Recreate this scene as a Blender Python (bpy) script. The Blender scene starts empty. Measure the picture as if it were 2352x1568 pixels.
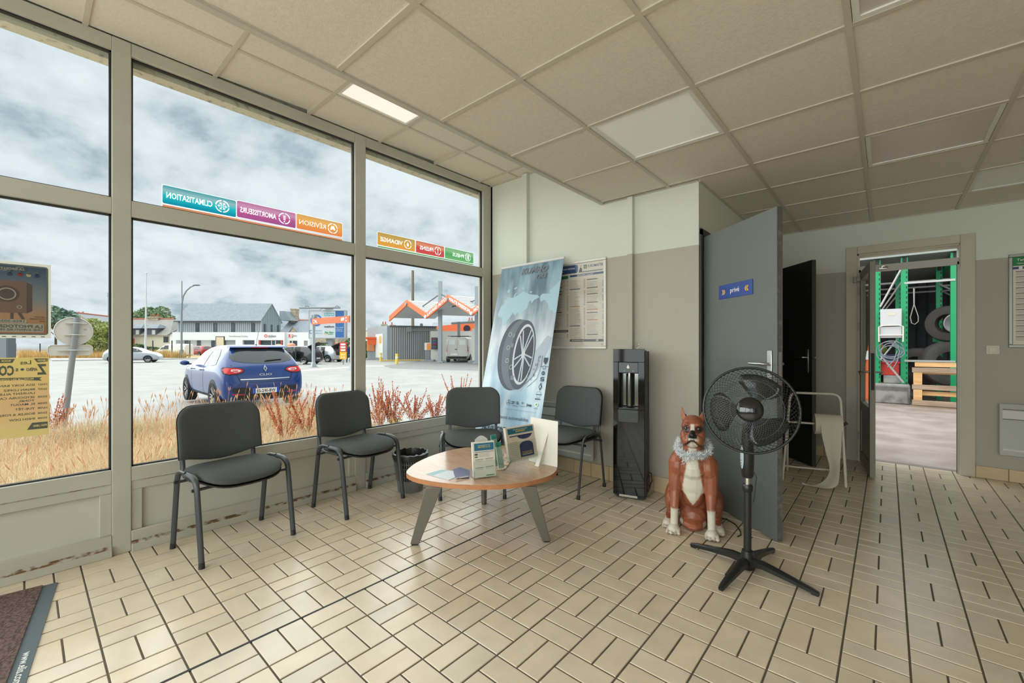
import bpy, bmesh, math, random
import numpy as np
from mathutils import Vector, Matrix, noise as mnoise
from mathutils.bvhtree import BVHTree
PI = math.pi
R = math.radians
random.seed(7)
scene = bpy.context.scene
COL = scene.collection

# ---------------------------------------------------------------- camera, sky, sun, exposure
FPX, U0, V0, CH = 982.3, 1176.0, 793.0, 1.2     # focal length in pixels, principal column, horizon row, eye height
YAW = R(41.26)
FW = Vector((-math.sin(YAW), math.cos(YAW), 0)); RT = Vector((math.cos(YAW), math.sin(YAW), 0))
cam_d = bpy.data.cameras.new('camera'); cam = bpy.data.objects.new('camera', cam_d); COL.objects.link(cam)
cam_d.sensor_fit = 'HORIZONTAL'; cam_d.sensor_width = 36; cam_d.lens = 36*FPX/2352
cam_d.shift_y = (V0-784)/2352; cam_d.clip_start = .02; cam_d.clip_end = 600
cam.location = (0, 0, CH); cam.rotation_euler = (PI/2, 0, YAW)
scene.camera = cam
vs = scene.view_settings
vs.view_transform = 'Standard'; vs.look = 'None'; vs.gamma = 1.0; vs.use_curve_mapping = False
vs.exposure = 0.08
scene.display_settings.display_device = 'sRGB'
cy = scene.cycles
cy.max_bounces = 10; cy.diffuse_bounces = 6; cy.glossy_bounces = 4; cy.transmission_bounces = 8
cy.transparent_max_bounces = 24; cy.caustics_reflective = False; cy.caustics_refractive = False
cy.sample_clamp_indirect = 6

def lin(c):
    return tuple(((x/255)/12.92 if x/255 <= .04045 else ((x/255+.055)/1.055)**2.4) for x in c)

world = bpy.data.worlds.new('cloudy_sky'); scene.world = world; world.use_nodes = True
nt = world.node_tree; nt.nodes.clear(); N = nt.nodes.new; L_ = nt.links.new
tc = N('ShaderNodeTexCoord'); sp = N('ShaderNodeSeparateXYZ'); L_(tc.outputs['Generated'], sp.inputs[0])
def wm(op, a, b=None, c=None):
    n = N('ShaderNodeMath'); n.operation = op
    for i, x in enumerate((a, b, c)):
        if x is None: continue
        if isinstance(x, (int, float)): n.inputs[i].default_value = x
        else: L_(x, n.inputs[i])
    return n.outputs[0]
zc = wm('MAXIMUM', sp.outputs[2], 0.0); den = wm('ADD', zc, .34)
cx_ = wm('DIVIDE', sp.outputs[0], den); cy_ = wm('DIVIDE', sp.outputs[1], den)
cb = N('ShaderNodeCombineXYZ'); L_(cx_, cb.inputs[0]); L_(cy_, cb.inputs[1])
n1 = N('ShaderNodeTexNoise'); n1.inputs['Scale'].default_value = 2.3; n1.inputs['Detail'].default_value = 9; n1.inputs['Roughness'].default_value = .56; n1.inputs['Distortion'].default_value = .35
n2 = N('ShaderNodeTexNoise'); n2.inputs['Scale'].default_value = 7.5; n2.inputs['Detail'].default_value = 6; n2.inputs['Roughness'].default_value = .6
L_(cb.outputs[0], n1.inputs['Vector']); L_(cb.outputs[0], n2.inputs['Vector'])
mixn = wm('ADD', wm('MULTIPLY', n1.outputs['Fac'], .68), wm('MULTIPLY', n2.outputs['Fac'], .32))
rp = N('ShaderNodeValToRGB'); L_(mixn, rp.inputs[0])
e = rp.color_ramp.elements
e[0].position = .33; e[0].color = (*lin((140, 160, 176)), 1)
e[1].position = .68; e[1].color = (*lin((226, 233, 241)), 1)
for p_, c_ in ((.40, (168, 182, 194)), (.44, (192, 202, 212)), (.49, (208, 216, 225)), (.56, (220, 227, 235))):
    q = e.new(p_); q.color = (*lin(c_), 1)
mx = N('ShaderNodeMix'); mx.data_type = 'RGBA'
hz = N('ShaderNodeMapRange'); L_(sp.outputs[2], hz.inputs[0]); hz.inputs[1].default_value = -.01; hz.inputs[2].default_value = .0
L_(hz.outputs[0], mx.inputs[0]); mx.inputs[6].default_value = (.42, .41, .38, 1); L_(rp.outputs[0], mx.inputs[7])
bg = N('ShaderNodeBackground'); bg.inputs[1].default_value = 1.12; L_(mx.outputs[2], bg.inputs[0])
wo = N('ShaderNodeOutputWorld'); L_(bg.outputs[0], wo.inputs[0])

sun_d = bpy.data.lights.new('veiled_sun', 'SUN'); sun_d.energy = 6.6; sun_d.angle = R(150); sun_d.color = (1, .98, .95)
sun = bpy.data.objects.new('veiled_sun', sun_d); COL.objects.link(sun)
sdir = Vector((.62, .30, -.72))                       # light travels from beyond the shop window into the room
sun.rotation_euler = sdir.to_track_quat('-Z', 'Y').to_euler(); sun.location = (-30, -20, 30)
# fill lamp added behind the camera to brighten the room
fd = bpy.data.lights.new('added_fill_lamp', 'AREA'); fd.shape = 'RECTANGLE'; fd.size = 5.4; fd.size_y = 1.95; fd.energy = 118; fd.color = (.97, .985, 1)
fo = bpy.data.objects.new('added_fill_lamp', fd); COL.objects.link(fo); fo.location = (-.6, -2.72, 1.48); fo.rotation_euler = (R(90), 0, R(0))

# ---------------------------------------------------------------- helpers
def ray(u, v): return FW + RT*((u-U0)/FPX) + Vector((0, 0, (V0-v)/FPX))
def on(u, v, ax, val):                                  # the point of the plane axis=val seen at a pixel of the survey photograph
    d = ray(u, v); o = Vector((0, 0, CH)); return o + d*((val-o[ax])/d[ax])
def at(u, v, dep): return Vector((0, 0, CH)) + ray(u, v)*dep
def yard(l, d, z=0): return FW*d + RT*l + Vector((0, 0, z))

def mat(name, col, rough=.6, metal=0., var=0., vs_=8., bump=0., bs=60., spec=.5, col2=None, cov=(.45, .6), emit=0., alpha=1., coat=0., trans=0.):
    m = bpy.data.materials.new(name); m.use_nodes = True; t = m.node_tree; b = t.nodes['Principled BSDF']
    c = (*lin(col), 1); b.inputs['Base Color'].default_value = c
    b.inputs['Roughness'].default_value = rough; b.inputs['Metallic'].default_value = metal
    b.inputs['Specular IOR Level'].default_value = spec; b.inputs['Coat Weight'].default_value = coat
    b.inputs['Coat Roughness'].default_value = .05
    if alpha < 1: b.inputs['Alpha'].default_value = alpha
    if trans: b.inputs['Transmission Weight'].default_value = trans
    if emit: b.inputs['Emission Color'].default_value = c; b.inputs['Emission Strength'].default_value = emit
    g = t.nodes.new('ShaderNodeNewGeometry')
    if var or col2:
        n = t.nodes.new('ShaderNodeTexNoise'); n.inputs['Scale'].default_value = vs_; n.inputs['Detail'].default_value = 6
        t.links.new(g.outputs['Position'], n.inputs['Vector'])
        r = t.nodes.new('ShaderNodeValToRGB'); t.links.new(n.outputs['Fac'], r.inputs[0])
        if col2: k0, k1 = c, (*lin(col2), 1); r.color_ramp.elements[0].position, r.color_ramp.elements[1].position = cov
        else:
            k0 = tuple(x*(1-var) for x in c[:3])+(1,); k1 = tuple(min(1, x*(1+var)) for x in c[:3])+(1,)
            r.color_ramp.elements[0].position = .3; r.color_ramp.elements[1].position = .7
        r.color_ramp.elements[0].color = k0; r.color_ramp.elements[1].color = k1
        t.links.new(r.outputs[0], b.inputs['Base Color'])
    if bump:
        n = t.nodes.new('ShaderNodeTexNoise'); n.inputs['Scale'].default_value = bs; n.inputs['Detail'].default_value = 3
        t.links.new(g.outputs['Position'], n.inputs['Vector'])
        bp = t.nodes.new('ShaderNodeBump'); bp.inputs['Strength'].default_value = bump; bp.inputs['Distance'].default_value = .004
        t.links.new(n.outputs['Fac'], bp.inputs['Height']); t.links.new(bp.outputs[0], b.inputs['Normal'])
    return m
def attr_mat(name, attr='tint', rough=.5, bump=0., bs=40, spec=.5, sheet=False, var=.0):
    m = bpy.data.materials.new(name); m.use_nodes = True; t = m.node_tree; b = t.nodes['Principled BSDF']
    a = t.nodes.new('ShaderNodeAttribute'); a.attribute_name = attr; src = a.outputs['Color']
    g = t.nodes.new('ShaderNodeNewGeometry')
    if var:
        n = t.nodes.new('ShaderNodeTexNoise'); n.inputs['Scale'].default_value = 9; n.inputs['Detail'].default_value = 7
        t.links.new(g.outputs['Position'], n.inputs['Vector'])
        mr = t.nodes.new('ShaderNodeMapRange'); mr.inputs[1].default_value = .3; mr.inputs[2].default_value = .7; mr.inputs[3].default_value = 1-var; mr.inputs[4].default_value = 1+var
        t.links.new(n.outputs['Fac'], mr.inputs[0])
        v = t.nodes.new('ShaderNodeVectorMath'); v.operation = 'SCALE'; t.links.new(src, v.inputs[0]); t.links.new(mr.outputs[0], v.inputs['Scale']); src = v.outputs[0]
    t.links.new(src, b.inputs['Base Color']); b.inputs['Roughness'].default_value = rough; b.inputs['Specular IOR Level'].default_value = spec
    if bump:
        n = t.nodes.new('ShaderNodeTexNoise'); n.inputs['Scale'].default_value = bs
        t.links.new(g.outputs['Position'], n.inputs['Vector'])
        bp = t.nodes.new('ShaderNodeBump'); bp.inputs['Strength'].default_value = bump; bp.inputs['Distance'].default_value = .003
        t.links.new(n.outputs['Fac'], bp.inputs['Height']); t.links.new(bp.outputs[0], b.inputs['Normal'])
    return m
def glass_mat(name, tint=(245, 250, 248), refl=.5, rough=.02):
    m = bpy.data.materials.new(name); m.use_nodes = True; t = m.node_tree; t.nodes.clear()
    tr = t.nodes.new('ShaderNodeBsdfTransparent'); tr.inputs[0].default_value = (*lin(tint), 1)
    gl = t.nodes.new('ShaderNodeBsdfGlossy'); gl.inputs['Roughness'].default_value = rough
    fr = t.nodes.new('ShaderNodeFresnel'); fr.inputs[0].default_value = 1.45
    mu = t.nodes.new('ShaderNodeMath'); mu.operation = 'MULTIPLY'; mu.inputs[1].default_value = refl; g_ = t.nodes.new('ShaderNodeNewGeometry'); iv = t.nodes.new('ShaderNodeMath'); iv.operation = 'SUBTRACT'; iv.inputs[0].default_value = 1; t.links.new(g_.outputs['Backfacing'], iv.inputs[1]); m0 = t.nodes.new('ShaderNodeMath'); m0.operation = 'MULTIPLY'; t.links.new(fr.outputs[0], m0.inputs[0]); t.links.new(iv.outputs[0], m0.inputs[1]); t.links.new(m0.outputs[0], mu.inputs[0])
    mi = t.nodes.new('ShaderNodeMixShader'); t.links.new(mu.outputs[0], mi.inputs[0]); t.links.new(tr.outputs[0], mi.inputs[1]); t.links.new(gl.outputs[0], mi.inputs[2])
    o = t.nodes.new('ShaderNodeOutputMaterial'); t.links.new(mi.outputs[0], o.inputs[0]); return m
def sheet_mat(name, col, k=.45, grad=None, alpha=1.):
    """a thin printed sheet that daylight shines through; grad = [(pos, colour)...] up the local z range zr"""
    m = bpy.data.materials.new(name); m.use_nodes = True; t = m.node_tree; t.nodes.clear()
    d = t.nodes.new('ShaderNodeBsdfDiffuse'); s = t.nodes.new('ShaderNodeBsdfTranslucent'); mi = t.nodes.new('ShaderNodeMixShader'); mi.inputs[0].default_value = k
    o = t.nodes.new('ShaderNodeOutputMaterial')
    for x in (d, s): x.inputs[0].default_value = (*lin(col), 1)
    if grad:
        z0, z1, st = grad
        g = t.nodes.new('ShaderNodeNewGeometry'); q = t.nodes.new('ShaderNodeSeparateXYZ'); t.links.new(g.outputs['Position'], q.inputs[0])
        mr = t.nodes.new('ShaderNodeMapRange'); mr.inputs[1].default_value = z0; mr.inputs[2].default_value = z1; t.links.new(q.outputs[2], mr.inputs[0])
        r = t.nodes.new('ShaderNodeValToRGB'); t.links.new(mr.outputs[0], r.inputs[0])
        while len(r.color_ramp.elements) < len(st): r.color_ramp.elements.new(.5)
        for el, (p, c) in zip(r.color_ramp.elements, st): el.position = p; el.color = (*lin(c), 1)
        for x in (d, s): t.links.new(r.outputs[0], x.inputs[0])
    t.links.new(d.outputs[0], mi.inputs[1]); t.links.new(s.outputs[0], mi.inputs[2]); out = mi.outputs[0]
    if alpha < 1:
        tr = t.nodes.new('ShaderNodeBsdfTransparent'); m2 = t.nodes.new('ShaderNodeMixShader'); m2.inputs[0].default_value = alpha
        t.links.new(tr.outputs[0], m2.inputs[1]); t.links.new(out, m2.inputs[2]); out = m2.outputs[0]
    t.links.new(out, o.inputs[0]); return m

_mc = {}
def flatm(c, rough=.55):
    k = (tuple(c), rough)
    if k not in _mc: _mc[k] = mat('ink_%d_%d_%d' % tuple(c), c, rough, spec=.3)
    return _mc[k]

class MB:
    def __init__(s): s.v = []; s.f = []
    def add(s, vs_, fs, M=None):
        o = len(s.v)
        s.v += [tuple(M @ Vector(p)) for p in vs_] if M is not None else [tuple(p) for p in vs_]
        s.f += [tuple(i+o for i in f) for f in fs]; return s
    def box(s, x0, x1, y0, y1, z0, z1, M=None):
        return s.add([(x0,y0,z0),(x1,y0,z0),(x1,y1,z0),(x0,y1,z0),(x0,y0,z1),(x1,y0,z1),(x1,y1,z1),(x0,y1,z1)],
                     [(0,3,2,1),(4,5,6,7),(0,1,5,4),(1,2,6,5),(2,3,7,6),(3,0,4,7)], M)
    def prism(s, pts, z0, z1, M=None, holes=False):
        n = len(pts)
        return s.add([(x, y, z0) for x, y in pts]+[(x, y, z1) for x, y in pts],
                     [tuple(range(n-1, -1, -1)), tuple(range(n, 2*n))]+[(i, (i+1) % n, n+(i+1) % n, n+i) for i in range(n)], M)
    def loft(s, rings, cap=True, closed=True, M=None):
        n = len(rings[0]); V = [p for r in rings for p in r]; F = []
        for k in range(len(rings)-1):
            for i in range(n if closed else n-1):
                j = (i+1) % n; F.append((k*n+i, k*n+j, (k+1)*n+j, (k+1)*n+i))
        if cap: F += [tuple(range(n-1, -1, -1)), tuple(range((len(rings)-1)*n, len(rings)*n))]
        return s.add(V, F, M)
    def cyl(s, p0, p1, r0, r1=None, n=14, cap=True):
        r1 = r0 if r1 is None else r1; p0 = Vector(p0); p1 = Vector(p1); d = (p1-p0).normalized()
        a = d.orthogonal().normalized(); b = d.cross(a)
        ring = lambda p, r: [p+a*(r*math.cos(t*2*PI/n))+b*(r*math.sin(t*2*PI/n)) for t in range(n)]
        return s.loft([ring(p0, r0), ring(p1, r1)], cap)
    def tube(s, path, r, n=8, closed=False, flat=None, up=None, cap=True):
        P = [Vector(p) for p in path]; rings = []; m = len(P); ref = Vector(up) if up else None
        for i in range(m):
            if closed: t = P[(i+1) % m]-P[i-1]
            else: t = P[min(i+1, m-1)]-P[max(i-1, 0)]
            t.normalize()
            if up: a = (ref-t*ref.dot(t)); a = a.normalized() if a.length > 1e-4 else t.orthogonal().normalized()
            else:
                a = t.orthogonal().normalized() if i == 0 else (pa-t*pa.dot(t)).normalized(); pa = a
            b = t.cross(a); rr = r[i] if isinstance(r, (list, tuple)) else r
            ra, rb = (rr*flat[0], rr*flat[1]) if flat else (rr, rr)
            rings.append([P[i]+a*(ra*math.cos(k*2*PI/n))+b*(rb*math.sin(k*2*PI/n)) for k in range(n)])
        if closed: rings.append(rings[0]); cap = False
        return s.loft(rings, cap)
    def lathe(s, prof, n=24, M=None, cap=False):
        return s.loft([[(r*math.cos(k*2*PI/n), r*math.sin(k*2*PI/n), z) for k in range(n)] for r, z in prof], cap, True, M)
    def ell(s, c, r, n=14, m=8, M=None):
        c = Vector(c); r = r if isinstance(r, (tuple, list)) else (r, r, r)
        T = Matrix.Translation(c) @ Matrix.Diagonal((*r, 1)); T = (M @ T) if M is not None else T
        V = [(0, 0, -1)]+[(math.sin(PI*k/m)*math.cos(2*PI*i/n), math.sin(PI*k/m)*math.sin(2*PI*i/n), -math.cos(PI*k/m)) for k in range(1, m) for i in range(n)]+[(0, 0, 1)]
        F = [(0, 1+(i+1) % n, 1+i) for i in range(n)]
        for k in range(m-2):
            for i in range(n): F.append((1+k*n+i, 1+k*n+(i+1) % n, 1+(k+1)*n+(i+1) % n, 1+(k+1)*n+i))
        F += [(len(V)-1, 1+(m-2)*n+i, 1+(m-2)*n+(i+1) % n) for i in range(n)]
        return s.add(V, F, T)
    def mesh(s, name, fix=True):
        me = bpy.data.meshes.new(name); me.from_pydata(s.v, [], s.f)
        if fix:
            bm = bmesh.new(); bm.from_mesh(me); bmesh.ops.recalc_face_normals(bm, faces=bm.faces); bm.to_mesh(me); bm.free()
        return me
    def build(s, name, m, parent=None, smooth=None, bevel=0, sub=0, fix=True, seg=2, loc=None):
        me = s.mesh(name, fix)
        if m is not None: me.materials.append(m)
        if smooth is not None:
            me.shade_smooth()
            if smooth < 180: me.set_sharp_from_angle(angle=R(smooth))
        o = bpy.data.objects.new(name, me); COL.objects.link(o)
        if parent is not None: o.parent = parent
        if loc is not None: o.location = loc
        if bevel:
            b = o.modifiers.new('bevel', 'BEVEL'); b.width = bevel; b.segments = seg; b.limit_method = 'ANGLE'; b.angle_limit = R(40)
            if smooth is None: me.shade_smooth(); me.set_sharp_from_angle(angle=R(50))
        if sub: q = o.modifiers.new('sub', 'SUBSURF'); q.levels = sub; q.render_levels = sub
        return o

def tag(o, label=None, cat=None, group=None, kind=None):
    if label: o['label'] = label
    if cat: o['category'] = cat
    if group: o['group'] = group
    if kind: o['kind'] = kind
    return o
def thing(name, label, cat, loc=(0, 0, 0), rz=0., group=None, kind=None):
    o = bpy.data.objects.new(name, None); COL.objects.link(o); o.empty_display_size = .1
    o.location = loc; o.rotation_euler = (0, 0, rz); return tag(o, label, cat, group, kind)
def copy_tree(o, parent=None):
    c = o.copy(); COL.objects.link(c); c.parent = parent
    for ch in [x for x in o.children]: copy_tree(ch, c)
    return c
def bx(name, m, b, parent=None, bevel=0): return MB().box(*b).build(name, m, parent, bevel=bevel)

_tx = {}
def text_geo(s, bold=0.):
    k = (s, bold)
    if k not in _tx:
        cu = bpy.data.curves.new('t', 'FONT'); cu.body = s; cu.size = 1; cu.resolution_u = 2; cu.offset = bold; cu.fill_mode = 'FRONT' if False else 'BOTH'
        ob = bpy.data.objects.new('t', cu); COL.objects.link(ob)
        dg = bpy.context.evaluated_depsgraph_get(); me = bpy.data.meshes.new_from_object(ob.evaluated_get(dg))
        V = [(v.co.x, v.co.y) for v in me.vertices]; F = [tuple(p.vertices) for p in me.polygons]
        bpy.data.objects.remove(ob); bpy.data.curves.remove(cu); bpy.data.meshes.remove(me)
        if V:
            x0 = min(p[0] for p in V); x1 = max(p[0] for p in V); V = [(x-x0, y) for x, y in V]
        else: x0 = x1 = 0
        _tx[k] = (V, F, x1-x0)
    return _tx[k]

class Panel:
    """flat print on a surface: origin o, unit axes ex (reading direction) and ey; each colour becomes one part lying .4 mm proud of the last"""
    def __init__(s, o, ex, ey, n=None, step=.0006, mirror=False):
        s.o = Vector(o); s.ex = Vector(ex); s.ey = Vector(ey); s.n = Vector(n) if n is not None else s.ex.cross(s.ey); s.L = []; s.step = step; s.k = 1
    def layer(s): s.k += 1; return s
    def P(s, x, y): return s.o+s.ex*x+s.ey*y+s.n*(s.step*s.k)
    def poly(s, pts, m, name='print'):
        s._get(m, name).add([s.P(*p) for p in pts], [tuple(range(len(pts)))]); return s
    def _get(s, m, name):
        for a, b, c in s.L:
            if a is m and b == name: return c
        q = MB(); s.L.append((m, name, q)); return q
    def rect(s, x0, y0, x1, y1, m, name='print', r=0):
        if r:
            pts = []
            for cx, cy, a in ((x1-r, y1-r, 0), (x0+r, y1-r, 90), (x0+r, y0+r, 180), (x1-r, y0+r, 270)):
                pts += [(cx+r*math.cos(R(a+t)), cy+r*math.sin(R(a+t))) for t in (0, 30, 60, 90)]
            return s.poly(pts, m, name)
        return s.poly([(x0, y0), (x1, y0), (x1, y1), (x0, y1)], m, name)
    def disc(s, x, y, r, m, name='print', n=20, ry=None, a0=0):
        ry = ry or r; return s.poly([(x+r*math.cos(2*PI*i/n+a0), y+ry*math.sin(2*PI*i/n+a0)) for i in range(n)], m, name)
    def ring(s, x, y, r0, r1, m, name='print', n=28, a=(0, 360), e=1.):
        q = s._get(m, name); A = [R(a[0]+(a[1]-a[0])*i/n) for i in range(n+1)]
        V = [s.P(x+r*math.cos(t)*e, y+r*math.sin(t)) for t in A for r in (r0, r1)]
        q.add(V, [(2*i, 2*i+1, 2*i+3, 2*i+2) for i in range(n)]); return s
    def line(s, p, q, w, m, name='print'):
        a = Vector((*p, 0)); b = Vector((*q, 0)); d = (b-a).normalized(); t = Vector((-d.y, d.x, 0))*(w/2)
        return s.poly([(a+t)[:2], (a-t)[:2], (b-t)[:2], (b+t)[:2]], m, name)
    def text(s, st, x, y, h, m, name='lettering', al='l', w=None, bold=.0, shear=0.):
        V, F, W = text_geo(st, bold); k = h/.7; kx = k if w is None else w/max(W, 1e-6)
        x0 = x-(0 if al == 'l' else W*kx/2 if al == 'c' else W*kx)
        s._get(m, name).add([s.P(x0+a*kx+b*k*shear, y+b*k) for a, b in V], F); return s
    def build(s, parent):
        out = []
        for m, name, q in s.L: out.append(q.build(name, m, parent, fix=False))
        return out

def text_loops(st, h, w=None, bold=.0, al='l'):
    V, F, W = text_geo(st, bold); k = h/.7; kx = k if w is None else w/max(W, 1e-6); cnt = {}
    idx = {}; ids = []
    for a, b in V:
        q = (round(a, 5), round(b, 5)); idx.setdefault(q, len(idx)); ids.append(idx[q])
    pts = list(idx.keys()); nxt = {}
    ed = {}
    for f in F:
        f = [ids[i] for i in f]
        for i in range(len(f)):
            e_ = (f[i], f[(i+1) % len(f)])
            if e_[0] != e_[1]: ed[e_] = ed.get(e_, 0)+1
    for (a, b) in list(ed):
        if (b, a) not in ed: nxt.setdefault(a, []).append(b)
    loops = []
    while nxt:
        a0 = next(iter(nxt)); L = [a0]; a = a0
        for _ in range(2000):
            if a not in nxt: break
            b = nxt[a].pop()
            if not nxt[a]: del nxt[a]
            if b == a0: break
            L.append(b); a = b
        if len(L) > 2: loops.append([(pts[i][0]*kx, pts[i][1]*k) for i in L])
    return loops, W*kx
def area2(L): return sum(L[i][0]*L[(i+1) % len(L)][1]-L[(i+1) % len(L)][0]*L[i][1] for i in range(len(L)))
from mathutils.geometry import tessellate_polygon
def holed(pn, outer, items, m, name='sheet'):
    """a sheet with the lettering cut out of it, so the layer behind shows through; items = (loops, dx, dy)"""
    q = pn._get(m, name); holes = []; isl = []
    for loops, dx, dy in items:
        if not loops: continue
        s0 = 1 if area2(max(loops, key=lambda l: abs(area2(l)))) > 0 else -1
        for l in loops:
            l2 = [(a+dx, b+dy) for a, b in l]; (holes if area2(l)*s0 > 0 else isl).append(l2)
    allp = [outer]+holes; flat = [p for l in allp for p in l]
    T = tessellate_polygon([[Vector((a, b, 0)) for a, b in l] for l in allp])
    q.add([pn.P(*p) for p in flat], [tuple(t) for t in T])
    for l in isl: pn.poly(l, m, name)
def seg_loops(cx, cy, r0, r1, a0, a1, n=8):
    A = [R(a0+(a1-a0)*i/n) for i in range(n+1)]
    return [[(cx+r1*math.cos(t), cy+r1*math.sin(t)) for t in A]+[(cx+r0*math.cos(t), cy+r0*math.sin(t)) for t in A[::-1]]]
def bar_loop(p, q, w):
    a = Vector((*p, 0)); b = Vector((*q, 0)); d = (b-a).normalized(); t = Vector((-d.y, d.x, 0))*(w/2); return [tuple((x)[:2]) for x in (a-t, b-t, b+t, a+t)]
# ---------------------------------------------------------------- the room shell
WX, PY, BY, CZ, SZ = -3.32, 3.43, 5.73, 2.467, 2.965     # window wall, partition, back wall, ceiling, raised ceiling strip
EX = -1.92                                                # where the ceiling steps up
RX = -1.093                                               # return wall with the private door
M = {}
M['frame'] = mat('painted_metal_frame', (188, 186, 175), .42, var=.05, vs_=3)
M['panel'] = mat('painted_panel', (196, 196, 186), .5, var=.05, vs_=2.2, bump=.1, bs=8)
M['rust'] = mat('rusty_seam', (120, 88, 62), .9, col2=(190, 188, 172), cov=(.42, .56), vs_=26)
M['soffit'] = mat('stained_soffit', (212, 208, 196), .9, col2=(140, 138, 130), cov=(.55, .75), vs_=22)
M['seal'] = mat('rubber_seal', (40, 42, 42), .7)
M['pane'] = glass_mat('window_glass', (250, 253, 251), .55)
M['grout'] = mat('dark_grout', (96, 88, 76), .85, var=.15, vs_=30)
M['tile'] = attr_mat('glazed_beige_tile', 'tint', .25, bump=.03, bs=30, spec=.75, var=.06)
M['ctile'] = mat('mineral_ceiling_tile', (220, 214, 203), .95, var=.05, vs_=60, bump=.22, bs=170)
M['grid'] = mat('ceiling_grid_metal', (198, 191, 177), .55)
M['white'] = mat('white_paint', (226, 226, 220), .5)
M['architrave'] = mat('cream_architrave', (196, 190, 172), .5, var=.03)
M['bbtile'] = attr_mat('baseboard_tile_glaze', 'tint', .4, var=.05)
def wallmat():
    m = mat('two_tone_wall', (200, 200, 190), .8, bump=.35, bs=140); t = m.node_tree; b = t.nodes['Principled BSDF']
    g = t.nodes.new('ShaderNodeNewGeometry'); s = t.nodes.new('ShaderNodeSeparateXYZ'); t.links.new(g.outputs['Position'], s.inputs[0])
    q = t.nodes.new('ShaderNodeMath'); q.operation = 'GREATER_THAN'; q.inputs[1].default_value = 1.978; t.links.new(s.outputs[2], q.inputs[0])
    x = t.nodes.new('ShaderNodeMix'); x.data_type = 'RGBA'; t.links.new(q.outputs[0], x.inputs[0])
    x.inputs[6].default_value = (*lin((180, 176, 164)), 1); x.inputs[7].default_value = (*lin((216, 221, 211)), 1)
    t.links.new(x.outputs[2], b.inputs['Base Color']); return m
M['wall'] = wallmat()
M['plaster'] = mat('outside_render', (190, 185, 172), .9, var=.08, vs_=3)

def structure(name, mb, m, parent=None, **k):
    o = mb.build(name, m, parent, **k)
    if parent is None: o['kind'] = 'structure'
    return o

# floor: recessed grout slab and individual tiles laid in pairs, basket weave
floor = structure('floor', MB().box(-3.42, 3.6, -2.6, BY+.2, -.22, -.0035), M['grout'])
MX, MY, X0 = .2005, .2014, -1.94
G = .0034
def tile_mesh(w, d, seed):
    r = random.Random(seed); b = MB(); h = .0035; e = .0018
    b.loft([[(-w/2, -d/2, -h), (w/2, -d/2, -h), (w/2, d/2, -h), (-w/2, d/2, -h)],
            [(-w/2, -d/2, -e), (w/2, -d/2, -e), (w/2, d/2, -e), (-w/2, d/2, -e)],
            [(-w/2+e, -d/2+e, 0), (w/2-e, -d/2+e, 0), (w/2-e, d/2-e, 0), (-w/2+e, d/2-e, 0)]])
    me = b.mesh('tile'); me.materials.append(M['tile']); k = 1+r.uniform(-.055, .055); w_ = r.uniform(-.02, .02)
    c = lin((212, 197, 174)); c = (c[0]*k*(1+w_), c[1]*k, c[2]*k*(1-w_*1.5), 1)
    a = me.color_attributes.new('tint', 'FLOAT_COLOR', 'POINT')
    for x in a.data: x.color = c
    return me
VAR = {o: [tile_mesh(*s, 10*o+i) for i in range(8)] for o, s in ((0, (MX/2-2*G, MY-2*G)), (1, (MX-2*G, MY/2-2*G)))}
spots = []
for i in range(-7, 28):
    for j in range(-13, 29):
        cx, cyy = X0+(i+.5)*MX, (j+.5)*MY
        if cx < WX-.05 or cx > 3.5 or cyy > BY+.12: continue
        if cx < RX-.15 and cyy > PY-.05: continue
        for k in (-.25, .25):
            if (i+j) % 2 == 0: spots.append((cx+k*MX, cyy, 0))
            else: spots.append((cx, cyy+k*MY, 1))
def px_of(p):
    d = p @ FW
    return (U0+FPX*(p @ RT)/d, V0-FPX*(p.z-CH)/d, d) if d > .2 else (-1, -1, -1)
def inframe(x, y):
    u, v, d = px_of(Vector((x, y, 0))); return d > 0 and -60 < u < 2410 and v < 1640, d
order = sorted(spots, key=lambda s: (not inframe(s[0], s[1])[0], inframe(s[0], s[1])[1]))
rest = MB(); tints = []
for n, (x, y, o) in enumerate(order):
    me = VAR[o][(n*5+int(x*7)) % 8]
    if n < 298 and inframe(x, y)[0]:
        t = bpy.data.objects.new('tile', me); COL.objects.link(t); t.parent = floor; t.location = (x, y, random.uniform(-.0004, .0003))
    else:
        a = len(rest.v); rest.add([v.co for v in me.vertices], [tuple(p.vertices) for p in me.polygons], Matrix.Translation((x, y, 0)))
        tints += [tuple(me.color_attributes['tint'].data[0].color)]*(len(rest.v)-a)
ro = rest.build('tile_field', M['tile'], floor, fix=False)
a = ro.data.color_attributes.new('tint', 'FLOAT_COLOR', 'POINT'); a.data.foreach_set('color', np.array(tints, dtype=np.float32).ravel()); ro['kind'] = 'stuff'
bx('expansion_joint', M['seal'], (X0-.006, X0+.006, -2.6, PY-.01, -.003, .0006), floor)

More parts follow.
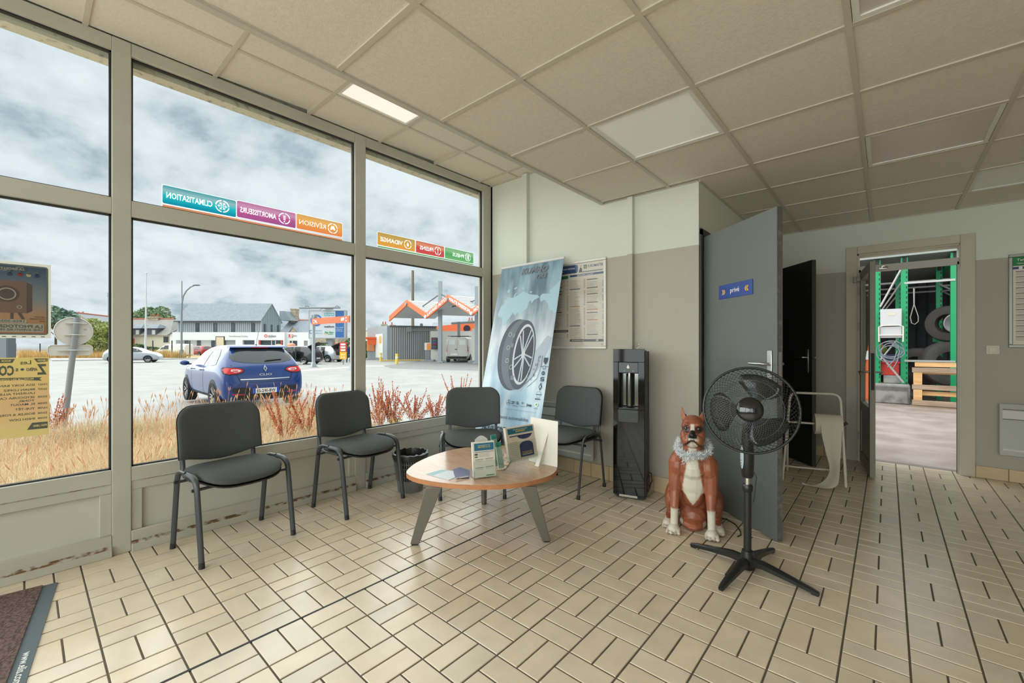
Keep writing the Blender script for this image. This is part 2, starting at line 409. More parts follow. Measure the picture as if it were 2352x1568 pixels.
# ceiling: tile grid
ceil = structure('ceiling', MB().box(-3.42, 3.7, -2.7, BY+.2, 3.02, 3.2), M['white'])
XS = [EX+.012]+[-1.317+.601*k for k in range(0, 9)]
YS = [.954-.603*k for k in range(6, 0, -1)]+[.954+.603*k for k in range(0, 9)]
def ctile(x0, x1, y0, y1, z, tilt=0.):
    o = bx('ceiling_tile', M['ctile'], (-(x1-x0)/2+.004, (x1-x0)/2-.004, -(y1-y0)/2+.004, (y1-y0)/2-.004, .004, .018), ceil)
    o.location = ((x0+x1)/2, (y0+y1)/2, z+random.uniform(0, .002)); o.rotation_euler = (tilt, 0, 0)
LIGHTS = {(0+1, 2+6-0): None}
lights = [(-1.317, -.716, 2.16, 2.763), (-.115, .486, 1.557, 2.16), (-.115, .486, 3.366, 3.969), (.486, 1.087, 4.572, 5.175)]
def is_light(x, y): return any(a-.05 < x < b+.05 and c-.05 < y < d+.05 for a, b, c, d in lights)
YS2 = YS+[BY]
for i in range(len(XS)-1):
    for j in range(len(YS2)-1):
        x0, x1, y0, y1 = XS[i], XS[i+1], YS2[j], YS2[j+1]
        if y1-y0 < .03: continue
        xm, ym = (x0+x1)/2, (y0+y1)/2
        if xm < RX and ym > PY: continue
        if is_light(xm, ym): continue
        if xm > 2.6 or ym < -2: continue
        if x0 < RX < x1 and ym > PY: x0 = RX
        if xm < RX and y0 < PY < y1: y1 = PY
        ctile(x0, x1, y0, y1, CZ)
for i, x in enumerate(XS):
    y1 = PY if x < RX else BY
    o = bx('grid_bar', M['grid'], (x-.012, x+.012, -2.6, y1, CZ-.002, CZ+.03), ceil)
for y in YS:
    if y > BY: continue
    o = bx('grid_bar', M['grid'], (EX if y < PY else RX, 3.6, y-.012, y+.012, CZ-.0015, CZ+.028), ceil)
bx('edge_trim', M['frame'], (EX-.016, EX+.02, -2.6, PY, CZ-.006, CZ+.03), ceil)
bx('riser', M['white'], (EX-.012, EX+.004, -2.6, PY, CZ, 3.02), ceil)
SY = [.22+.605*k for k in range(-5, 6)]+[PY]
for j in range(len(SY)-1):
    y0, y1 = SY[j], SY[j+1]
    for x0, x1 in ((WX, -2.92), (-2.92, -2.32), (-2.32, EX)):
        if x0 == -2.92 and abs(y0-1.43) < .02: continue
        lift = (x0 == WX and (abs(y0-.825) < .02 or abs(y0-2.035) < .02))
        ctile(x0, x1, y0, y1, SZ+(.012 if lift else 0), .03 if lift else 0)
for y in SY[:-1]: bx('grid_bar', M['grid'], (WX, EX, y-.012, y+.012, SZ-.002, SZ+.03), ceil)
for x in (-2.92, -2.32): bx('grid_bar', M['grid'], (x-.012, x+.012, -2.6, PY, SZ-.0015, SZ+.028), ceil)
for s in ((PY-.014, PY-.001, WX, EX, SZ), (PY-.014, PY-.001, EX, RX, CZ)):
    bx('wall_angle', M['grid'], (s[2], s[3], s[0], s[1], s[4]-.004, s[4]+.02), ceil)
bx('wall_angle', M['grid'], (RX, 3.6, BY-.014, BY-.001, CZ-.004, CZ+.02), ceil)
bx('wall_angle', M['grid'], (RX, RX+.014, PY, BY, CZ-.004, CZ+.02), ceil)

# lamps in the ceiling
def lamp(name, label, b, z, emit, c=(236, 232, 224)):
    x0, x1, y0, y1 = b; t = thing(name, label, 'ceiling light', ((x0+x1)/2, (y0+y1)/2, z), group=None)
    w, d = (x1-x0)/2-.014, (y1-y0)/2-.014; f = MB()
    for q in ((-w, w, -d, -d+.022), (-w, w, d-.022, d), (-w, -w+.022, -d+.022, d-.022), (w-.022, w, -d+.022, d-.022)): f.box(*q, .001, .03)
    f.build('frame', M['white'], t)
    bx('diffuser', mat('lamp_diffuser', c, .35, emit=emit), (-w+.022, w-.022, -d+.022, d-.022, .008, .014), t)
    return t
lamp('ceiling_light', 'narrow bright lit panel in the raised ceiling strip beside the window', (-2.92, -2.32, 1.43, 2.035), SZ, .62, (240, 233, 224))
lamp('ceiling_light', 'square pale light panel in the main ceiling nearest the raised strip', lights[0], CZ, .12, (226, 226, 220))
lamp('ceiling_light', 'grey unlit light panel cut by the top edge of the picture', lights[1], CZ, .0, (206, 198, 194))
lamp('ceiling_light', 'grey unlit light panel in the ceiling before the back doorway', lights[2], CZ, .0, (206, 198, 192))
lamp('ceiling_light', 'far light panel at the right edge close to the back wall', lights[3], CZ, .03, (214, 216, 208))

# window wall: panelled base, rails, mullions, panes
bays = [(-2.57, -1.165), (-1.08, .328), (.412, 1.811), (1.906, 3.308)]
posts = [(-2.66, -2.57), (-1.165, -1.08), (.328, .412), (1.811, 1.906), (3.308, 3.43)]
wl = structure('wall_left', MB().box(-3.40, -3.352, -2.7, PY, 0, .40).box(-3.42, -3.34, -2.7, -2.66, 0, 3.0).box(-3.42, -3.30, PY, BY+.2, -.3, 3.0), M['panel'])
for n, (a, b) in enumerate(bays):
    w = thing('window_%d' % (n+1), None, None, (0, 0, 0)); w['kind'] = 'structure'
    r = lambda nm, x0, x1, z0, z1, y0=a, y1=b, m=M['frame'], bev=.003: bx(nm, m, (x0, x1, y0, y1, z0, z1), w, bev)
    r('sill_rail', -3.39, WX, .408, .488); r('lower_rail', -3.39, WX-.006, .355, .406)
    r('transom', -3.39, WX, 1.952, 2.045); r('head_rail', -3.39, WX, 2.888, 2.965)
    r('kick_rail', -3.39, WX+.004, .052, .118); r('floor_lip', -3.39, WX+.022, 0, .046)
    r('seam', -3.39, WX+.0055, .0525, .060, m=M['rust'], bev=0); r('seam', -3.39, WX-.004, .405, .4095, m=M['rust'], bev=0); r('seam', -3.39, WX+.0215, .045, .0525, m=M['rust'], bev=0)
    for y in (a, b-.05): bx('stile', M['frame'], (-3.39, WX-.008, y, y+.05, .118, .355), w, .003)
    bx('base_panel', M['panel'], (-3.39, WX-.028, a+.05, b-.05, .118, .355), w)
    for z0, z1 in ((.488, 1.952), (2.045, 2.888)):
        bx('pane', M['pane'], (-3.356, -3.350, a+.004, b-.004, z0+.004, z1-.004), w)
        for q in ((a, a+.010, z0, z1), (b-.010, b, z0, z1), (a, b, z0, z0+.008), (a, b, z1-.009, z1)):
            bx('seal', M['seal'], (-3.366, -3.342, *q), w)
    bx('outer_sill', M['white'], (-3.46, -3.39, a, b, .45, .47), w)
for n, (a, b) in enumerate(posts):
    structure('trim_%d' % (n+1), MB().box(-3.40, WX+.002, a, b, 0, SZ), M['frame'], bevel=.004)
lin_ = structure('wall_outside', MB().box(-3.49, -3.40, -2.7, PY+.5, 2.862, 3.25), M['soffit'])
structure('wall_outside_base', MB().box(-3.62, -3.43, 3.54, PY+2.5, -.3, 2.862).box(-3.62, -3.42, -2.7, 3.36, -.3, .30), mat('white_outside_wall', (222, 222, 218), .85))

# partition with its two boxed pipes, return wall, back wall
wp = structure('wall_back', MB().box(-3.42, RX, PY, PY+.06, 0, 3.02), M['wall'])
structure('trim_6', MB().box(-2.834, -2.772, PY-.045, PY-.0005, .0, SZ-.002), M['wall'], bevel=.003)
structure('trim_7', MB().box(-1.668, -1.621, PY-.04, PY-.0005, .0, CZ-.002), M['wall'], bevel=.003)
rwb = MB().box(RX-.1, RX, 3.49, 4.27, 2.07, 3.02).box(RX-.1, RX, 4.27, 4.94, 0, 3.02).box(RX-.1, RX, 4.94, 5.69, 2.07, 3.02).box(RX-.1, RX, 5.69, BY, 0, 3.02)
structure('wall_return', rwb, M['wall'])
bw = MB().box(-3.42, -.235, BY, BY+.2, 0, 3.02).box(.508, 3.7, BY, BY+.2, 0, 3.02).box(-.235, .508, BY, BY+.2, 2.15, 3.02)
structure('wall_far', bw, M['wall'])
structure('wall_right', MB().box(3.6, 3.7, -2.7, BY, 0, 3.02), M['wall'])
structure('wall_front', MB().box(-3.42, 3.7, -2.7, -2.6, 0, .5).box(-3.42, 3.7, -2.7, -2.6, 2.45, 3.02).box(-3.42, -3.2, -2.7, -2.6, .5, 2.45).box(-1.2, -1.1, -2.7, -2.6, .5, 2.45).box(.9, 1.0, -2.7, -2.6, .5, 2.45).box(3.0, 3.7, -2.7, -2.6, .5, 2.45), M['wall'])
wf = thing('window_5', None, None); wf['kind'] = 'structure'  # openings and panes added in the unseen front wall for fill light
for a, b in ((-3.2, -1.2), (-1.1, .9), (1.0, 3.0)): bx('pane', M['pane'], (a, b, -2.66, -2.655, .5, 2.45), wf)
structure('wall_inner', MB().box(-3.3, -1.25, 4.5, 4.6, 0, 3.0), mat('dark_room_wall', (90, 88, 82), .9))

def baseboard(name, segs, z1=.128):
    b = thing(name, None, None); b['kind'] = 'structure'
    for (x0, y0, x1, y1) in segs:
        L = math.hypot(x1-x0, y1-y0); n = max(1, round(L/.197)); d = ((x1-x0)/L, (y1-y0)/L); a = math.atan2(d[1], d[0]); w = L/n
        for i in range(n):
            o = MB().box(.0015, w-.0015, -.0005, .018, 0.001, z1).build('tile', M['bbtile'], b, bevel=.003)
            o.location = (x0+d[0]*w*i, y0+d[1]*w*i, 0); o.rotation_euler = (0, 0, a)
            k = random.uniform(.93, 1.05); c = lin((206, 184, 148)); at_ = o.data.color_attributes.new('tint', 'FLOAT_COLOR', 'POINT')
            for q in at_.data: q.color = (c[0]*k, c[1]*k, c[2]*k, 1)
baseboard('baseboard_back', [(RX+.0, PY, -1.621, PY), (-1.668, PY, -2.772, PY), (-2.834, PY, -3.30, PY)])
baseboard('baseboard_far', [(3.6, BY, .605, BY), (-.328, BY, RX+.02, BY)], .108)
baseboard('baseboard_return', [(RX, 4.93, RX, 4.28)], .108)

# doorways
d1 = thing('door_1', None, None); d1['kind'] = 'structure'
M['dgrey'] = mat('dark_grey_door', (104, 109, 107), .42, var=.06, vs_=1.5)
M['dframe'] = mat('dark_door_frame', (62, 64, 62), .5)
MB().box(RX-.11, RX+.012, 3.452, 3.50, 0, 2.10).box(RX-.11, RX+.012, 4.26, 4.31, 0, 2.10).box(RX-.11, RX+.012, 3.452, 4.31, 2.06, 2.11).build('frame', M['dframe'], d1)
for z in (.25, 1.02, 1.80): MB().cyl((RX+.018, 3.507, z), (RX+.018, 3.507, z+.10), .009).build('hinge', M['dframe'], d1)
hinge = Vector((RX+.014, 3.505, 0)); edge = Vector((-.502, 3.013, 0)); dd = (edge-hinge); DL = dd.length; da = math.atan2(dd.y, dd.x)
leaf = thing('door_leaf', None, None, hinge, da); leaf['kind'] = 'structure'; leaf.name = 'door_2'
chrome = M['chrome'] = mat('brushed_chrome', (196, 196, 194), .28, metal=1)
MB().box(.004, DL, -.002, .038, .008, 2.046).build('door_panel', M['dgrey'], leaf, bevel=.002)
MB().box(DL-.001, DL+.0012, 0.001, .036, .010, 2.044).build('edge_band', mat('worn_door_edge', (88, 88, 86), .6, col2=(120, 118, 112), cov=(.5, .75), vs_=30), leaf)
Fd = Vector((0, -1, 0))   # local face towards the camera is -y
MB().box(DL-.075, DL-.035, -.010, -.002, .93, 1.17).build('handle_plate', chrome, leaf, bevel=.003)
MB().tube([(DL-.055, -.008, 1.085), (DL-.055, -.045, 1.085), (DL-.07, -.052, 1.085), (DL-.18, -.052, 1.085)], .009).build('handle', chrome, leaf, smooth=60)
MB().box(DL-.075, DL-.035, .038, .046, .93, 1.17).build('handle_plate', chrome, leaf, bevel=.003)
MB().tube([(DL-.055, .044, 1.085), (DL-.055, .085, 1.085), (DL-.07, .09, 1.085), (DL-.16, .09, 1.085)], .009).build('handle', chrome, leaf, smooth=60)
MB().box(DL, DL+.002, .008, .028, .95, 1.16).build('latch_plate', chrome, leaf)
# "prive" sign on it
def s_on_leaf(u, v):
    d = ray(u, v); o = Vector((0, 0, CH)); e_ = dd.normalized(); nn = Vector((-e_.y, e_.x, 0)); hp = hinge-nn*.003
    p = o+d*((hp-o).dot(nn)/d.dot(nn)); return (p-hinge).dot(e_), p.z
sa, sz0 = s_on_leaf(1652, 688); sb, _ = s_on_leaf(1729.5, 680); _, sz1 = s_on_leaf(1652, 657)
navy = mat('sign_blue', (28, 66, 150), .35)
sg = thing('door_sign', 'blue sign reading prive between yellow chevrons on the open grey door', 'sign', hinge, da)
MB().box(sa, sb, -.0065, -.0022, sz0, sz1).build('plate', navy, sg, bevel=.001)
pn = Panel((sa, -.0066, sz0), (1, 0, 0), (0, 0, 1), (0, -1, 0)); w_, h_ = sb-sa, sz1-sz0; wh = flatm((240, 240, 240)); ye = flatm((245, 190, 50))
pn.text('privé', w_/2, h_*.36, h_*.34, wh, al='c', w=w_*.27, bold=.01)
for s, x in ((1, w_*.13), (-1, w_*.87)):
    for dx in (0, s*h_*.17): pn.poly([(x+dx-s*h_*.1, h_*.65), (x+dx, h_*.65), (x+dx+s*h_*.13, h_*.47), (x+dx, h_*.29), (x+dx-s*h_*.1, h_*.29), (x+dx+s*h_*.03, h_*.47)][::1], (ye if s == 1 else flatm((245, 190, 50), .56)), 'chevron')
pn.build(sg)

# black second door
h2 = Vector((-1.02, 5.665, 0)); e2 = Vector((-.557, 5.112, 0)); dv = e2-h2; D2 = dv.length
leaf2 = thing('door_3', None, None, h2, math.atan2(dv.y, dv.x)); leaf2['kind'] = 'structure'
M['dblack'] = mat('black_door', (34, 36, 35), .55)
MB().box(.0, D2, 0, .04, .008, 2.043).build('door_panel', M['dblack'], leaf2, bevel=.002)
MB().box(D2-.001, D2+.0015, 0.001, .039, .010, 2.041).build('edge_band', mat('grey_door_edge', (64, 68, 66), .6), leaf2)
MB().box(D2-.085, D2-.045, -.008, 0, .93, 1.16).build('handle_plate', chrome, leaf2, bevel=.003)
MB().tube([(D2-.065, -.006, 1.08), (D2-.065, -.045, 1.08), (D2-.08, -.05, 1.08), (D2-.18, -.05, 1.08)], .009).build('handle', chrome, leaf2, smooth=60)
MB().cyl((D2, .02, 1.08), (D2+.02, .02, 1.08), .008).build('latch', chrome, leaf2)
d2f = thing('door_4', None, None); d2f['kind'] = 'structure'
MB().box(RX-.11, RX+.012, 4.90, 4.945, 0, 2.10).box(RX-.11, RX+.012, 5.68, 5.725, 0, 2.10).box(RX-.11, RX+.012, 4.90, 5.725, 2.06, 2.11).build('frame', M['dframe'], d2f)

# doorway to the yard
d5 = thing('door_5', None, None); d5['kind'] = 'structure'; A = M['architrave']
MB().box(-.328, -.235, BY-.022, BY, 0, 2.225).build('architrave', A, d5, bevel=.004)
MB().box(.508, .605, BY-.022, BY, 0, 2.225).build('architrave', A, d5, bevel=.004)
MB().box(-.235, .508, BY-.022, BY, 2.148, 2.225).build('architrave', A, d5, bevel=.004)
MB().box(-.235, -.222, BY, BY+.2, 0, 2.15).box(.504, .508, BY, BY+.2, 0, 2.15).box(-.235, .508, BY, BY+.2, 2.135, 2.15).build('reveal', A, d5)
MB().box(.493, .504, BY+.02, BY+.07, 0, 1.985).box(-.222, -.206, BY+.02, BY+.07, 0, 1.985).build('jamb', M['frame'], d5)
MB().box(-.222, .504, BY+.02, BY+.07, 1.958, 2.022).build('header_bar', M['frame'], d5)
bx('pane', M['pane'], (-.215, .503, BY+.04, BY+.046, 2.022, 2.135), d5)
MB().box(.490, .4935, BY+.03, BY+.06, 0, 1.958).build('seal', M['seal'], d5)
MB().cyl((-.03, BY+.005, 1.995), (-.03, BY+.02, 1.995), .014).box(-.06, 0, BY+.0, BY+.02, 1.975, 1.985).cyl((-.03, BY-.0, 1.99), (.0, BY-.03, 1.985), .008).build('door_stay', chrome, d5, smooth=50)
h3 = Vector((-.215, BY+.0, 0)); e3 = Vector((-.118, 5.01, 0)); dv = e3-h3; D3 = dv.length
gl = thing('door_6', None, None, h3, math.atan2(dv.y, dv.x)); gl['kind'] = 'structure'
GF = mat('grey_metal_door_frame', (138, 136, 122), .45)
b = MB(); b.box(0, .075, 0, .04, .012, 1.955).box(D3-.085, D3, 0, .04, .012, 1.955).box(.075, D3-.085, 0, .04, 1.87, 1.955).box(.075, D3-.085, 0, .04, .012, .12).box(.075, D3-.085, 0, .04, .55, .63)
b.build('frame', GF, gl, bevel=.003)
bx('kick_panel', GF, (.075, D3-.085, .012, .028, .12, .55), gl); bx('pane', M['pane'], (.075, D3-.085, .017, .023, .63, 1.87), gl)
MB().box(D3, D3+.002, .008, .032, .80, 1.13).build('lock_plate', M['seal'], gl)
for s, y in ((1, .04), (-1, 0)):
    MB().tube([(D3-.04, y, .96), (D3-.04, y+s*.045, .96), (D3-.055, y+s*.055, .96), (D3-.14, y+s*.06, .955), (D3-.155, y+s*.05, .93)], .009).build('handle', mat('dull_steel', (150, 148, 140), .4, metal=.8), gl, smooth=60)
MB().box(.0, .07, -.035, -.001, 1.86, 1.90).cyl((.035, -.04, 1.85), (.035, -.04, 1.91), .02).build('closer', mat('closer_grey', (176, 176, 170), .45), gl, bevel=.004)
for z in (.22, 1.35, 1.72): MB().cyl((-.004, -.008, z), (-.004, -.008, z+.09), .008).build('hinge', M['frame'], gl)
# ---------------------------------------------------------------- chairs
M['fabric'] = mat('charcoal_fabric', (84, 87, 88), .95, var=.14, vs_=240, bump=.25, bs=900, spec=.2)
M['plastic'] = mat('black_plastic', (40, 41, 42), .5)
M['tubing'] = mat('black_steel_tube', (62, 66, 69), .38)
def rounded(w, h, r, n=6, dip=0., top=0.):
    pts = []
    for cx, cz, a in ((w/2-r[1], h-r[1], 0), (-w/2+r[1], h-r[1], 90)):
        for k in range(n+1):
            t = R(a+90*k/n); pts.append((cx+r[1]*math.cos(t), cz+r[1]*math.sin(t)))
    for k in range(3): pts.append((-w/2, (h-r[1])*(1-(k+1)/4)))
    for k in range(9):
        t = k/8; x = -w/2+w*t; pts.append((x, -dip*math.sin(PI*t)**1.6))
    for k in range(3): pts.append((w/2, (h-r[1])*((k+1)/4)))
    return [(x, z+top*(1-(2*x/w)**2)*(1 if z > h*.6 else 0)) for x, z in pts]
def cushion(outline, f, th, puff, rows=5):
    """outline in (a,b); rings shrink towards the middle; f(a,b,t)->xyz"""
    ca = sum(p[0] for p in outline)/len(outline); cb = sum(p[1] for p in outline)/len(outline)
    rings = []
    prof = [(0, .80, -1), (.92, .97, -.85), (1, 1., -.3), (1, 1., .3), (.92, .975, .8), (.7, .88, 1)]
    for k in (.25, .9): rings.append([f(ca+(a-ca)*k, cb+(b_-cb)*k, -th/2) for a, b_ in outline])
    for k, t in ((.985, -.45), (1., -.1), (1., .25), (.985, .6), (.93, .92), (.75, 1.12), (.45, 1.22), (.15, 1.25)):
        rings.append([f(ca+(a-ca)*k, cb+(b_-cb)*k, th/2*t*(1 if t < .9 else 1)+(puff*(t-.9)*3 if t > .9 else 0)) for a, b_ in outline])
    return MB().loft(rings)
def make_chair(label):
    t = thing('office_chair', label, 'chair', group='grey fabric waiting chairs')
    # local: faces +x, y to its left
    so = []
    for k in range(36):
        a = 2*PI*k/36; c, s = math.cos(a), math.sin(a)
        x = .21*abs(c)**.55*(1 if c > 0 else -1); y = .235*abs(s)**.55*(1 if s > 0 else -1)
        if x > 0: y *= 1-.10*(x/.21)
        so.append((x+.012, y))
    sf = lambda a, b_, z: (a, b_, .447+z+.010*(abs(b_)/.23)**2+(-.028*max(0, (a-.08)/.14)**2)+(.012*max(0, (-a)/.2)**2))
    cushion(so, sf, .040, .006).build('seat', M['fabric'], t, smooth=180)
    pf = [(a*.985, b_*.985) for a, b_ in so]
    MB().loft([[sf(a*k, b_*k, -.024-d) for a, b_ in pf] for k, d in ((.3, .012), (.9, .012), (1.0, .004), (1.01, -.006))], False).build('seat_shell', M['plastic'], t, smooth=50)
    bo = rounded(.465, .30, (.0, .085), dip=.040, top=.012)
    def bf(a, b_, n):
        z = .522+b_; lean = .16*(b_); curve = .045*(a/.23)**2
        return (-.205-lean+curve+n, a, z)
    cushion(bo, bf, .034, .004).build('backrest', M['fabric'], t, smooth=180)
    MB().loft([[bf(a*k, .13+(b_-.13)*k, -.018-d) for a, b_ in bo] for k, d in ((.3, .006), (.95, .006), (1.008, 0), (1.012, -.012))], False).build('back_shell', M['plastic'], t, smooth=50)
    for s in (-1, 1):
        Y = lambda z: s*(.246+.006*(1-z/.46)*0+(.004))
        front = [(.205, Y(0), .003), (.148, Y(0), .36), (.139, Y(0), .415), (.128, Y(0), .443), (.105, Y(0), .462), (.07, Y(0), .472), (0, Y(0), .474)]
        rear = [(-.205, Y(0), .003), (-.148, Y(0), .36), (-.139, Y(0), .415), (-.128, Y(0), .443), (-.105, Y(0), .462), (-.07, Y(0), .472), (0, Y(0), .474)]
        for P_ in (front, rear):
            lg = MB().tube(P_, .0125, 10, flat=(1.25, .72), up=(0, 1, 0) if False else None).build('leg', M['tubing'], t, smooth=60)
            MB().cyl((P_[0][0]*1.0, P_[0][1], 0), (P_[0][0]*.985, P_[0][1], .03), .0155, .0145, 10).build('foot_cap', M['plastic'], lg, smooth=50)
        MB().tube([(.03, s*.20, .414), (-.12, s*.20, .414), (-.175, s*.20, .42), (-.205, s*.20, .445), (-.213, s*.20, .50), (-.222, s*.20, .60), (-.235, s*.20, .68)], .0115, 8, flat=(1.2, .7)).build('back_upright', M['tubing'], t, smooth=60)
    for x in (.125, -.13):
        MB().cyl((x, -.25, .405), (x, .25, .405), .0085).build('crossbar', M['tubing'], t, smooth=60)
        for s in (-1, 1): MB().cyl((x, s*.255, .405), (x, s*.268, .405), .009).build('bolt_cap', M['plastic'], t, smooth=60)
    return t
chairs = [((-3.005, .852), 7, 'charcoal fabric chair at the left, in front of the blue car'),
          ((-3.035, 1.690), 7, 'charcoal fabric chair between the left chair and the waste bin'),
          ((-2.575, 2.445), -44, 'charcoal fabric chair turned to the room, in front of the roll-up banner'),
          ((-2.06, 3.05), -90, 'charcoal fabric chair by the partition wall under the framed price poster')]
c0 = make_chair(chairs[0][2])
for i, ((x, y), a, lb) in enumerate(chairs):
    o = c0 if i == 0 else copy_tree(c0)
    o.location = (x, y, 0); o.rotation_euler = (0, 0, R(a)); o['label'] = lb

# ---------------------------------------------------------------- coffee table
TZ = .412
outl = [(934, 1086), (939, 1075), (960, 1060), (1000, 1043), (1050, 1030), (1110, 1023), (1165, 1023), (1215, 1031), (1255, 1047), (1276, 1064), (1279, 1077), (1268, 1089), (1240, 1099), (1195, 1108), (1130, 1113), (1060, 1112), (1000, 1106), (955, 1097)]
tp = [on(u, v, 2, TZ) for u, v in outl]
tc_ = Vector((sum(p.x for p in tp)/len(tp), sum(p.y for p in tp)/len(tp), 0))
def cr(pts, n=4):                                        # closed Catmull-Rom
    out = []; m = len(pts)
    for i in range(m):
        a, b, c, d = (Vector(pts[(i+k) % m]) for k in (-1, 0, 1, 2))
        for k in range(n):
            t = k/n; out.append(.5*((2*b)+(c-a)*t+(2*a-5*b+4*c-d)*t*t+(-a+3*b-3*c+d)*t**3))
    return out
pts = [(p.x-tc_.x, p.y-tc_.y, 0) for p in tp]; cur = [(p.x, p.y) for p in cr(pts)]
table = thing('coffee_table', 'low coffee table with organic wooden top and three slanted grey legs', 'table', tc_)
def woodmat(name, c1, c2, sc=(3, 30, 3), rough=.35):
    m = mat(name, c1, rough); t = m.node_tree; b = t.nodes['Principled BSDF']
    g = t.nodes.new('ShaderNodeNewGeometry'); mp = t.nodes.new('ShaderNodeMapping'); mp.inputs['Scale'].default_value = sc; mp.inputs['Rotation'].default_value = (0, 0, R(-40))
    n = t.nodes.new('ShaderNodeTexNoise'); n.inputs['Scale'].default_value = 2.2; n.inputs['Detail'].default_value = 8; n.inputs['Distortion'].default_value = .6
    r = t.nodes.new('ShaderNodeValToRGB'); r.color_ramp.elements[0].position = .35; r.color_ramp.elements[1].position = .68
    r.color_ramp.elements[0].color = (*lin(c1), 1); r.color_ramp.elements[1].color = (*lin(c2), 1)
    t.links.new(g.outputs['Position'], mp.inputs[0]); t.links.new(mp.outputs[0], n.inputs['Vector']); t.links.new(n.outputs['Fac'], r.inputs[0]); t.links.new(r.outputs[0], b.inputs['Base Color'])
    return m
M['wood'] = woodmat('beech_veneer', (186, 148, 120), (206, 172, 144), rough=.2)
M['woodedge'] = mat('beech_edge', (186, 128, 88), .4, var=.08, vs_=30)
tt = MB().prism(cur, TZ-.0035, TZ).build('tabletop', M['wood'], table, bevel=.0015)
MB().prism([(x*1.0005, y*1.0005) for x, y in cur], TZ-.028, TZ-.0036).build('edge_band', M['woodedge'], tt)
M['legm'] = mat('taupe_metal_leg', (112, 108, 100), .42)
def slab_leg(top, bot, along, w0, w1, th):
    top = Vector(top)-tc_; bot = Vector(bot)-tc_; a = Vector((*along, 0)).normalized(); n = Vector((-a.y, a.x, 0))
    rg = lambda p, w, z: [Vector((p.x, p.y, z))+a*sx*w/2+n*sy*th/2 for sx, sy in ((-1, -1), (1, -1), (1, 1), (-1, 1))]
    l = MB().loft([rg(bot, w1, .006), rg(top, w0, TZ-.029)]).build('leg', M['legm'], table, bevel=.003)
    MB().loft([rg(bot, w1*.7, 0), rg(bot, w1*.7, .006)]).build('glide', M['plastic'], l)
bl, br = on(953, 1250, 2, 0), on(1255, 1243, 2, 0)
tl, tr = on(997, 1119, 2, TZ-.03), on(1214, 1117, 2, TZ-.03)
slab_leg(tl, bl, (RT.x, RT.y), .092, .052, .026); slab_leg(tr, br, (RT.x, RT.y), .088, .050, .026)
b3 = Vector((-2.30, 2.30, 0)); slab_leg(Vector((-2.2, 2.2, 0)), b3, (RT.x*.3-.5, .6), .09, .05, .026)
MB().box(-.2, .2, -.02, .02, TZ-.045, TZ-.029).build('crossbar', M['legm'], table).rotation_euler = (0, 0, R(40))

# things on the table
ac = M['acrylic'] = glass_mat('clear_acrylic', (249, 252, 251), 1.2, .04)
paper = mat('leaflet_paper', (226, 222, 212), .6)
def tpt(u, v): return on(u, v, 2, TZ+.0005)
Lb = (88, 130, 160)
def frame_holder(name, label, p0, p1, h, lean, kids):
    """p0,p1: base left/right corners; returns thing with local x along the front, y away"""
    d = Vector((p1.x-p0.x, p1.y-p0.y, 0)); w = d.length; t = thing(name, label, 'leaflet holder', (p0.x, p0.y, TZ+.0006), math.atan2(d.y, d.x)); return t, w
a0, a1 = tpt(1087, 1101), tpt(1141, 1094)
t, w = frame_holder('leaflet_holder', 'clear acrylic stand of blue-topped leaflets at the front of the table', a0, a1, .21, .03, None)
SL = .16                                              # lean per height
Fp = lambda x, z, off=0: (x, z*SL+off, z)
def sheet(b, x0, x1, z0, z1, off, th=.0012): return b.add([Fp(x0, z0, off), Fp(x1, z0, off), Fp(x1, z1, off), Fp(x0, z1, off), Fp(x0, z0, off+th), Fp(x1, z0, off+th), Fp(x1, z1, off+th), Fp(x0, z1, off+th)], [(0, 1, 2, 3), (7, 6, 5, 4), (0, 4, 5, 1), (1, 5, 6, 2), (2, 6, 7, 3), (3, 7, 4, 0)])
b = MB(); sheet(b, 0, w, .004, .10, -.002, .0015); sheet(b, 0, w, .004, .19, .034, .002)
b.box(0, w, -.002, .036, 0, .003).box(0, .0025, -.03, .06, 0, .05).box(w-.0025, w, -.03, .06, 0, .05); b.build('holder', ac, t)
arc = [Fp(w*.22+w*.56*k/10, .215+.022*math.sin(PI*k/10), .040) for k in range(11)]
MB().add(arc+[Fp(w*.22, .15, .04), Fp(w*.78, .15, .04)][::-1], [tuple(range(13))]).build('back_card', mat('silver_card', (206, 208, 206), .5), t)
lf = thing('leaflet_stack', 'stack of white leaflets with blue heading in the front acrylic stand', 'leaflets', t.location, t.rotation_euler.z)
b = MB(); sheet(b, .004, w-.004, .006, .207, .001, .02); b.build('leaflet', paper, lf)
nrm = Vector((0, -1, SL)).normalized()
pn = Panel((.004, .006*SL+.0005, .006), (1, 0, 0), Vector((0, SL, 1)).normalized(), nrm, .0005); W_ = w-.008; H_ = .201*math.sqrt(1+SL*SL)
blu, yel, ink, grn = flatm((52, 118, 150)), flatm((226, 190, 70)), flatm((60, 72, 100)), flatm((60, 120, 80))
pn.rect(W_*.08, H_*.76, W_*.96, H_*.97, blu).layer()
pn.text('TRAVAILLONS POUR VOUS', W_*.52, H_*.895, H_*.022, wh, al='c', w=W_*.55, bold=.01); pn.text('SIMPLIFIER LA VIE', W_*.52, H_*.84, H_*.038, yel, al='c', w=W_*.56, bold=.02)
pn.rect(W_*.08, H_*.715, W_*.95, H_*.727, ink).rect(W_*.08, H_*.63, W_*.22, H_*.68, flatm((90, 84, 74))).rect(W_*.08, H_*.57, W_*.22, H_*.60, flatm((90, 84, 74)))
for k in range(5): pn.rect(W_*.28, H_*(.68-.025*k), W_*(.8-.05*(k % 3)), H_*(.685-.025*k), flatm((150, 150, 146)))
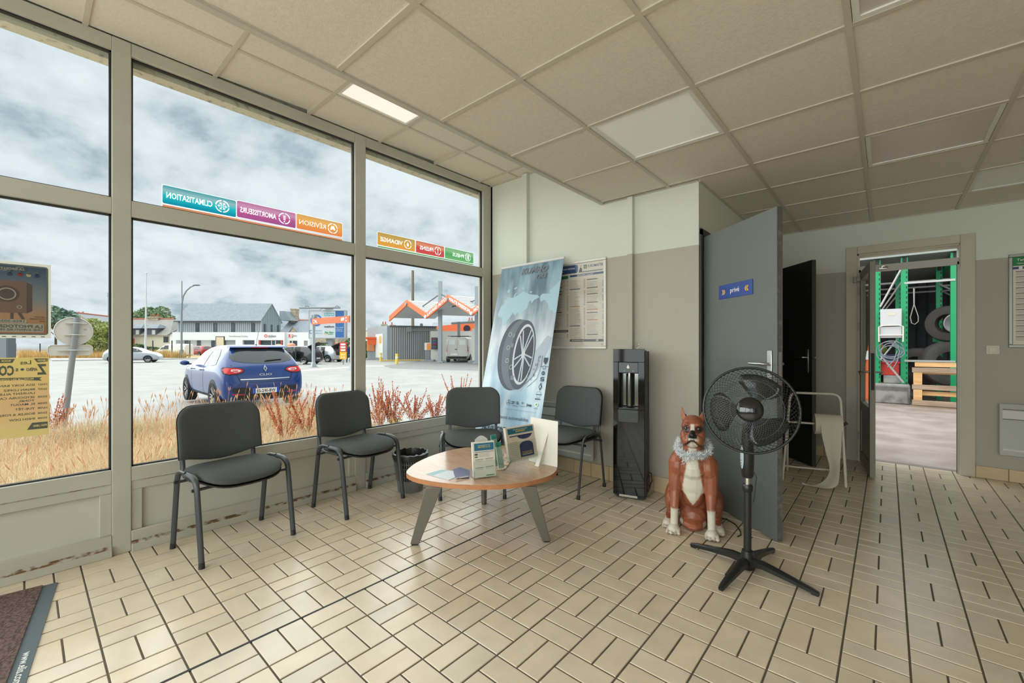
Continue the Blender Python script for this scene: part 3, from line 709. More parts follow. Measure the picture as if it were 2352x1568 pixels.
for x, y in ((.1, .50), (.55, .51), (.1, .27), (.55, .28)):
    pn.rect(W_*x, H_*y, W_*(x+.36), H_*(y+.012), ink)
    for k in range(2): pn.rect(W_*x, H_*(y-.03-.02*k), W_*(x+.33), H_*(y-.026-.02*k), flatm((150, 150, 146)))
pn.rect(W_*.55, H_*.03, W_*.93, H_*.055, grn); pn.build(lf)

# three-tier stand
a0, a1 = tpt(1165, 1090), tpt(1243, 1070)
p0 = tpt(1173, 1085); p1 = tpt(1240, 1068)
t, w = frame_holder('leaflet_stand', 'clear tiered acrylic stand of leaflets beside the white easel board', p0, p1, .3, .1, None)
SL2 = .22
SLo = SL; SL = SL2
b = MB(); sheet(b, 0, w, .06, .17, -.002, .0015); sheet(b, 0, w, .02, .24, .03, .002); b.box(0, .0025, -.05, .11, 0, .09).box(w-.0025, w, -.05, .11, 0, .09).box(0, w, -.0, .03, .055, .058)
sheet(b, -.055, -.004, .02, .16, .045, .0015); sheet(b, -.055, -.004, .02, .20, .085, .0015); b.box(-.057, -.0545, .0, .12, 0, .14); b.build('holder', ac, t)
lf = thing('leaflet_stack', 'tall leaflets with teal heading and navy arch in the tiered stand', 'leaflets', t.location, t.rotation_euler.z)
b = MB(); sheet(b, .004, w-.004, .062, .262, .001, .022); b.build('leaflet', mat('leaflet_tan', (206, 196, 180), .6), lf)
nrm = Vector((0, -1, SL)).normalized(); W_ = w-.008; H_ = .20*math.sqrt(1+SL*SL)
pn = Panel((.004, .062*SL+.0005, .062), (1, 0, 0), Vector((0, SL, 1)).normalized(), nrm, .0005); nv = flatm((52, 62, 100))
pn.rect(W_*.06, H_*.80, W_*.95, H_*.97, flatm((38, 104, 122)))
pn.poly([(W_*.62+W_*.26*math.cos(R(180+a)), H_*.74+H_*.14*math.sin(R(180+a))) for a in range(0, 181, 15)], nv).rect(W_*.1, H_*.71, W_*.9, H_*.74, nv)
pn.poly([(W_*.40, H_*.06), (W_*.88, H_*.06)]+[(W_*.64+W_*.24*math.cos(R(a)), H_*.40+H_*.13*math.sin(R(a))) for a in range(0, 181, 15)], nv)
pn.layer().text('OFFERT', W_*.5, H_*.84, H_*.055, yel, al='c', w=W_*.34, bold=.02); pn.text('MONTAGE DE PNEU', W_*.5, H_*.91, H_*.03, wh, al='c', w=W_*.5)
for k in range(3): pn.rect(W_*.46, H_*(.12+.04*k), W_*.82, H_*(.13+.04*k), yel if k else wh)
for k in range(9): pn.rect(W_*.07, H_*(.10+.055*k), W_*.33, H_*(.106+.055*k), flatm((130, 124, 112)))
pn.build(lf)
lf = thing('leaflet_stack', 'green-edged folded leaflets in the side pockets of the tiered stand', 'leaflets', t.location, t.rotation_euler.z)
b = MB(); sheet(b, -.05, -.008, .022, .175, .048, .010); sheet(b, -.05, -.008, .024, .215, .088, .008); b.build('leaflet', mat('pale_green_leaflet', (176, 206, 192), .6), lf)
b = MB(); sheet(b, -.05, -.008, .150, .176, .0475, .011); sheet(b, -.05, -.008, .19, .216, .0875, .009); b.build('print', mat('teal_print', (44, 140, 140), .5), lf)
SL = SLo
# white easel board seen from behind
q0, q1 = on(1214, 1058, 2, TZ), on(1280, 1073, 2, TZ)
d = (q1-q0); t = thing('easel_board', 'white card display board seen from its back with a folding strut', 'display board', (q0.x, q0.y, TZ+.0008), math.atan2(d.y, d.x)); w = d.length
wc = mat('white_card', (232, 228, 218), .6)
BH = .285
MB().add([(-.02, .05, BH*1.02), (w-.03, .05, BH), (w, .0, 0), (0, .0, .0)] + [(-.02, .053, BH*1.02), (w-.03, .053, BH), (w, .003, 0), (0, .003, .0)], [(0, 1, 2, 3), (7, 6, 5, 4), (0, 4, 5, 1), (1, 5, 6, 2), (2, 6, 7, 3), (3, 7, 4, 0)]).build('board', wc, t)
MB().add([(w*.5, .035, .2), (w*.5+.02, .035, .2), (w*.5+.02, -.07, 0.), (w*.5-.01, -.07, 0), (w*.5+.01, -.002, .02)], [(0, 1, 2, 3), (0, 4, 2)]).build('strut', wc, t)
# loose papers
def loose(name, label, cat, quad, m, th=.0012, z=TZ, group=None):
    P_ = [on(u, v, 2, z) for u, v in quad]; c = sum(P_, Vector())/len(P_); t = thing(name, label, cat, (c.x, c.y, z+.0006), group=group)
    MB().prism([(p.x-c.x, p.y-c.y) for p in P_], 0, th).build('sheet', m, t); return t, c
t, c = loose('leaflet', 'pale blue and white leaflet lying open at the left of the tabletop', 'leaflet', [(979, 1089), (1014, 1079), (1072, 1085), (1031, 1103)], mat('leaflet_white', (214, 222, 230), .5), .0015)
P_ = [on(u, v, 2, TZ) for u, v in [(979, 1089), (1014, 1079), (1026, 1081), (994, 1092)]]
MB().prism([(p.x-c.x, p.y-c.y) for p in P_], .0016, .0021).build('print', mat('leaflet_sky', (150, 196, 210), .5), t)
t, c = loose('magazine', 'dark blue folded magazine under the edge of the open leaflet', 'magazine', [(1040, 1079), (1056, 1074), (1078, 1081), (1078, 1098), (1046, 1100)], mat('magazine_blue', (52, 58, 110), .35), .004, TZ-.0045+.0045)
t['label'] = 'dark blue magazine between the open leaflet and the front acrylic stand'
t, c = loose('magazine', 'colourful magazine lying behind the front acrylic stand', 'magazine', [(1141, 1046), (1161, 1043), (1176, 1056), (1160, 1079), (1141, 1081)], mat('magazine_mixed', (120, 96, 150), .35, col2=(236, 196, 150), cov=(.4, .5), vs_=24), .005)
pa, pb = on(1046, 1099, 2, TZ+.01), on(1078, 1093, 2, TZ+.01)
pe = thing('pen', 'small pen lying on the table in front of the dark blue magazine', 'pen', (pa.x, pa.y, TZ+.010)); dpe = pb-pa; dpe.z = 0
MB().cyl((0, 0, 0), dpe*.85, .004).cyl(dpe*.85, dpe, .004, .001).build('barrel', mat('pen_white', (210, 210, 214), .3), pe, smooth=50); MB().cyl(dpe*.1, dpe*.25, .0045).build('clip', chrome, pe)

# ---------------------------------------------------------------- waste bin
bn = thing('waste_bin', 'grey mesh waste bin with a black liner against the window wall', 'bin', (-2.985, 2.12, 0)); gb = mat('grey_bin_plastic', (112, 114, 114), .5)
rad = lambda z: .102+.036*z/.30
MB().lathe([(.0, 0), (.100, 0), (rad(.1), .1), (rad(.1)-.003, .1), (.098, .004), (0, .004)], 40).build('base_shell', gb, bn, smooth=40)
b = MB()
for k in range(44):
    a = 2*PI*k/44; c_, s_ = math.cos(a), math.sin(a); b.cyl((rad(.1)*c_, rad(.1)*s_, .099), (rad(.28)*c_, rad(.28)*s_, .28), .0042, n=4)
b.build('bars', gb, bn)['kind'] = 'stuff'
for z in (.13, .165, .2, .235, .265): MB().lathe([(rad(z)+.002, z), (rad(z)+.002, z+.004), (rad(z)-.002, z+.004), (rad(z)-.002, z), (rad(z)+.002, z)], 40).build('ring', gb, bn, smooth=40)
MB().lathe([(rad(.28)+.003, .275), (rad(.3)+.006, .30), (rad(.3), .303), (rad(.28)-.002, .275), (rad(.28)+.003, .275)], 40).build('rim', gb, bn, smooth=40)
rg = []
for r_, z in ((rad(.27)+.006, .262), (rad(.3)+.011, .29), (rad(.3)+.010, .312), (rad(.3)-.004, .315), (rad(.27)-.01, .27), (rad(.2)-.01, .16), (.09, .02), (.0005, .015)):
    rg.append([((r_+random.uniform(-.004, .004))*math.cos(k*PI/24), (r_+random.uniform(-.004, .004))*math.sin(k*PI/24), z+random.uniform(-.006, .006)*(z > .2)) for k in range(48)])
MB().loft(rg, False).build('bin_liner', mat('black_liner', (44, 46, 46), .3), bn, smooth=30)

# ---------------------------------------------------------------- water dispenser
f0, f1, f2 = on(1409, 1140, 2, 0), on(1481, 1151, 2, 0), on(1503, 1138, 2, 0)
d = f1-f0; wd = thing('water_dispenser', 'tall glossy black water dispenser standing against the partition wall', 'water dispenser', (f0.x, f0.y, 0), math.atan2(d.y, d.x)); w = d.length; DH = 1.172
gloss = mat('glossy_black_panel', (10, 11, 12), .05, spec=.4); bodyb = mat('satin_black_body', (26, 28, 28), .45, spec=.35)
fp = MB()
zr = (.70, .985)
fp.box(0, w, -.012, 0, .03, zr[0]-.0).box(0, w, -.012, 0, zr[1]+.085, DH).box(0, w*.17, -.012, 0, zr[0], zr[1]+.085).box(w*.80, w, -.012, 0, zr[0], zr[1]+.085)
fp.build('front_panel', gloss, wd, bevel=.002)
rec = MB(); rec.box(.01, w+.004, .10, .205, .02, DH-.02).box(.01, w+.004, 0, .10, .02, zr[0]-.02).box(.01, w+.004, 0, .10, zr[1]+.08, DH-.02).box(.01, w*.17, 0, .10, zr[0]-.02, zr[1]+.08).box(w*.80, w+.004, 0, .10, zr[0]-.02, zr[1]+.08)
rec.build('body', bodyb, wd)
MB().box(.02, w-.01, .02, .19, 0, .03).build('plinth', M['plastic'], wd)
MB().box(w*.17, w*.80, -.008, .1, zr[1]+.0, zr[1]+.083).build('control_panel', mat('dark_grey_control', (62, 66, 70), .3), wd, bevel=.003)
MB().box(w*.17, w*.80, -.010, .1, zr[0]-.0, zr[0]+.012).box(w*.16, w*.81, -.014, 0, zr[0]-.10, zr[0]-.002).build('drip_tray', mat('tray_grey', (48, 52, 52), .35), wd, bevel=.003)
MB().cyl((w*.5, .03, zr[1]), (w*.5, .03, zr[1]-.028), .014).cyl((w*.5, .03, zr[1]-.028), (w*.5, .03, zr[1]-.05), .007).build('spout', chrome, wd, smooth=50)
MB().box(w*.22, w*.75, .092, .0995, zr[0]+.02, zr[1]-.01).cyl((w*.48, .06, zr[0]+.02), (w*.48, .06, zr[1]-.01), .028).build('bottle_recess', mat('steel_recess', (126, 130, 124), .12, metal=.9), wd, smooth=50)
pn = Panel((0, -.0085, 0), (1, 0, 0), (0, 0, 1), (0, -1, 0)); zc_ = zr[1]+.05
pn.poly([(w*.48+.014*math.sin(a)*(.5-.5*math.cos(a))*1.15, zc_+.018-.034*(1-math.cos(a))/2) for a in [2*PI*k/20 for k in range(20)]], wh, 'drop_emblem')
for x in (.34, .62): pn.rect(w*x, zr[1]+.012, w*x+.008, zr[1]+.019, flatm((120, 180, 220)), 'button')
pn.build(wd)
MB().box(w*.2, w*.78, -.016, -.011, .018, .034).build('foot_plate', mat('pale_plate', (190, 186, 176), .4), wd)
MB().tube([(w+.008, .13, .19), (w+.03, .14, .18), (w+.035, .15, .12), (w+.02, .17, .09), (w+.01, .16, .05)], .004).build('cable', M['plastic'], wd, smooth=60)
MB().box(w+.004, w+.012, .09, .17, .05, .16).build('socket_panel', M['plastic'], wd)
MB().box(w*.62, w*.95, .03, .17, DH-.02, DH-.012).build('top_tray', bodyb, wd)
MB().tube([(w*.72+.012*math.cos(k*.7), .1+.012*math.sin(k*.7), DH-.01+.0022*k) for k in range(24)], .0015, 5).build('wire_coil', chrome, wd, smooth=60)

# ---------------------------------------------------------------- roll-up banner leaning on the partition
Yt = 3.33
T0, T1 = on(1153, 617, 1, Yt), on(1296, 601, 1, Yt); T1 = Vector((T1.x, Yt, T0.z+.01))
B0 = on(1092, 984, 1, 2.97); B1 = on(1234, 975, 1, 2.97)
exb = (T1-T0).normalized(); BWd = (T1-T0).length
# the banner plane goes on down to its foot on the floor
slope = (B0-T0); k_ = (T0.z-.03)/(T0.z-B0.z); F0 = T0+slope*k_; F1 = T1+slope*k_
ban = thing('rollup_banner', 'tall pale blue roll-up banner with a tyre and a world map', 'banner', F0)
up = (T0-F0); BHt = up.length; up.normalize(); nb = exb.cross(up).normalized()
if nb.y > 0: nb = -nb
def bmat():
    m = mat('banner_print', (190, 214, 228), .5); t = m.node_tree; b = t.nodes['Principled BSDF']
    tcx = t.nodes.new('ShaderNodeTexCoord'); s = t.nodes.new('ShaderNodeSeparateXYZ'); t.links.new(tcx.outputs['Object'], s.inputs[0])
    r = t.nodes.new('ShaderNodeValToRGB'); mr = t.nodes.new('ShaderNodeMapRange'); mr.inputs[1].default_value = 0; mr.inputs[2].default_value = T0.z; t.links.new(s.outputs[2], mr.inputs[0])
    st = [(0, (168, 198, 220)), (.34, (186, 214, 232)), (.5, (196, 212, 226)), (.62, (206, 216, 226)), (.72, (160, 176, 190)), (.85, (126, 152, 168)), (1, (112, 146, 168))]
    while len(r.color_ramp.elements) < len(st): r.color_ramp.elements.new(.5)
    for el, (p, c) in zip(r.color_ramp.elements, st): el.position = p; el.color = (*lin(c), 1)
    n = t.nodes.new('ShaderNodeTexNoise'); n.inputs['Scale'].default_value = 3; mp = t.nodes.new('ShaderNodeMapping'); mp.inputs['Scale'].default_value = (3.2, 3, .35); t.links.new(tcx.outputs['Object'], mp.inputs[0]); t.links.new(mp.outputs[0], n.inputs['Vector'])
    t.links.new(mr.outputs[0], r.inputs[0]); x = t.nodes.new('ShaderNodeMix'); x.data_type = 'RGBA'; x.blend_type = 'SOFT_LIGHT'; x.inputs[0].default_value = 1
    cr_ = t.nodes.new('ShaderNodeValToRGB'); cr_.color_ramp.elements[0].position = .35; cr_.color_ramp.elements[0].color = (.2, .2, .2, 1); cr_.color_ramp.elements[1].position = .65; cr_.color_ramp.elements[1].color = (.85, .85, .85, 1)
    t.links.new(n.outputs['Fac'], cr_.inputs[0]); t.links.new(r.outputs[0], x.inputs[6]); t.links.new(cr_.outputs[0], x.inputs[7]); t.links.new(x.outputs[2], b.inputs['Base Color']); return m
bb = MB(); th = -nb*.0012
c4 = [Vector(), exb*BWd, exb*BWd+up*BHt, up*BHt]; bb.add(c4+[p+th for p in c4], [(0, 1, 2, 3), (7, 6, 5, 4), (0, 4, 5, 1), (1, 5, 6, 2), (2, 6, 7, 3), (3, 7, 4, 0)])
bb.build('banner_sheet', bmat(), ban)
MB().tube([up*BHt-exb*.004, up*BHt+exb*(BWd+.004)], .013, 10).build('top_rail', mat('white_aluminium', (226, 228, 230), .3), ban, smooth=50)
MB().box(-.02, BWd+.02, -.06, .06, -.03, .035).build('base_box', mat('silver_base', (180, 182, 184), .35, metal=.6), ban, bevel=.008).rotation_euler = (0, 0, math.atan2(exb.y, exb.x))
pn = Panel(nb*.0002, exb, up, nb, .0006)
def bp(u, v):                                            # pixel of the survey photograph -> banner plane
    d_ = ray(u, v); o = Vector((0, 0, CH)); p = o+d_*((F0-o).dot(nb)/d_.dot(nb))-F0; return p.dot(exb), p.dot(up)
lb = flatm((172, 204, 220)); lb2 = flatm((190, 214, 226)); g1 = flatm((124, 132, 142))
Zf = lambda pts, m, name='print', s=(1100, 590, 6.815): pn.poly([(min(max(q_[0], .002), BWd-.002), q_[1]) for q_ in [bp(s[0]+x/s[2], s[1]+y/s[2]) for x, y in pts]], m, name)
Zf([(246, 905), (300, 770), (350, 740), (345, 700), (410, 645), (470, 655), (560, 610), (640, 555), (672, 580), (740, 610), (850, 625), (885, 660), (800, 700), (765, 755), (745, 700), (715, 740), (700, 820), (640, 870), (600, 930), (570, 920), (550, 880), (510, 935), (480, 885), (440, 950), (400, 1000), (375, 1060), (340, 1083), (320, 1030), (310, 955), (255, 940)], lb, 'map')
Zf([(895, 640), (930, 605), (1050, 610), (1040, 560), (1120, 480), (1180, 420), (1280, 390), (1262, 520), (1240, 680), (1215, 770), (1160, 850), (1190, 880), (1150, 910), (1090, 890), (1040, 860), (1010, 760), (960, 700), (905, 735), (890, 690)], lb, 'map')
Zf([(1140, 915), (1195, 900), (1160, 1100), (1140, 1180), (1120, 1140), (1135, 1000)], lb2, 'map')
for P_ in ([(380, 560), (400, 525), (432, 515), (415, 580)], [(485, 510), (525, 485), (543, 495), (505, 530)], [(607, 495), (630, 485), (652, 535), (620, 530)], [(730, 580), (740, 558), (775, 570), (745, 590)], [(480, 640), (510, 585), (535, 575), (500, 640)]): Zf(P_, lb, 'map')
pn.layer()
def bell(c, rx, ry, rot, m, name='tyre', n=40, r0=None):
    P_ = [];
    for k in range(n):
        a = 2*PI*k/n; x, y = rx*math.cos(a), ry*math.sin(a); P_.append((c[0]+x*math.cos(rot)-y*math.sin(rot), c[1]+x*math.sin(rot)+y*math.cos(rot)))
    pn.poly([bp(*p) for p in P_], m, name)
ty1, ty2, ty3, ty4 = flatm((86, 94, 106)), flatm((112, 121, 134)), flatm((70, 78, 90)), flatm((206, 212, 220))
sh = flatm((150, 162, 178))
pn.poly([bp(*p) for p in [(1150, 892), (1190, 902), (1240, 840), (1260, 780), (1250, 775), (1200, 840)]], flatm((176, 190, 204)), 'shadow').layer()
rot = R(8)
bell((1177, 817), 38, 82, rot, ty1); pn.layer(); bell((1184, 817), 36, 81, rot, ty2); pn.layer(); bell((1193, 818), 28, 80, rot, ty1); pn.layer(); bell((1196, 817), 23, 70, rot, ty4); pn.layer(); bell((1197, 817), 20.5, 64, rot, ty3); pn.layer()
cw = flatm((190, 198, 208))
for k in range(5):
    for dlt in (-.16, .16):
        a = 2*PI*k/5+.3; p = (1196+3*math.cos(a+dlt*2), 817+9*math.sin(a+dlt*2)); q = (1197+20*math.cos(a+dlt)*math.cos(rot)-62*math.sin(a+dlt)*math.sin(rot), 817+62*math.sin(a+dlt)+0)
        pn.line(bp(*p), bp(*q), .014, cw, 'spoke')
pn.layer(); bell((1196, 817), 4, 9, rot, ty4)
for cx_2, cy_2, s in ((1166, 770, 1), (1162, 800, 1), (1174, 773, 0), (1171, 795, 0), (1160, 830, 1), (1169, 845, 1), (1172, 870, 0)):
    x, y = bp(cx_2, cy_2); (pn.ring(x, y, .018, .022, ty4, 'emblem') if s else pn.rect(x-.02, y-.02, x+.02, y+.02, flatm((126, 135, 148)), 'emblem'))
x, y = bp(1188, 633); X2, _ = bp(1247, 622); hh = .052
pn.text('KUMHO', x, y-.004, .058, g1, 'lettering', w=(X2-x), bold=.045, shear=.25); x, y2 = bp(1219, 641); X3, _ = bp(1245, 634)
pn.text('TIRE', x, y-.07, .042, g1, 'lettering', w=(X3-x), bold=.045, shear=.2)
dk = flatm((64, 74, 88))
# trail of marks behind the tyre and the column of emblems
for r0_, a0_ in ((0, 0), (1, 0)):
    tr_ = [(1206, 893), (1228, 874), (1236, 850), (1240, 822)] if r0_ == 0 else [(1201, 886), (1219, 868), (1229, 845), (1231, 825)]
    for k in range(3): pn.line(bp(*tr_[k]), bp(*tr_[k+1]), .0035, dk, 'track')
for k, (u, v) in enumerate([(1205, 870), (1210, 861), (1220, 852), (1226, 842), (1231, 833), (1234, 824), (1213, 875), (1221, 866)]):
    x, y = bp(u, v); pn.ring(x, y, .008, .0115, dk, 'emblem', n=12) if k % 2 else pn.rect(x-.01, y-.007, x+.01, y+.007, sh, 'emblem')
E_ = [bp(u, v) for u, v in ((1247, 834), (1244, 849), (1242, 862), (1240, 876), (1236, 893), (1233, 911))]
x, y = E_[0]; pn.poly([(x-.022, y+.03), (x+.022, y+.03), (x+.02, y-.008), (x, y-.035), (x-.02, y-.008)], dk, 'emblem')
x, y = E_[1]; pn.ring(x, y, .014, .018, dk, 'emblem'); pn.rect(x-.045, y+.006, x-.018, y+.010, dk, 'emblem').rect(x+.018, y+.006, x+.045, y+.010, dk, 'emblem')
x, y = E_[2]; pn.ring(x, y, .009, .018, dk, 'emblem', a=(40, 340)).poly([(x+.004, y+.01), (x+.02, y), (x+.004, y-.01)], dk, 'emblem'); pn.text('smart', x, y-.036, .007, dk, 'lettering', 'c')
x, y = E_[3]
for dx, dy in ((.0, .014), (0, 0), (0, -.014)): pn.rect(x-.02, y+dy-.004, x+.02, y+dy+.004, dk, 'emblem')
pn.rect(x-.02, y, x-.012, y+.016, dk, 'emblem').rect(x+.012, y-.016, x+.02, y, dk, 'emblem'); pn.text('SEAT', x, y-.04, .008, dk, 'lettering', 'c')
x, y = E_[4]
for s in (1, .55):
    c_ = dk if s == 1 else lb2
    pn.poly([(x, y+.035*s), (x+.018*s, y), (x, y-.035*s), (x-.018*s, y)], c_, 'emblem').layer()
x, y = E_[5]; pn.ring(x, y, .026, .028, dk, 'emblem').rect(x-.03, y-.003, x+.03, y+.003, dk, 'emblem')
x, y = bp(1231, 923); pn.text('KIA', x, y, .013, dk, 'lettering', 'c', bold=.04, w=.06)
x, y = bp(1228.5, 934); pn.disc(x, y, .02, wh, 'emblem').layer().disc(x, y, .010, flatm((110, 190, 100)), 'emblem'); pn.text('SKODA', x, y-.04, .009, dk, 'lettering', 'c')
x, y = bp(1165, 926); pn.ring(x, y, .024, .026, dk, 'emblem')
for k in range(3):
    a = PI/2+k*2*PI/3; pn.line((x, y), (x+.024*math.cos(a), y+.024*math.sin(a)), .005, dk, 'emblem')
x, y = bp(1180.5, 928); pn.text('DACIA', x, y-.032, .010, dk, 'lettering', 'c', w=.07)
for s in (-1, 1): pn.rect(x+s*.03-.02, y+.006, x+s*.03+.012*(-s)+.012, y+.012, dk, 'emblem').rect(x+s*.03-.02, y-.010, x+s*.03+.012, y-.004, dk, 'emblem')
pn.ring(x-.036, y+.001, .007, .013, dk, 'emblem', a=(-90, 90), n=10).ring(x+.036, y+.001, .007, .013, dk, 'emblem', a=(90, 270), n=10)
x, y = bp(1196, 931); pn.text('H', x, y-.004, .022, dk, 'emblem', 'c', shear=.3, bold=.02).text('HYUNDAI', x, y-.026, .008, dk, 'lettering', 'c', w=.07)
x, y = bp(1211.5, 935); pn.text('Jeep', x, y-.008, .024, dk, 'lettering', 'c', bold=.03)
pn.line(bp(1157, 940), bp(1228, 953), .002, flatm((120, 150, 180)), 'rule')
x, y = bp(1160, 962); X2, _ = bp(1205, 968); pn.text('Les constructeurs automobiles', (bp(1098, 955)[0]+.03), y-.008, .032, dk, 'lettering', w=.60, shear=.15)
x, y = bp(1106, 982); pn.text('NOUS FONT CONFIANCE', x, y-.008, .044, dk, 'lettering', w=.66, bold=.03)
pn.text('pour leurs véhicules', x+.16, y-.105, .038, dk, 'lettering', w=.42)
pn.build(ban)

# ---------------------------------------------------------------- framed posters
def snap_frame(name, label, x0, x1, z0, z1, y, m, cover=True):
    t = thing(name, label, 'poster', (x0, y, z0)); w, h = x1-x0, z1-z0; f = .026
    pr = lambda a, b_, c, d_: MB().box(a, b_, -.016, 0, c, d_)
    MB().box(0, w, -.016, 0, 0, f).box(0, w, -.016, 0, h-f, h).box(0, f, -.016, 0, f, h-f).box(w-f, w, -.016, 0, f, h-f).build('frame', m, t, bevel=.005)
    bx('sheet', mat('poster_paper', (226, 218, 204), .55), (f*.8, w-f*.8, -.006, -.002, f*.8, h-f*.8), t)
    return t, Panel((f, -.0062, f), (1, 0, 0), (0, 0, 1), (0, -1, 0), .0003), w-2*f, h-2*f
silver = mat('silver_snap_frame', (214, 214, 208), .35, metal=.25)
t, pn, w, h = snap_frame('price_poster', 'silver framed price list poster on the partition wall behind the banner', -2.50, -1.882, 1.168, 1.992, PY-.001, silver)
gl_ = flatm((150, 148, 142)); nvy = flatm((58, 76, 128)); grn = flatm((40, 130, 80)); dgy = flatm((92, 88, 90))
pn.rect(0, h*.89, w*.52, h*.99, nvy, r=.02).rect(w*.36, h*.845, w, h*.87, nvy).rect(0, h*.83, w*.33, h*.868, grn, r=.01)
pn.rect(w*.36, h*.018+h*.035, w, h*.018+h*.065, dgy, r=.005).rect(w*.0, h*.17, w*.33, h*.20, dgy, r=.01)
pn.rect(w*.63, h*.93, w*.69, h*.975, grn).rect(w*.60, h*.885, w*.98, h*.90, flatm((140, 142, 146))).ring(w*.97, h*.022, .006, .009, dgy)
pn.layer(); pn.poly([(w*.645, h*.94), (w*.66, h*.965), (w*.675, h*.94)], flatm((240, 210, 60)), 'emblem')
pn.text('Nos prestations services', w*.02, h*.94, h*.025, wh, w=w*.44, bold=.01).text('véhicules particuliers', w*.02, h*.915, h*.014, wh)
pn.text('EUROMASTER', w*.71, h*.94, h*.030, nvy, w=w*.28, bold=.02).text('ENTRETIEN COURANT', w*.66, h*.849, h*.015, wh, al='c', bold=.01)
pn.text('ECOPARTICIPATION', w*.40, h*.062, h*.013, wh, bold=.02).text('5€', w*.86, h*.06, h*.02, wh, bold=.02).text('TAUX HORAIRES MAIN D\'OEUVRE', w*.02, h*.181, h*.010, wh, w=w*.28)
pn.poly([(w*.535, h*.89), (w*.60, h*.89), (w*.595, h*.935), (w*.575, h*.95), (w*.555, h*.94)], flatm((70, 74, 90)), 'picture'); pn.disc(w*.575, h*.965, .008, flatm((190, 150, 130)), 'picture')
rr = random.Random(4)
for c0_, c1_ in ((.0, .33), (.36, .66), (.69, 1.0)):
    yy = .80
    while yy > .09:
        if not (c0_ == 0 and .155 < yy < .22):
            if rr.random() < .12:
                pn.rect(w*c0_, h*yy, w*(c0_+.2), h*(yy+.009), rr.choice([nvy, flatm((200, 130, 80)), dgy])); yy -= .024
            pn.rect(w*c0_, h*yy, w*(c0_+rr.uniform(.12, .22)), h*(yy+.003), gl_); pn.rect(w*(c1_-.03), h*yy, w*c1_, h*(yy+.004), dgy)
        yy -= .0125
pn.build(t); bx('cover', glass_mat('poster_cover', (250, 250, 250), 1.5, .12), (.024, w+.028, -.0085, -.008, .024, h+.028), t)
t, pn, w, h = snap_frame('price_poster', 'silver framed price poster with green heading at the right edge', .803, 1.42, 1.180, 1.998, BY-.001, mat('grey_snap_frame', (150, 152, 148), .35, metal=.4))
pn.rect(0, h*.90, w, h, grn).rect(0, h*.862, w, h*.888, nvy); pn.layer().text('Tarifs', w*.04, h*.953, h*.028, wh, bold=.01).text('Véhicules', w*.04, h*.918, h*.018, wh).text('POSE', w*.17, h*.868, h*.015, wh, bold=.02).disc(w*.08, h*.875, .012, wh, 'emblem')
yy = .83
while yy > .06:
    pn.rect(w*.03, h*yy, w*.25, h*(yy+.008), dgy)
    for k in range(3): pn.rect(w*.03, h*(yy-.014-.012*k), w*(.86-.05*k), h*(yy-.010-.012*k), gl_)
    yy -= .062
pn.build(t)

# light switch, heaters
sw = thing('light_switch', 'cream light switch on the far wall beside the door frame', 'light switch', (.712, BY, 1.160))
bx('plate', mat('cream_plastic', (206, 200, 182), .4), (-.042, .042, -.010, 0, -.04, .04), sw, .003); bx('rocker', mat('cream_rocker', (214, 208, 190), .4), (-.025, .025, -.014, -.009, -.022, .022), sw, .002)
def heater(label, x0, x1, z0, z1, y):
    t = thing('wall_heater', label, 'heater', (x0, y, z0)); w, h = x1-x0, z1-z0; c = mat('heater_white', (208, 208, 200), .4)
    MB().box(.015, w-.015, -.045, 0, .015, h-.01).build('casing', mat('heater_casing', (170, 168, 158), .5), t, bevel=.006)
    MB().box(0, w, -.062, -.052, 0, h).build('front_glass', mat('heater_front', (176, 178, 172), .18), t, bevel=.01)
    bx('grille', c, (.02, w-.02, -.0635, -.0615, h-.13, h-.06), t); bx('groove', M['seal'], (.02, w-.02, -.064, -.0615, h-.052, h-.048), t); bx('groove', M['seal'], (.02, w-.02, -.064, -.0615, h-.138, h-.134), t); bx('trim_strip', c, (.02, w-.02, -.0635, -.0615, .045, .06), t)
heater('pale electric wall heater behind the chair under the price poster', -2.60, -1.985, .155, .655, PY)
heater('grey electric wall heater at the right edge under the green poster', .743, 1.45, .235, .69, BY)
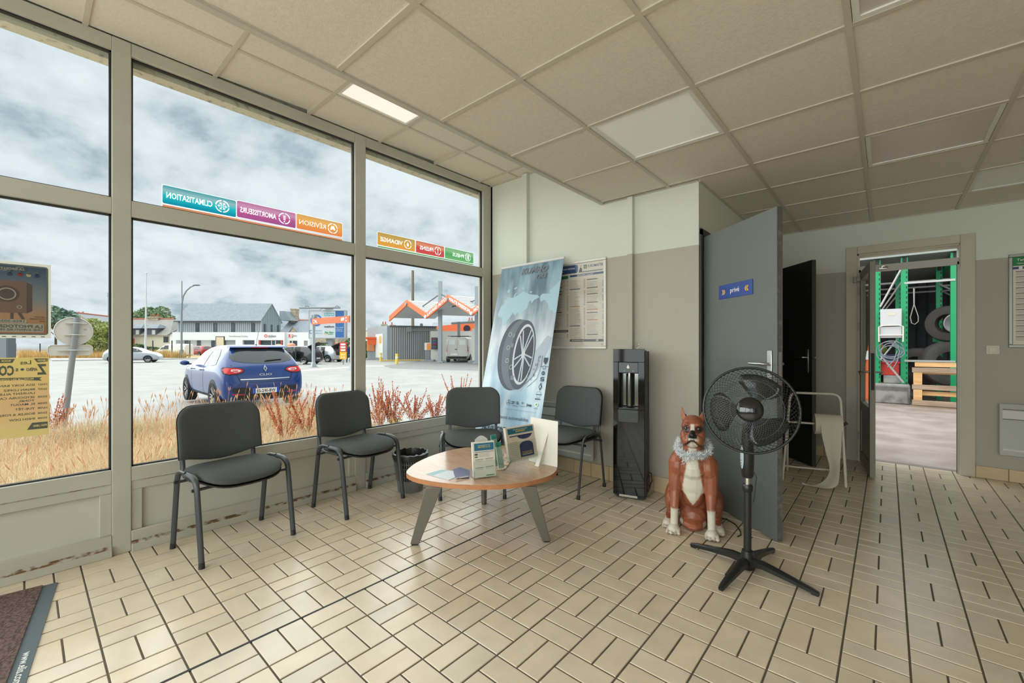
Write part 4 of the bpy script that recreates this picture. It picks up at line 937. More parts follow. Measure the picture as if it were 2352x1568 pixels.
# ---------------------------------------------------------------- painted boxer dog statue
def capsule(b, p, q, r0, r1, n=12):
    p, q = Vector(p), Vector(q); d = (q-p); L = d.length; d.normalize(); a = d.orthogonal().normalized(); c = d.cross(a); rings = []
    for t in (-80, -50, -20): rings.append((p+d*(r0*math.sin(R(t))), r0*math.cos(R(t))))
    for t in (20, 50, 80): rings.append((q+d*(r1*math.sin(R(t))), r1*math.cos(R(t))))
    b.loft([[o+a*(r*math.cos(k*2*PI/n))+c*(r*math.sin(k*2*PI/n)) for k in range(n)] for o, r in rings])
def build_dog():
    dog = thing('dog_statue', 'life-size painted sitting boxer dog statue with white chest and paws', 'dog statue', (-.962, 2.905, 0), R(16.8))
    b = MB(); E_ = b.ell; C_ = lambda *a: capsule(b, *a)
    # local: x = image right, -y = towards the viewer
    E_((0, .16, .19), (.118, .17, .155)); E_((0, .28, .12), (.115, .10, .115)); C_((0, .17, .20), (0, .0, .40), .120, .100); C_((0, .05, .30), (0, -.035, .40), .098, .094)
    E_((0, -.045, .335), (.088, .055, .14)); E_((0, -.02, .24), (.07, .07, .10)); E_((0, .09, .03), (.09, .19, .05)); C_((0, .05, .07), (0, .2, .1), .085, .11)
    for s in (-1, 1):
        E_((s*.092, -.02, .41), (.058, .085, .095)); C_((s*.100, -.035, .42), (s*.106, -.055, .27), .055, .042); C_((s*.106, -.055, .27), (s*.108, -.095, .16), .040, .028)
        C_((s*.108, -.095, .16), (s*.110, -.10, .045), .0265, .025)
        E_((s*.112, -.118, .026), (.036, .05, .028))
        for k in range(4): C_((s*.112+(k-1.5)*.0195, -.125, .026), (s*.112+(k-1.5)*.0235, -.172, .013), .0115, .0108)
        E_((s*.135, .14, .135), (.052, .135, .115)); E_((s*.142, .03, .16), (.032, .05, .055)); C_((s*.142, .18, .05), (s*.150, -.02, .028), .036, .028)
        E_((s*.152, -.03, .024), (.034, .045, .024))
        for k in range(4): C_((s*.152+(k-1.5)*.0165, -.04, .022), (s*.152+(k-1.5)*.018, -.078, .013), .0115, .011)
    C_((0, .30, .03), (.12, .36, .02), .018, .012)
    # neck and head
    C_((0, .0, .43), (0, -.035, .58), .082, .062)
    E_((0, -.045, .672), (.070, .082, .072)); E_((0, -.035, .705), (.058, .06, .042)); E_((0, -.08, .655), (.058, .06, .05))
    for s in (-1, 1):
        E_((s*.034, -.118, .598), (.032, .042, .038)); E_((s*.050, -.08, .615), (.026, .05, .05)); C_((s*.052, -.105, .60), (s*.046, -.10, .565), .018, .012)
        E_((s*.032, -.108, .698), (.018, .016, .010)); C_((s*.05, -.02, .72), (s*.052, .0, .735), .022, .014)
        # pricked ear
        b.loft([[(s*.036, -.045, .722), (s*.068, -.028, .712), (s*.064, .008, .712), (s*.036, .0, .722)], [(s*.050, -.034, .758), (s*.076, -.022, .752), (s*.072, .0, .752), (s*.054, -.006, .758)], [(s*.066, -.022, .797), (s*.070, -.02, .798), (s*.070, -.015, .798), (s*.066, -.015, .797)]])
    E_((0, -.125, .618), (.030, .04, .034)); E_((0, -.118, .572), (.030, .034, .024)); E_((0, -.158, .636), (.019, .013, .014)); C_((0, -.10, .665), (0, -.148, .642), .026, .016)
    me = b.mesh('body'); o = bpy.data.objects.new('body', me); COL.objects.link(o)
    q = o.modifiers.new('r', 'REMESH'); q.mode = 'VOXEL'; q.voxel_size = .0042; q.use_smooth_shade = True
    q = o.modifiers.new('s', 'SMOOTH'); q.factor = .5; q.iterations = 2
    dg = bpy.context.evaluated_depsgraph_get(); m2 = bpy.data.meshes.new_from_object(o.evaluated_get(dg)); o.modifiers.clear(); o.data = m2; m2.name = 'body'; m2.shade_smooth()
    o.parent = dog
    n = len(m2.vertices); co = np.empty(n*3); m2.vertices.foreach_get('co', co); co = co.reshape(n, 3); col = np.empty((n, 4), np.float32); col[:, 3] = 1
    br, br2, whc, dkc = (np.array(lin(c)) for c in ((164, 98, 70), (140, 76, 52), (214, 208, 192), (34, 31, 30)))
    dirt = np.array(lin((110, 84, 62)))
    for i, (x, y, z) in enumerate(co):
        w = mnoise.noise(Vector((x*9, y*9, z*9))); w2 = mnoise.noise(Vector((x*60, y*60, z*60)))
        k = .5+.5*w; c = br*(1-k)+br2*k; ax = abs(x)
        sm = lambda t: max(0., min(1., t))
        if y < .02 and .17 < z < .54:                     # white chest blaze
            hw = .030+.035*sm((.50-z)/.2) if z > .26 else .065*sm((z-.165)/.095); c = c+(whc-c)*sm((hw+.004*w2-ax)/.010)
        if z < .165+.012*w and .07 < ax < .139 and y < -.045: c = c+(whc-c)*sm((.165+.012*w-z)/.015)
        if z < .05 and y < .02 and ax > .06:
            c = c+(whc-c)*.9
            if z < .024: c = c+(dirt-c)*sm(.45+w2*1.2)*sm((.026-z)/.01)
        if z > .545:                                      # face: blaze, mask, muzzle
            if y < -.06 and z > .60: c = c+(whc-c)*sm((.0135+.012*sm((.655-z)/.05)-ax)/.005)*sm((.706-z)/.01)
            ex, ez = ax-.036, z-.671
            if y < -.06: c = c+(dkc-c)*sm((.024-math.hypot(ex*.8, ez*1.1 if ez > 0 else ez*.75))/.008)*.88*(1 if ax > .014 else .1)
            if y < -.125 and z > .604 and ax < .038 and z < .632: c = c+(whc*.85-c)*.3
            lipz = .603-.9*max(0, ax-.008)
            if y < -.07: c = c+(dkc-c)*sm((.012-abs(z-lipz))/.006)*.92*(1 if ax < .062 else 0)
            if y < -.10 and z < lipz-.008 and ax < .030: c = c+(whc*.8-c)*.8
            if y < -.138 and ax < .026 and z > .618: c = dkc*.8
            if z > .73 and ax > .045 and y < -.012: c = c*.85+np.array(lin((190, 130, 105)))*.15
        if w2 > .42: c = c*.93+np.array(lin((210, 196, 180)))*.07
        col[i, :3] = c
    a = m2.color_attributes.new('tint', 'FLOAT_COLOR', 'POINT'); a.data.foreach_set('color', col.ravel())
    m2.materials.clear(); m2.materials.append(attr_mat('painted_resin', 'tint', .38, bump=.25, bs=70, var=.05))
    for s in (-1, 1):
        ey = MB().ell((s*.0365, -.1175, .672), (.0115, .0105, .0095)).build('eye', mat('painted_eye', (30, 24, 22), .12, coat=.5), dog, smooth=180)
        MB().ell((s*.0365-.003, -.1275, .676), (.0022, .0018, .0022), 8, 6).build('eye_glint', flatm((235, 235, 230), .3), ey, smooth=180)
    MB().ell((0, -.166, .640), (.017, .010, .0125)).build('nose', mat('painted_nose', (24, 22, 22), .18), dog, smooth=180)
    # tinsel
    rnd = random.Random(5); tb = MB()
    for i in range(4200):
        a = rnd.uniform(0, 2*PI); rx, ry = .093, .085; c = Vector((rx*math.cos(a), -.012+ry*math.sin(a)-.012, .535-.030*(-math.sin(a))*1.3+.008*math.sin(3*a)))
        if -2.2 < a-2*PI < -1.75 and rnd.random() < .5: c.z -= rnd.uniform(0, .07); c.x *= 1.1
        d = Vector((rnd.gauss(0, 1), rnd.gauss(0, 1), rnd.gauss(0, 1))).normalized()*rnd.uniform(.018, .042); s_ = d.cross(Vector((rnd.random(), rnd.random(), rnd.random()))).normalized()*.0016
        e_ = d*.5+Vector((rnd.gauss(0, .004), rnd.gauss(0, .004), rnd.gauss(0, .004)))
        tb.add([c-s_, c+s_, c+e_+s_, c+e_-s_, c+d], [(0, 1, 2, 3), (3, 2, 4)])
    g = tb.build('tinsel_garland', mat('silver_tinsel', (244, 247, 250), .35, metal=.2), None, fix=False)
    g.location = dog.location; g.rotation_euler = dog.rotation_euler
    tag(g, 'silver tinsel garland round the neck of the dog statue', 'garland')
build_dog()

# ---------------------------------------------------------------- pedestal fan
FB = Vector((-.562, 2.552, 0)); fan = thing('pedestal_fan', 'black pedestal fan with round mesh cage on a cross foot', 'fan', FB)
bk = mat('black_fan_plastic', (28, 29, 30), .28); wire = mat('black_wire', (34, 36, 37), .35)
hubp = MB().lathe([(.0, .105), (.027, .105), (.03, .09), (.036, .05), (.04, .02), (.036, .012), (0, .012)], 24).build('base_hub', bk, fan, smooth=40)
for k, (u, v) in enumerate(((1587, 1254), (1654, 1357), (1882, 1370), (1777, 1266))):
    e_ = on(u, v, 2, 0)-FB; L = e_.length; e_.normalize(); s_ = Vector((-e_.y, e_.x, 0)); rings = []
    for t, z, w, h in ((.02, .052, .024, .040), (.25, .056, .023, .034), (.6, .038, .019, .026), (.9, .020, .014, .022), (1, .014, .009, .014)):
        rings.append([e_*(L*t)+s_*a*w+Vector((0, 0, z+c)) for a, c in ((-1, -h/2), (1, -h/2), (1, h*.2), (.4, h/2), (-.4, h/2), (-1, h*.2))])
    lg = MB().loft(rings).build('foot_leg', bk, fan, smooth=35)
    MB().box(L*.9, L*.99, -.009, .009, 0, .010).build('rubber_foot', M['plastic'], lg).rotation_euler = (0, 0, math.atan2(e_.y, e_.x))
MB().cyl((0, 0, .09), (0, 0, .435), .0195, n=20).build('lower_pole', bk, fan, smooth=50)
MB().lathe([(.0, .42), (.0225, .42), (.026, .432), (.026, .45), (.0215, .458), (0, .458)], 20).build('collar', bk, fan, smooth=40)
MB().cyl((0, 0, .45), (0, 0, .50), .0125, n=16).build('chrome_pole', chrome, fan, smooth=50)
MB().loft([[(.030*k*math.cos(a), .030*k*math.sin(a), z) for a in [i*2*PI/20 for i in range(20)]] for z, k in ((.495, .8), (.51, 1), (.62, 1.08), (.68, 1.0), (.78, .75))]).build('control_column', bk, fan, smooth=40)
cp = MB().ell((0, 0, 0), (.014, .004, .065)).build('control_panel', mat('pale_control', (170, 186, 198), .3), fan, smooth=180); cp.location = (-.021, -.024, .605); cp.rotation_euler = (0, 0, R(-42))
for k in range(3): MB().cyl((-.0245, -.029, .56+.014*k), (-.0255, -.031, .56+.014*k), .003, n=8).build('button', chrome, fan)
MB().tube([(.024, .01, .53), (.04, .015, .50), (.036, .01, .46), (.03, .02, .40), (.024, .02, .36)], .002).build('cord', M['plastic'], fan, smooth=60)
HC = at(1722, 941, 2.20)-FB; toc = (Vector((0, 0, CH))-FB-HC); toc.z = 0; toc.normalize()
nn = (toc+Vector((0, 0, .16))).normalized(); fx = Vector((0, 0, 1)).cross(nn).normalized(); fy = nn.cross(fx)
FM = Matrix((( *[fx[i] for i in ()],),)) if False else Matrix.Translation(HC) @ Matrix((fx, fy, nn)).transposed().to_4x4()
RG = .217
def head(b, nm, m, **k):
    b.v = [tuple(FM @ Vector(p)) for p in b.v]; return b.build(nm, m, fan, **k)
head(MB().tube([(RG*math.cos(a), RG*math.sin(a), 0) for a in [i*2*PI/72 for i in range(72)]], .0065, 8, closed=True), 'cage_rim', wire, smooth=60)
def shell(sign, dep, n, tw, r0):
    b = MB()
    for s in tw:
        for k in range(n):
            a0 = 2*PI*k/n; P_ = []
            for j in range(13):
                t = j/12; r = r0+(RG-r0)*t; zz = sign*(.012+dep*(1-t**2.6)); P_.append((r*math.cos(a0+s*t), r*math.sin(a0+s*t), zz if t < 1 else sign*.004))
            b.tube(P_, .0010, 4, cap=False)
    for rr_ in (.09, .15):
        b.tube([(rr_*math.cos(a), rr_*math.sin(a), sign*(.012+dep*(1-((rr_-r0)/(RG-r0))**2.6))) for a in [i*2*PI/48 for i in range(48)]], .0012, 4, closed=True)
    return b
head(shell(1, .045, 58, (-1.05, 1.05), .058), 'front_cage', wire, smooth=60, fix=False)
head(shell(-1, .07, 54, (.8,), .05), 'rear_cage', wire, smooth=60, fix=False)
head(MB().lathe([(0, .074), (.050, .072), (.060, .064), (.062, .054), (.058, .05), (0, .05)], 40), 'centre_badge', mat('gloss_badge', (20, 21, 22), .08, coat=.4), smooth=40)
head(MB().lathe([(0, .045), (.03, .045), (.036, .03), (.036, -.01), (0, -.01)], 30), 'blade_hub', bk, smooth=40)
blm = mat('smoked_blade', (42, 44, 46), .14, alpha=.93)
for k, a0 in enumerate((62, 180, 301)):
    G_ = []
    for i in range(11):
        t = i/10; r = .03+.155*t; wd_ = R(17+62*math.sin(min(1, t*1.05)*PI*.62)**1.0*(1 if t < .8 else 1-1.9*(t-.8)**1.3)); G_.append([(r*math.cos(R(a0)+R(10)*t+wd_*(j/8-.5)), r*math.sin(R(a0)+R(10)*t+wd_*(j/8-.5)), .012-.032*(j/8-.5)*1.6-.004*t) for j in range(9)])
    V = [p for g in G_ for p in g]; o = head(MB().add(V, [(i*9+j, i*9+j+1, (i+1)*9+j+1, (i+1)*9+j) for i in range(10) for j in range(8)]), 'blade', blm, smooth=180, fix=False)
    q = o.modifiers.new('t', 'SOLIDIFY'); q.thickness = .002
head(MB().lathe([(0, -.19), (.035, -.185), (.055, -.16), (.062, -.11), (.058, -.075), (0, -.075)], 28), 'motor_housing', bk, smooth=40)
MB().tube([FM @ Vector((0, -.02, -.12)), FM @ Vector((0, -.08, -.10)), Vector((HC.x*.3, HC.y*.3, .76)), (0, 0, .74)], .022, 12).build('neck', bk, fan, smooth=60)

# cable on the floor behind the dog
cp_ = [on(u, v, 2, .004) for u, v in ((1648, 1188), (1668, 1192), (1688, 1203), (1700, 1218), (1702, 1228), (1694, 1232))]
cb_ = MB().tube([(p.x, p.y, .004) for p in cp_], .0035, 6).build('power_cable', M['plastic'], None, smooth=60); tag(cb_, 'thin dark cable lying on the tiles between the dog statue and the fan', 'cable')

# ---------------------------------------------------------------- paper roll stand
wt = mat('white_tube', (214, 210, 198), .4); rs = thing('paper_roll_stand', 'white tubular floor stand for a paper roll beside the black door', 'stand', (-.48, 4.5, 0))
O_ = Vector((-.48, 4.5, 0)); wp_ = lambda u, v, y: on(u, v, 1, y)-O_
TL, TRr = Vector((-.66, 4.58, .79))-O_, on(1916, 905, 1, 4.66)-O_; TL.z = TRr.z
FLt, FRt = on(1797, 1102, 2, 0.006)-O_, on(1943, 1119, 2, 0.006)-O_
def arc3(a, c, b, n=6): return [(1-t)**2*a+2*t*(1-t)*c+t*t*b for t in [i/n for i in range(n+1)]]
TC = on(1930, 906, 1, 4.66)-O_; TC.z = TRr.z
MB().tube([FRt]+arc3(TC+(FRt-TC).normalized()*.07, TC, TRr-Vector((.02, 0, 0)))+arc3(TL+Vector((.06, 0, 0)), TL, TL+(FLt-TL).normalized()*.06)+[FLt], .0105, 8).build('front_frame', wt, rs, smooth=60)
RL_, RR_ = FLt+Vector((-.02, .38, 0)), FRt+Vector((-.02, .38, 0)); ML, MR = FLt+(TL-FLt)*.66, FRt+(TC-FRt)*.66
MB().tube([RL_, ML+(RL_-ML)*.1, ML], .0095, 8).tube([RR_, MR+(RR_-MR)*.1, MR], .0095, 8).build('rear_leg', wt, rs, smooth=60)
a_, b_2 = FLt+(TL-FLt)*.16, FRt+(TC-FRt)*.16
MB().tube([a_, a_+Vector((.02, .10, -.02)), Vector((a_.x+.06, a_.y+.12, a_.z-.025)), Vector((b_2.x-.06, b_2.y+.12, b_2.z-.025)), b_2+Vector((-.02, .10, -.02)), b_2], .0085, 8).build('lower_rung', wt, rs, smooth=60)
zr_ = ML.z; MB().cyl(ML, MR+Vector((.02, 0, 0)), .009).build('roll_bar', wt, rs, smooth=60)
MB().cyl(MR+Vector((.0, -.02, 0)), MR+Vector((.035, -.02, .03)), .012).build('clamp', M['plastic'], rs, smooth=60)
ax = (MR-ML).normalized(); r0_, r1_ = ML+(MR-ML)*.50, ML+(MR-ML)*.985
pr = thing('paper_roll', 'roll of white wiping paper on the tubular stand, its end hanging to the floor', 'paper roll', O_+r0_)
pw = mat('wiping_paper', (216, 210, 196), .9, bump=.2, bs=300)
def tubeh(p, q, ro, ri, n=36):
    d = (q-p).normalized(); a = Vector((0, 0, 1)); c = d.cross(a); rg = lambda o, r: [o+a*(r*math.cos(k*2*PI/n))+c*(r*math.sin(k*2*PI/n)) for k in range(n)]
    return MB().loft([rg(p, ri), rg(p, ro), rg(q, ro), rg(q, ri), rg(p, ri)], False)
tubeh(Vector(), r1_-r0_, .088, .026).build('roll', pw, pr, smooth=40); tubeh(Vector((-.001, 0, 0)), r1_-r0_+ax*.001, .0265, .0235).build('core', mat('cardboard_core', (150, 130, 104), .8), pr, smooth=40)
rl = r1_-r0_; path = []
base = Vector(((rl.x)/2, rl.y/2-.089, 0)); zf = -(r0_.z)
stations = [(.03, .0, .02, .38, 0), (.035, -.006, -.08, .36, 0), (.045, -.01, -.18, .30, .1), (.05, -.02, -.27, .26, .5), (.06, -.03, -.34, .22, .7), (.055, -.05, zf+.10, .26, .8), (.03, -.08, zf+.035, .34, .6), (-.03, -.11, zf+.010, .36, .4), (-.10, -.12, zf+.006, .30, .3), (-.155, -.11, zf+.022, .05, .2)]
V = []
for dx, dy, z, hw, tw in stations:
    c = base+Vector((dx, dy, z)); s_ = (ax*math.cos(tw)+Vector((.1, -1, .1)).normalized()*math.sin(tw))*(rl.length*hw)
    V += [c-s_, c-s_*.4+Vector((0, .006, 0)), c+s_*.4+Vector((0, -.004, 0)), c+s_]
o = MB().add(V, [(4*i+j, 4*i+j+1, 4*i+j+5, 4*i+j+4) for i in range(len(stations)-1) for j in range(3)]).build('hanging_end', pw, pr, smooth=180, sub=2)

# ---------------------------------------------------------------- door mat
ca, cb2 = on(133, 1338, 2, 0), on(60, 1568, 2, 0); da_ = (cb2-ca); da_.z = 0; da_.normalize()
mt = thing('door_mat', 'brown entrance mat with grey rubber edge in the bottom left corner', 'mat', ca, math.atan2(da_.y, da_.x))
def carpet():
    m = mat('brown_mat_pile', (110, 88, 82), .98, bump=.6, bs=160, col2=(70, 54, 52), cov=(.42, .6), vs_=90); return m
rb = mat('rubber_edge', (84, 96, 102), .7)
MB().box(0, 1.5, -.9, 0, .0005, .004).build('rubber_base', rb, mt); MB().box(0, 1.5, -.86, -.052, .004, .009).build('carpet', carpet(), mt)
mt_l = Panel((.70, -.045, .0043), (1, 0, 0), (0, 1, 0), (0, 0, 1)); mt_l.text('www.elis.com', 0, .012, .022, flatm((214, 220, 216)), 'lettering', w=.30); 
x_, y_ = (on(40, 1545, 2, 0)-ca).dot(da_), 0
mt_l.o = Vector((x_-.13, -.046, .0043)); mt_l.L = []; mt_l.text('www.elis.com', 0, .012, .024, flatm((214, 220, 216)), 'lettering', w=.22, bold=.02); mt_l.build(mt)

# ---------------------------------------------------------------- stickers and posters on the shop window (facing the street, seen from behind)
GX = -3.3485
def gy(u, v=500): return on(u, v, 0, GX)
SWH = sheet_mat('sticker_white', (244, 246, 248), .8)
def sticker(text, label, u0, u1, vt, icon, cols):
    a, b_ = gy(u0, vt), gy(u1, vt); z1 = a.z; Hh = .112; z0 = z1-Hh; y0, y1 = a.y, b_.y; w = y1-y0
    t = thing('window_sticker', label, 'sticker', (GX, y1, z0)); base = sheet_mat('sticker_'+icon, cols[1], .62, (z0, z1, [(0, cols[0]), (.45, cols[1]), (.75, cols[2]), (1, cols[3])]))
    # reading direction runs towards -y for someone in the street: mirrored from inside
    pn = Panel((0, 0, 0), (0, -1, 0), (0, 0, 1), (1, 0, 0), .0005)
    pn.rect(-.003, -.003, w+.003, Hh+.003, SWH, 'border', r=.008).layer()
    cx, cz, rr_ = .080, Hh*.5, .041; it = []; ad = lambda l: it.append(([l], 0, 0)); cir = lambda x, z, a, b: [(x+a*math.cos(2*PI*i/16), z+b*math.sin(2*PI*i/16)) for i in range(16)]
    for k in range(4): it.append((seg_loops(cx, cz, rr_-.007, rr_, k*90+6, k*90+84), 0, 0))
    if icon == 'ice':
        for k in range(6):
            a_ = k*PI/3; c_, s_ = math.cos(a_), math.sin(a_); pt_ = lambda r, o: (cx+r*c_-o*s_, cz+r*s_+o*c_)
            ad([pt_(.005, -.002), pt_(.014, -.002), pt_(.020, -.009), pt_(.023, -.006), pt_(.018, -.002), pt_(.028, -.002), pt_(.028, .002), pt_(.018, .002), pt_(.023, .006), pt_(.020, .009), pt_(.014, .002), pt_(.005, .002)])
    elif icon == 'spring':
        for k in range(6): ad(bar_loop((cx-.008, cz-.012+.006*k), (cx+.008, cz-.009+.006*k), .0032))
        ad(cir(cx, cz-.023, .005, .005))
    elif icon == 'car': ad([(cx-.02, cz-.014), (cx-.02, cz+.002), (cx-.015, cz+.004), (cx-.011, cz+.018), (cx+.011, cz+.018), (cx+.015, cz+.004), (cx+.02, cz+.002), (cx+.02, cz-.014), (cx+.010, cz-.014), (cx+.006, cz-.008), (cx-.006, cz-.008), (cx-.010, cz-.014)])
    elif icon == 'drop': ad([(cx+.014*math.sin(a_)*(.5-.5*math.cos(a_))*1.2, cz+.024-.044*(1-math.cos(a_))/2) for a_ in [2*PI*k/20 for k in range(20)]])
    elif icon == 'brake': ad([(cx-.006, cz+.026), (cx-.003, cz-.010), (cx+.003, cz-.010), (cx+.006, cz+.026)]); ad(cir(cx, cz-.02, .006, .006))
    else: ad(cir(cx-.004, cz, .012, .028)); it.append((seg_loops(cx+.004, cz, .018, .022, -60, 60), 0, 0))
    hh_ = .036; lp, W_2 = text_loops(text, hh_, bold=0. if 'É' in text else .02); kx = min(1.05, (w-.155)/W_2)
    it.append(([[(a_*kx, b2) for a_, b2 in l] for l in lp], .136, Hh*.5-hh_*.5))
    r_ = .008; outer = []
    for ox, oz, a0 in ((w-r_, Hh-r_, 0), (r_, Hh-r_, 90), (r_, r_, 180), (w-r_, r_, 270)): outer += [(ox+r_*math.cos(R(a0+t_)), oz+r_*math.sin(R(a0+t_))) for t_ in (0, 45, 90)]
    holed(pn, outer, it, base)
    pn.build(t); return y0, y1, z0
BL = [(20, 140, 170), (40, 190, 205), (150, 190, 200), (60, 160, 175)]; PK = [(170, 90, 150), (190, 90, 155), (205, 150, 190), (190, 120, 165)]
OR = [(236, 140, 90), (240, 160, 80), (236, 180, 100), (216, 170, 110)]; YE = [(236, 166, 84), (226, 170, 70), (204, 172, 100), (196, 160, 90)]
RD = [(216, 96, 92), (210, 80, 80), (230, 150, 120), (206, 120, 96)]; GN = [(130, 190, 130), (90, 176, 110), (150, 196, 150), (130, 186, 140)]
s1 = sticker('CLIMATISATION', 'teal window sticker reading CLIMATISATION in mirror writing', 373, 542, 424, 'ice', BL)
s2 = sticker('AMORTISSEURS', 'magenta window sticker reading AMORTISSEURS in mirror writing', 544, 679, 460, 'spring', PK)
s3 = sticker('RÉVISION', 'orange window sticker reading REVISION in mirror writing', 681, 786, 490, 'car', OR)
s4 = sticker('VIDANGE', 'yellow window sticker reading VIDANGE in mirror writing', 867, 953, 532, 'drop', YE)
s5 = sticker('FREINS', 'red window sticker reading FREINS in mirror writing', 955, 1020, 552, 'brake', RD)
s6 = sticker('PNEUS', 'green window sticker reading PNEUS in mirror writing', 1021.5, 1087, 567, 'tyre', GN)
for nm, lb_, y0, y1, z, c in (('sticker_band', 'thin orange strip sticker under the teal and magenta stickers', s1[0], s3[1], s1[2], (226, 150, 110)), ('sticker_band', 'thin green strip sticker under the yellow and red stickers', s4[0], s6[1], s4[2], (120, 180, 120))):
    t = thing(nm, lb_, 'sticker', (GX, y1, z)); Panel((0, 0, 0), (0, -1, 0), (0, 0, 1), (1, 0, 0), .0005).rect(-.003, -.024, y1-y0+.003, -.005, SWH, 'border').layer().rect(0, -.021, y1-y0, -.008, sheet_mat('band', c, .6), 'sheet').build(t)

def win_poster(label, quad, paperm, content):
    (uL, vTL), (uR, vTR), (_, vBR) = quad; tr_, br_ = gy(uR, vTR), gy(uR, vBR); z1, z0 = tr_.z, br_.z; y1 = tr_.y
    t = thing('window_poster', label, 'poster', (GX+.002, y1, z0)); H = z1-z0; Wd = H*.707
    pn = Panel((0, 0, 0), (0, -1, 0), (0, 0, 1), (1, 0, 0), .0004)
    pn.rect(0, 0, Wd, H, paperm(z0, z1), 'sheet').layer(); content(pn, Wd, H); pn.build(t)
def c1(p, w, h):
    dk_, cr_ = sheet_mat('poster_dark', (112, 120, 116), .4), sheet_mat('poster_cream', (196, 194, 180), .45)  # poster inks paled to carry the haze of reflection over the sheet
    pic = sheet_mat('poster_sky', (110, 130, 150), .4, (z_[0]+h*.06, z_[0]+h*.95, [(0, (196, 140, 100)), (.25, (200, 160, 124)), (.5, (150, 160, 164)), (1, (84, 104, 132))]))
    p.rect(w*.035, h*.045, w*.965, h*.965, dk_, r=.012).layer().rect(w*.06, h*.065, w*.94, h*.945, pic, 'picture').layer()
    br_ = sheet_mat('poster_camera', (142, 120, 110), .35); br2 = sheet_mat('poster_camera_dark', (112, 102, 98), .35)
    p.poly([(w*.24, h*.36), (w*.31, h*.33), (w*.31, h*.74), (w*.24, h*.71)], br2, 'picture').rect(w*.47, h*.25, w*.51, h*.34, br2, 'picture').poly([(w*.33, h*.25), (w*.37, h*.25), (w*.43, h*.34), (w*.38, h*.34)], br2, 'picture').layer()
    p.rect(w*.31, h*.33, w*.78, h*.75, br_, 'picture').layer().disc(w*.55, h*.575, .042, br2, 'picture').layer().ring(w*.55, h*.575, .026, .031, cr_, 'picture').ring(w*.40, h*.41, .006, .009, cr_, 'picture')
    for x, c in ((.18, (84, 100, 130)), (.285, (206, 200, 170)), (.393, (170, 90, 84)), (.52, (84, 100, 140))): p.disc(w*x, h*.835, .009, sheet_mat('bulb', c, .5), 'picture').rect(w*x-.005, h*.85, w*x+.005, h*.885, dk_, 'picture')
    p.rect(w*.09, h*.08, w*.91, h*.195, cr_, 'band', r=.005).rect(w*.31, h*.202, w*.69, h*.245, cr_, 'band', r=.003).rect(w*.32, h*.885, w*.68, h*.925, dk_, 'band')
    p.layer().text('LA PHOTOGRAPHIE', w*.11, h*.137, h*.040, dk_, w=w*.78, bold=.03).text('UNE AVENTURE FRANÇAISE', w*.11, h*.097, h*.028, dk_, w=w*.78, bold=.02).text('1826-2026', w*.34, h*.212, h*.026, dk_, bold=.02, w=w*.32)
    for k, q in enumerate(('1ER JUIN', '4 OCTOBRE', '2026')): p.text(q, w*.08, h*(.277-.028*k), h*.018, dk_, bold=.02)
    p.text('FESTIVAL', w*.35, h*.926, h*.012, cr_, bold=.02).text('LA GACILLY', w*.345, h*.893, h*.026, cr_, bold=.03).text('PHOTO', w*.55, h*.872, h*.012, cr_, bold=.02)
    for k in range(7): p.rect(w*(.08+.12*k), h*.015, w*(.13+.12*k), h*.027, dk_, 'emblem')
z_ = [gy(117, 777).z]
win_poster('grey bordered photography festival poster on the left window, seen from behind', ((0, 600), (117, 609), (113, 777)), lambda a, b_: sheet_mat('poster_back', (200, 200, 188), .4), c1)
def c2(p, w, h):
    dk_, ye_ = sheet_mat('poster_slate', (104, 112, 106), .3), sheet_mat('poster_ochre', (206, 178, 120), .5)
    p.layer()
    def bt(outer, st, x, z, hh, ww): holed(p, [(w*a, h*b) for a, b in outer], [(text_loops(st, h*hh, w=w*ww, bold=.03)[0], w*x, h*z)], dk_, 'band')
    bt([(.02, .985), (.02, .945), (.145, .935), (.19, .985)], '18H30', .035, .95, .024, .11); bt([(.41, .985), (.44, .935), (.60, .935), (.63, .985)], 'ROCK', .46, .95, .024, .11)
    bt([(.09, .70), (.12, .725), (.09, .745), (.93, .755), (.93, .705)], "MUSIQUE DU COIN ET D'AILLEURS", .19, .719, .020, .70); bt([(.02, .085), (.02, .17), (.21, .17), (.27, .085)], 'PRIX LIBRE', .03, .116, .024, .165)
    p.layer()
    p.text('Les', w*.22, h*.915, h*.050, dk_, bold=.02, w=w*.13).text('Z', w*.03, h*.785, h*.125, dk_, bold=.04, w=w*.12).text('APÉRO', w*.145, h*.83, h*.036, dk_, bold=.04, w=w*.135).text('S', w*.37, h*.83, h*.036, dk_, bold=.04).disc(w*.325, h*.85, .0065, dk_, 'lettering').text('CONCERT', w*.42, h*.785, h*.115, dk_, bold=.04, w=w*.54)
    for z, d_, s in ((.65, '19/07', 'ISSA SORY BANGOURA'), (.592, '26/07', 'BRIAN LOPEZ'), (.546, '', 'LAURENT ALLINGER'), (.494, '02/08', 'SEYDOUBA CAMARA'), (.452, '', 'YONEL'), (.408, '09/08', 'EL MAOUT'), (.35, '16/08', 'TUE-TÊT'), (.285, '23/08', 'BOSLER & FORET'), (.22, '30/08', 'INISH DEW')):
        if d_: p.text(d_, w*.025, h*(z-.01), h*.024, dk_, bold=.02, w=w*.115)
        V_, F_, W_3 = text_geo(s, .02); p.text(s, w*.177, h*(z-.01), h*.026, dk_, bold=.02, w=min(W_3*h*.026/.7*1.15, w*.78))
z_ = [gy(113, 1000).z]
win_poster('ochre concert poster with a list of dates, below on the left window, seen from behind', ((0, 820), (113, 820), (115, 997)), lambda a, b_: sheet_mat('poster_ochre_back', (186, 164, 112), .42, (a, b_, [(0, (188, 170, 112)), (.4, (188, 154, 112)), (1, (192, 174, 106))])), c2)
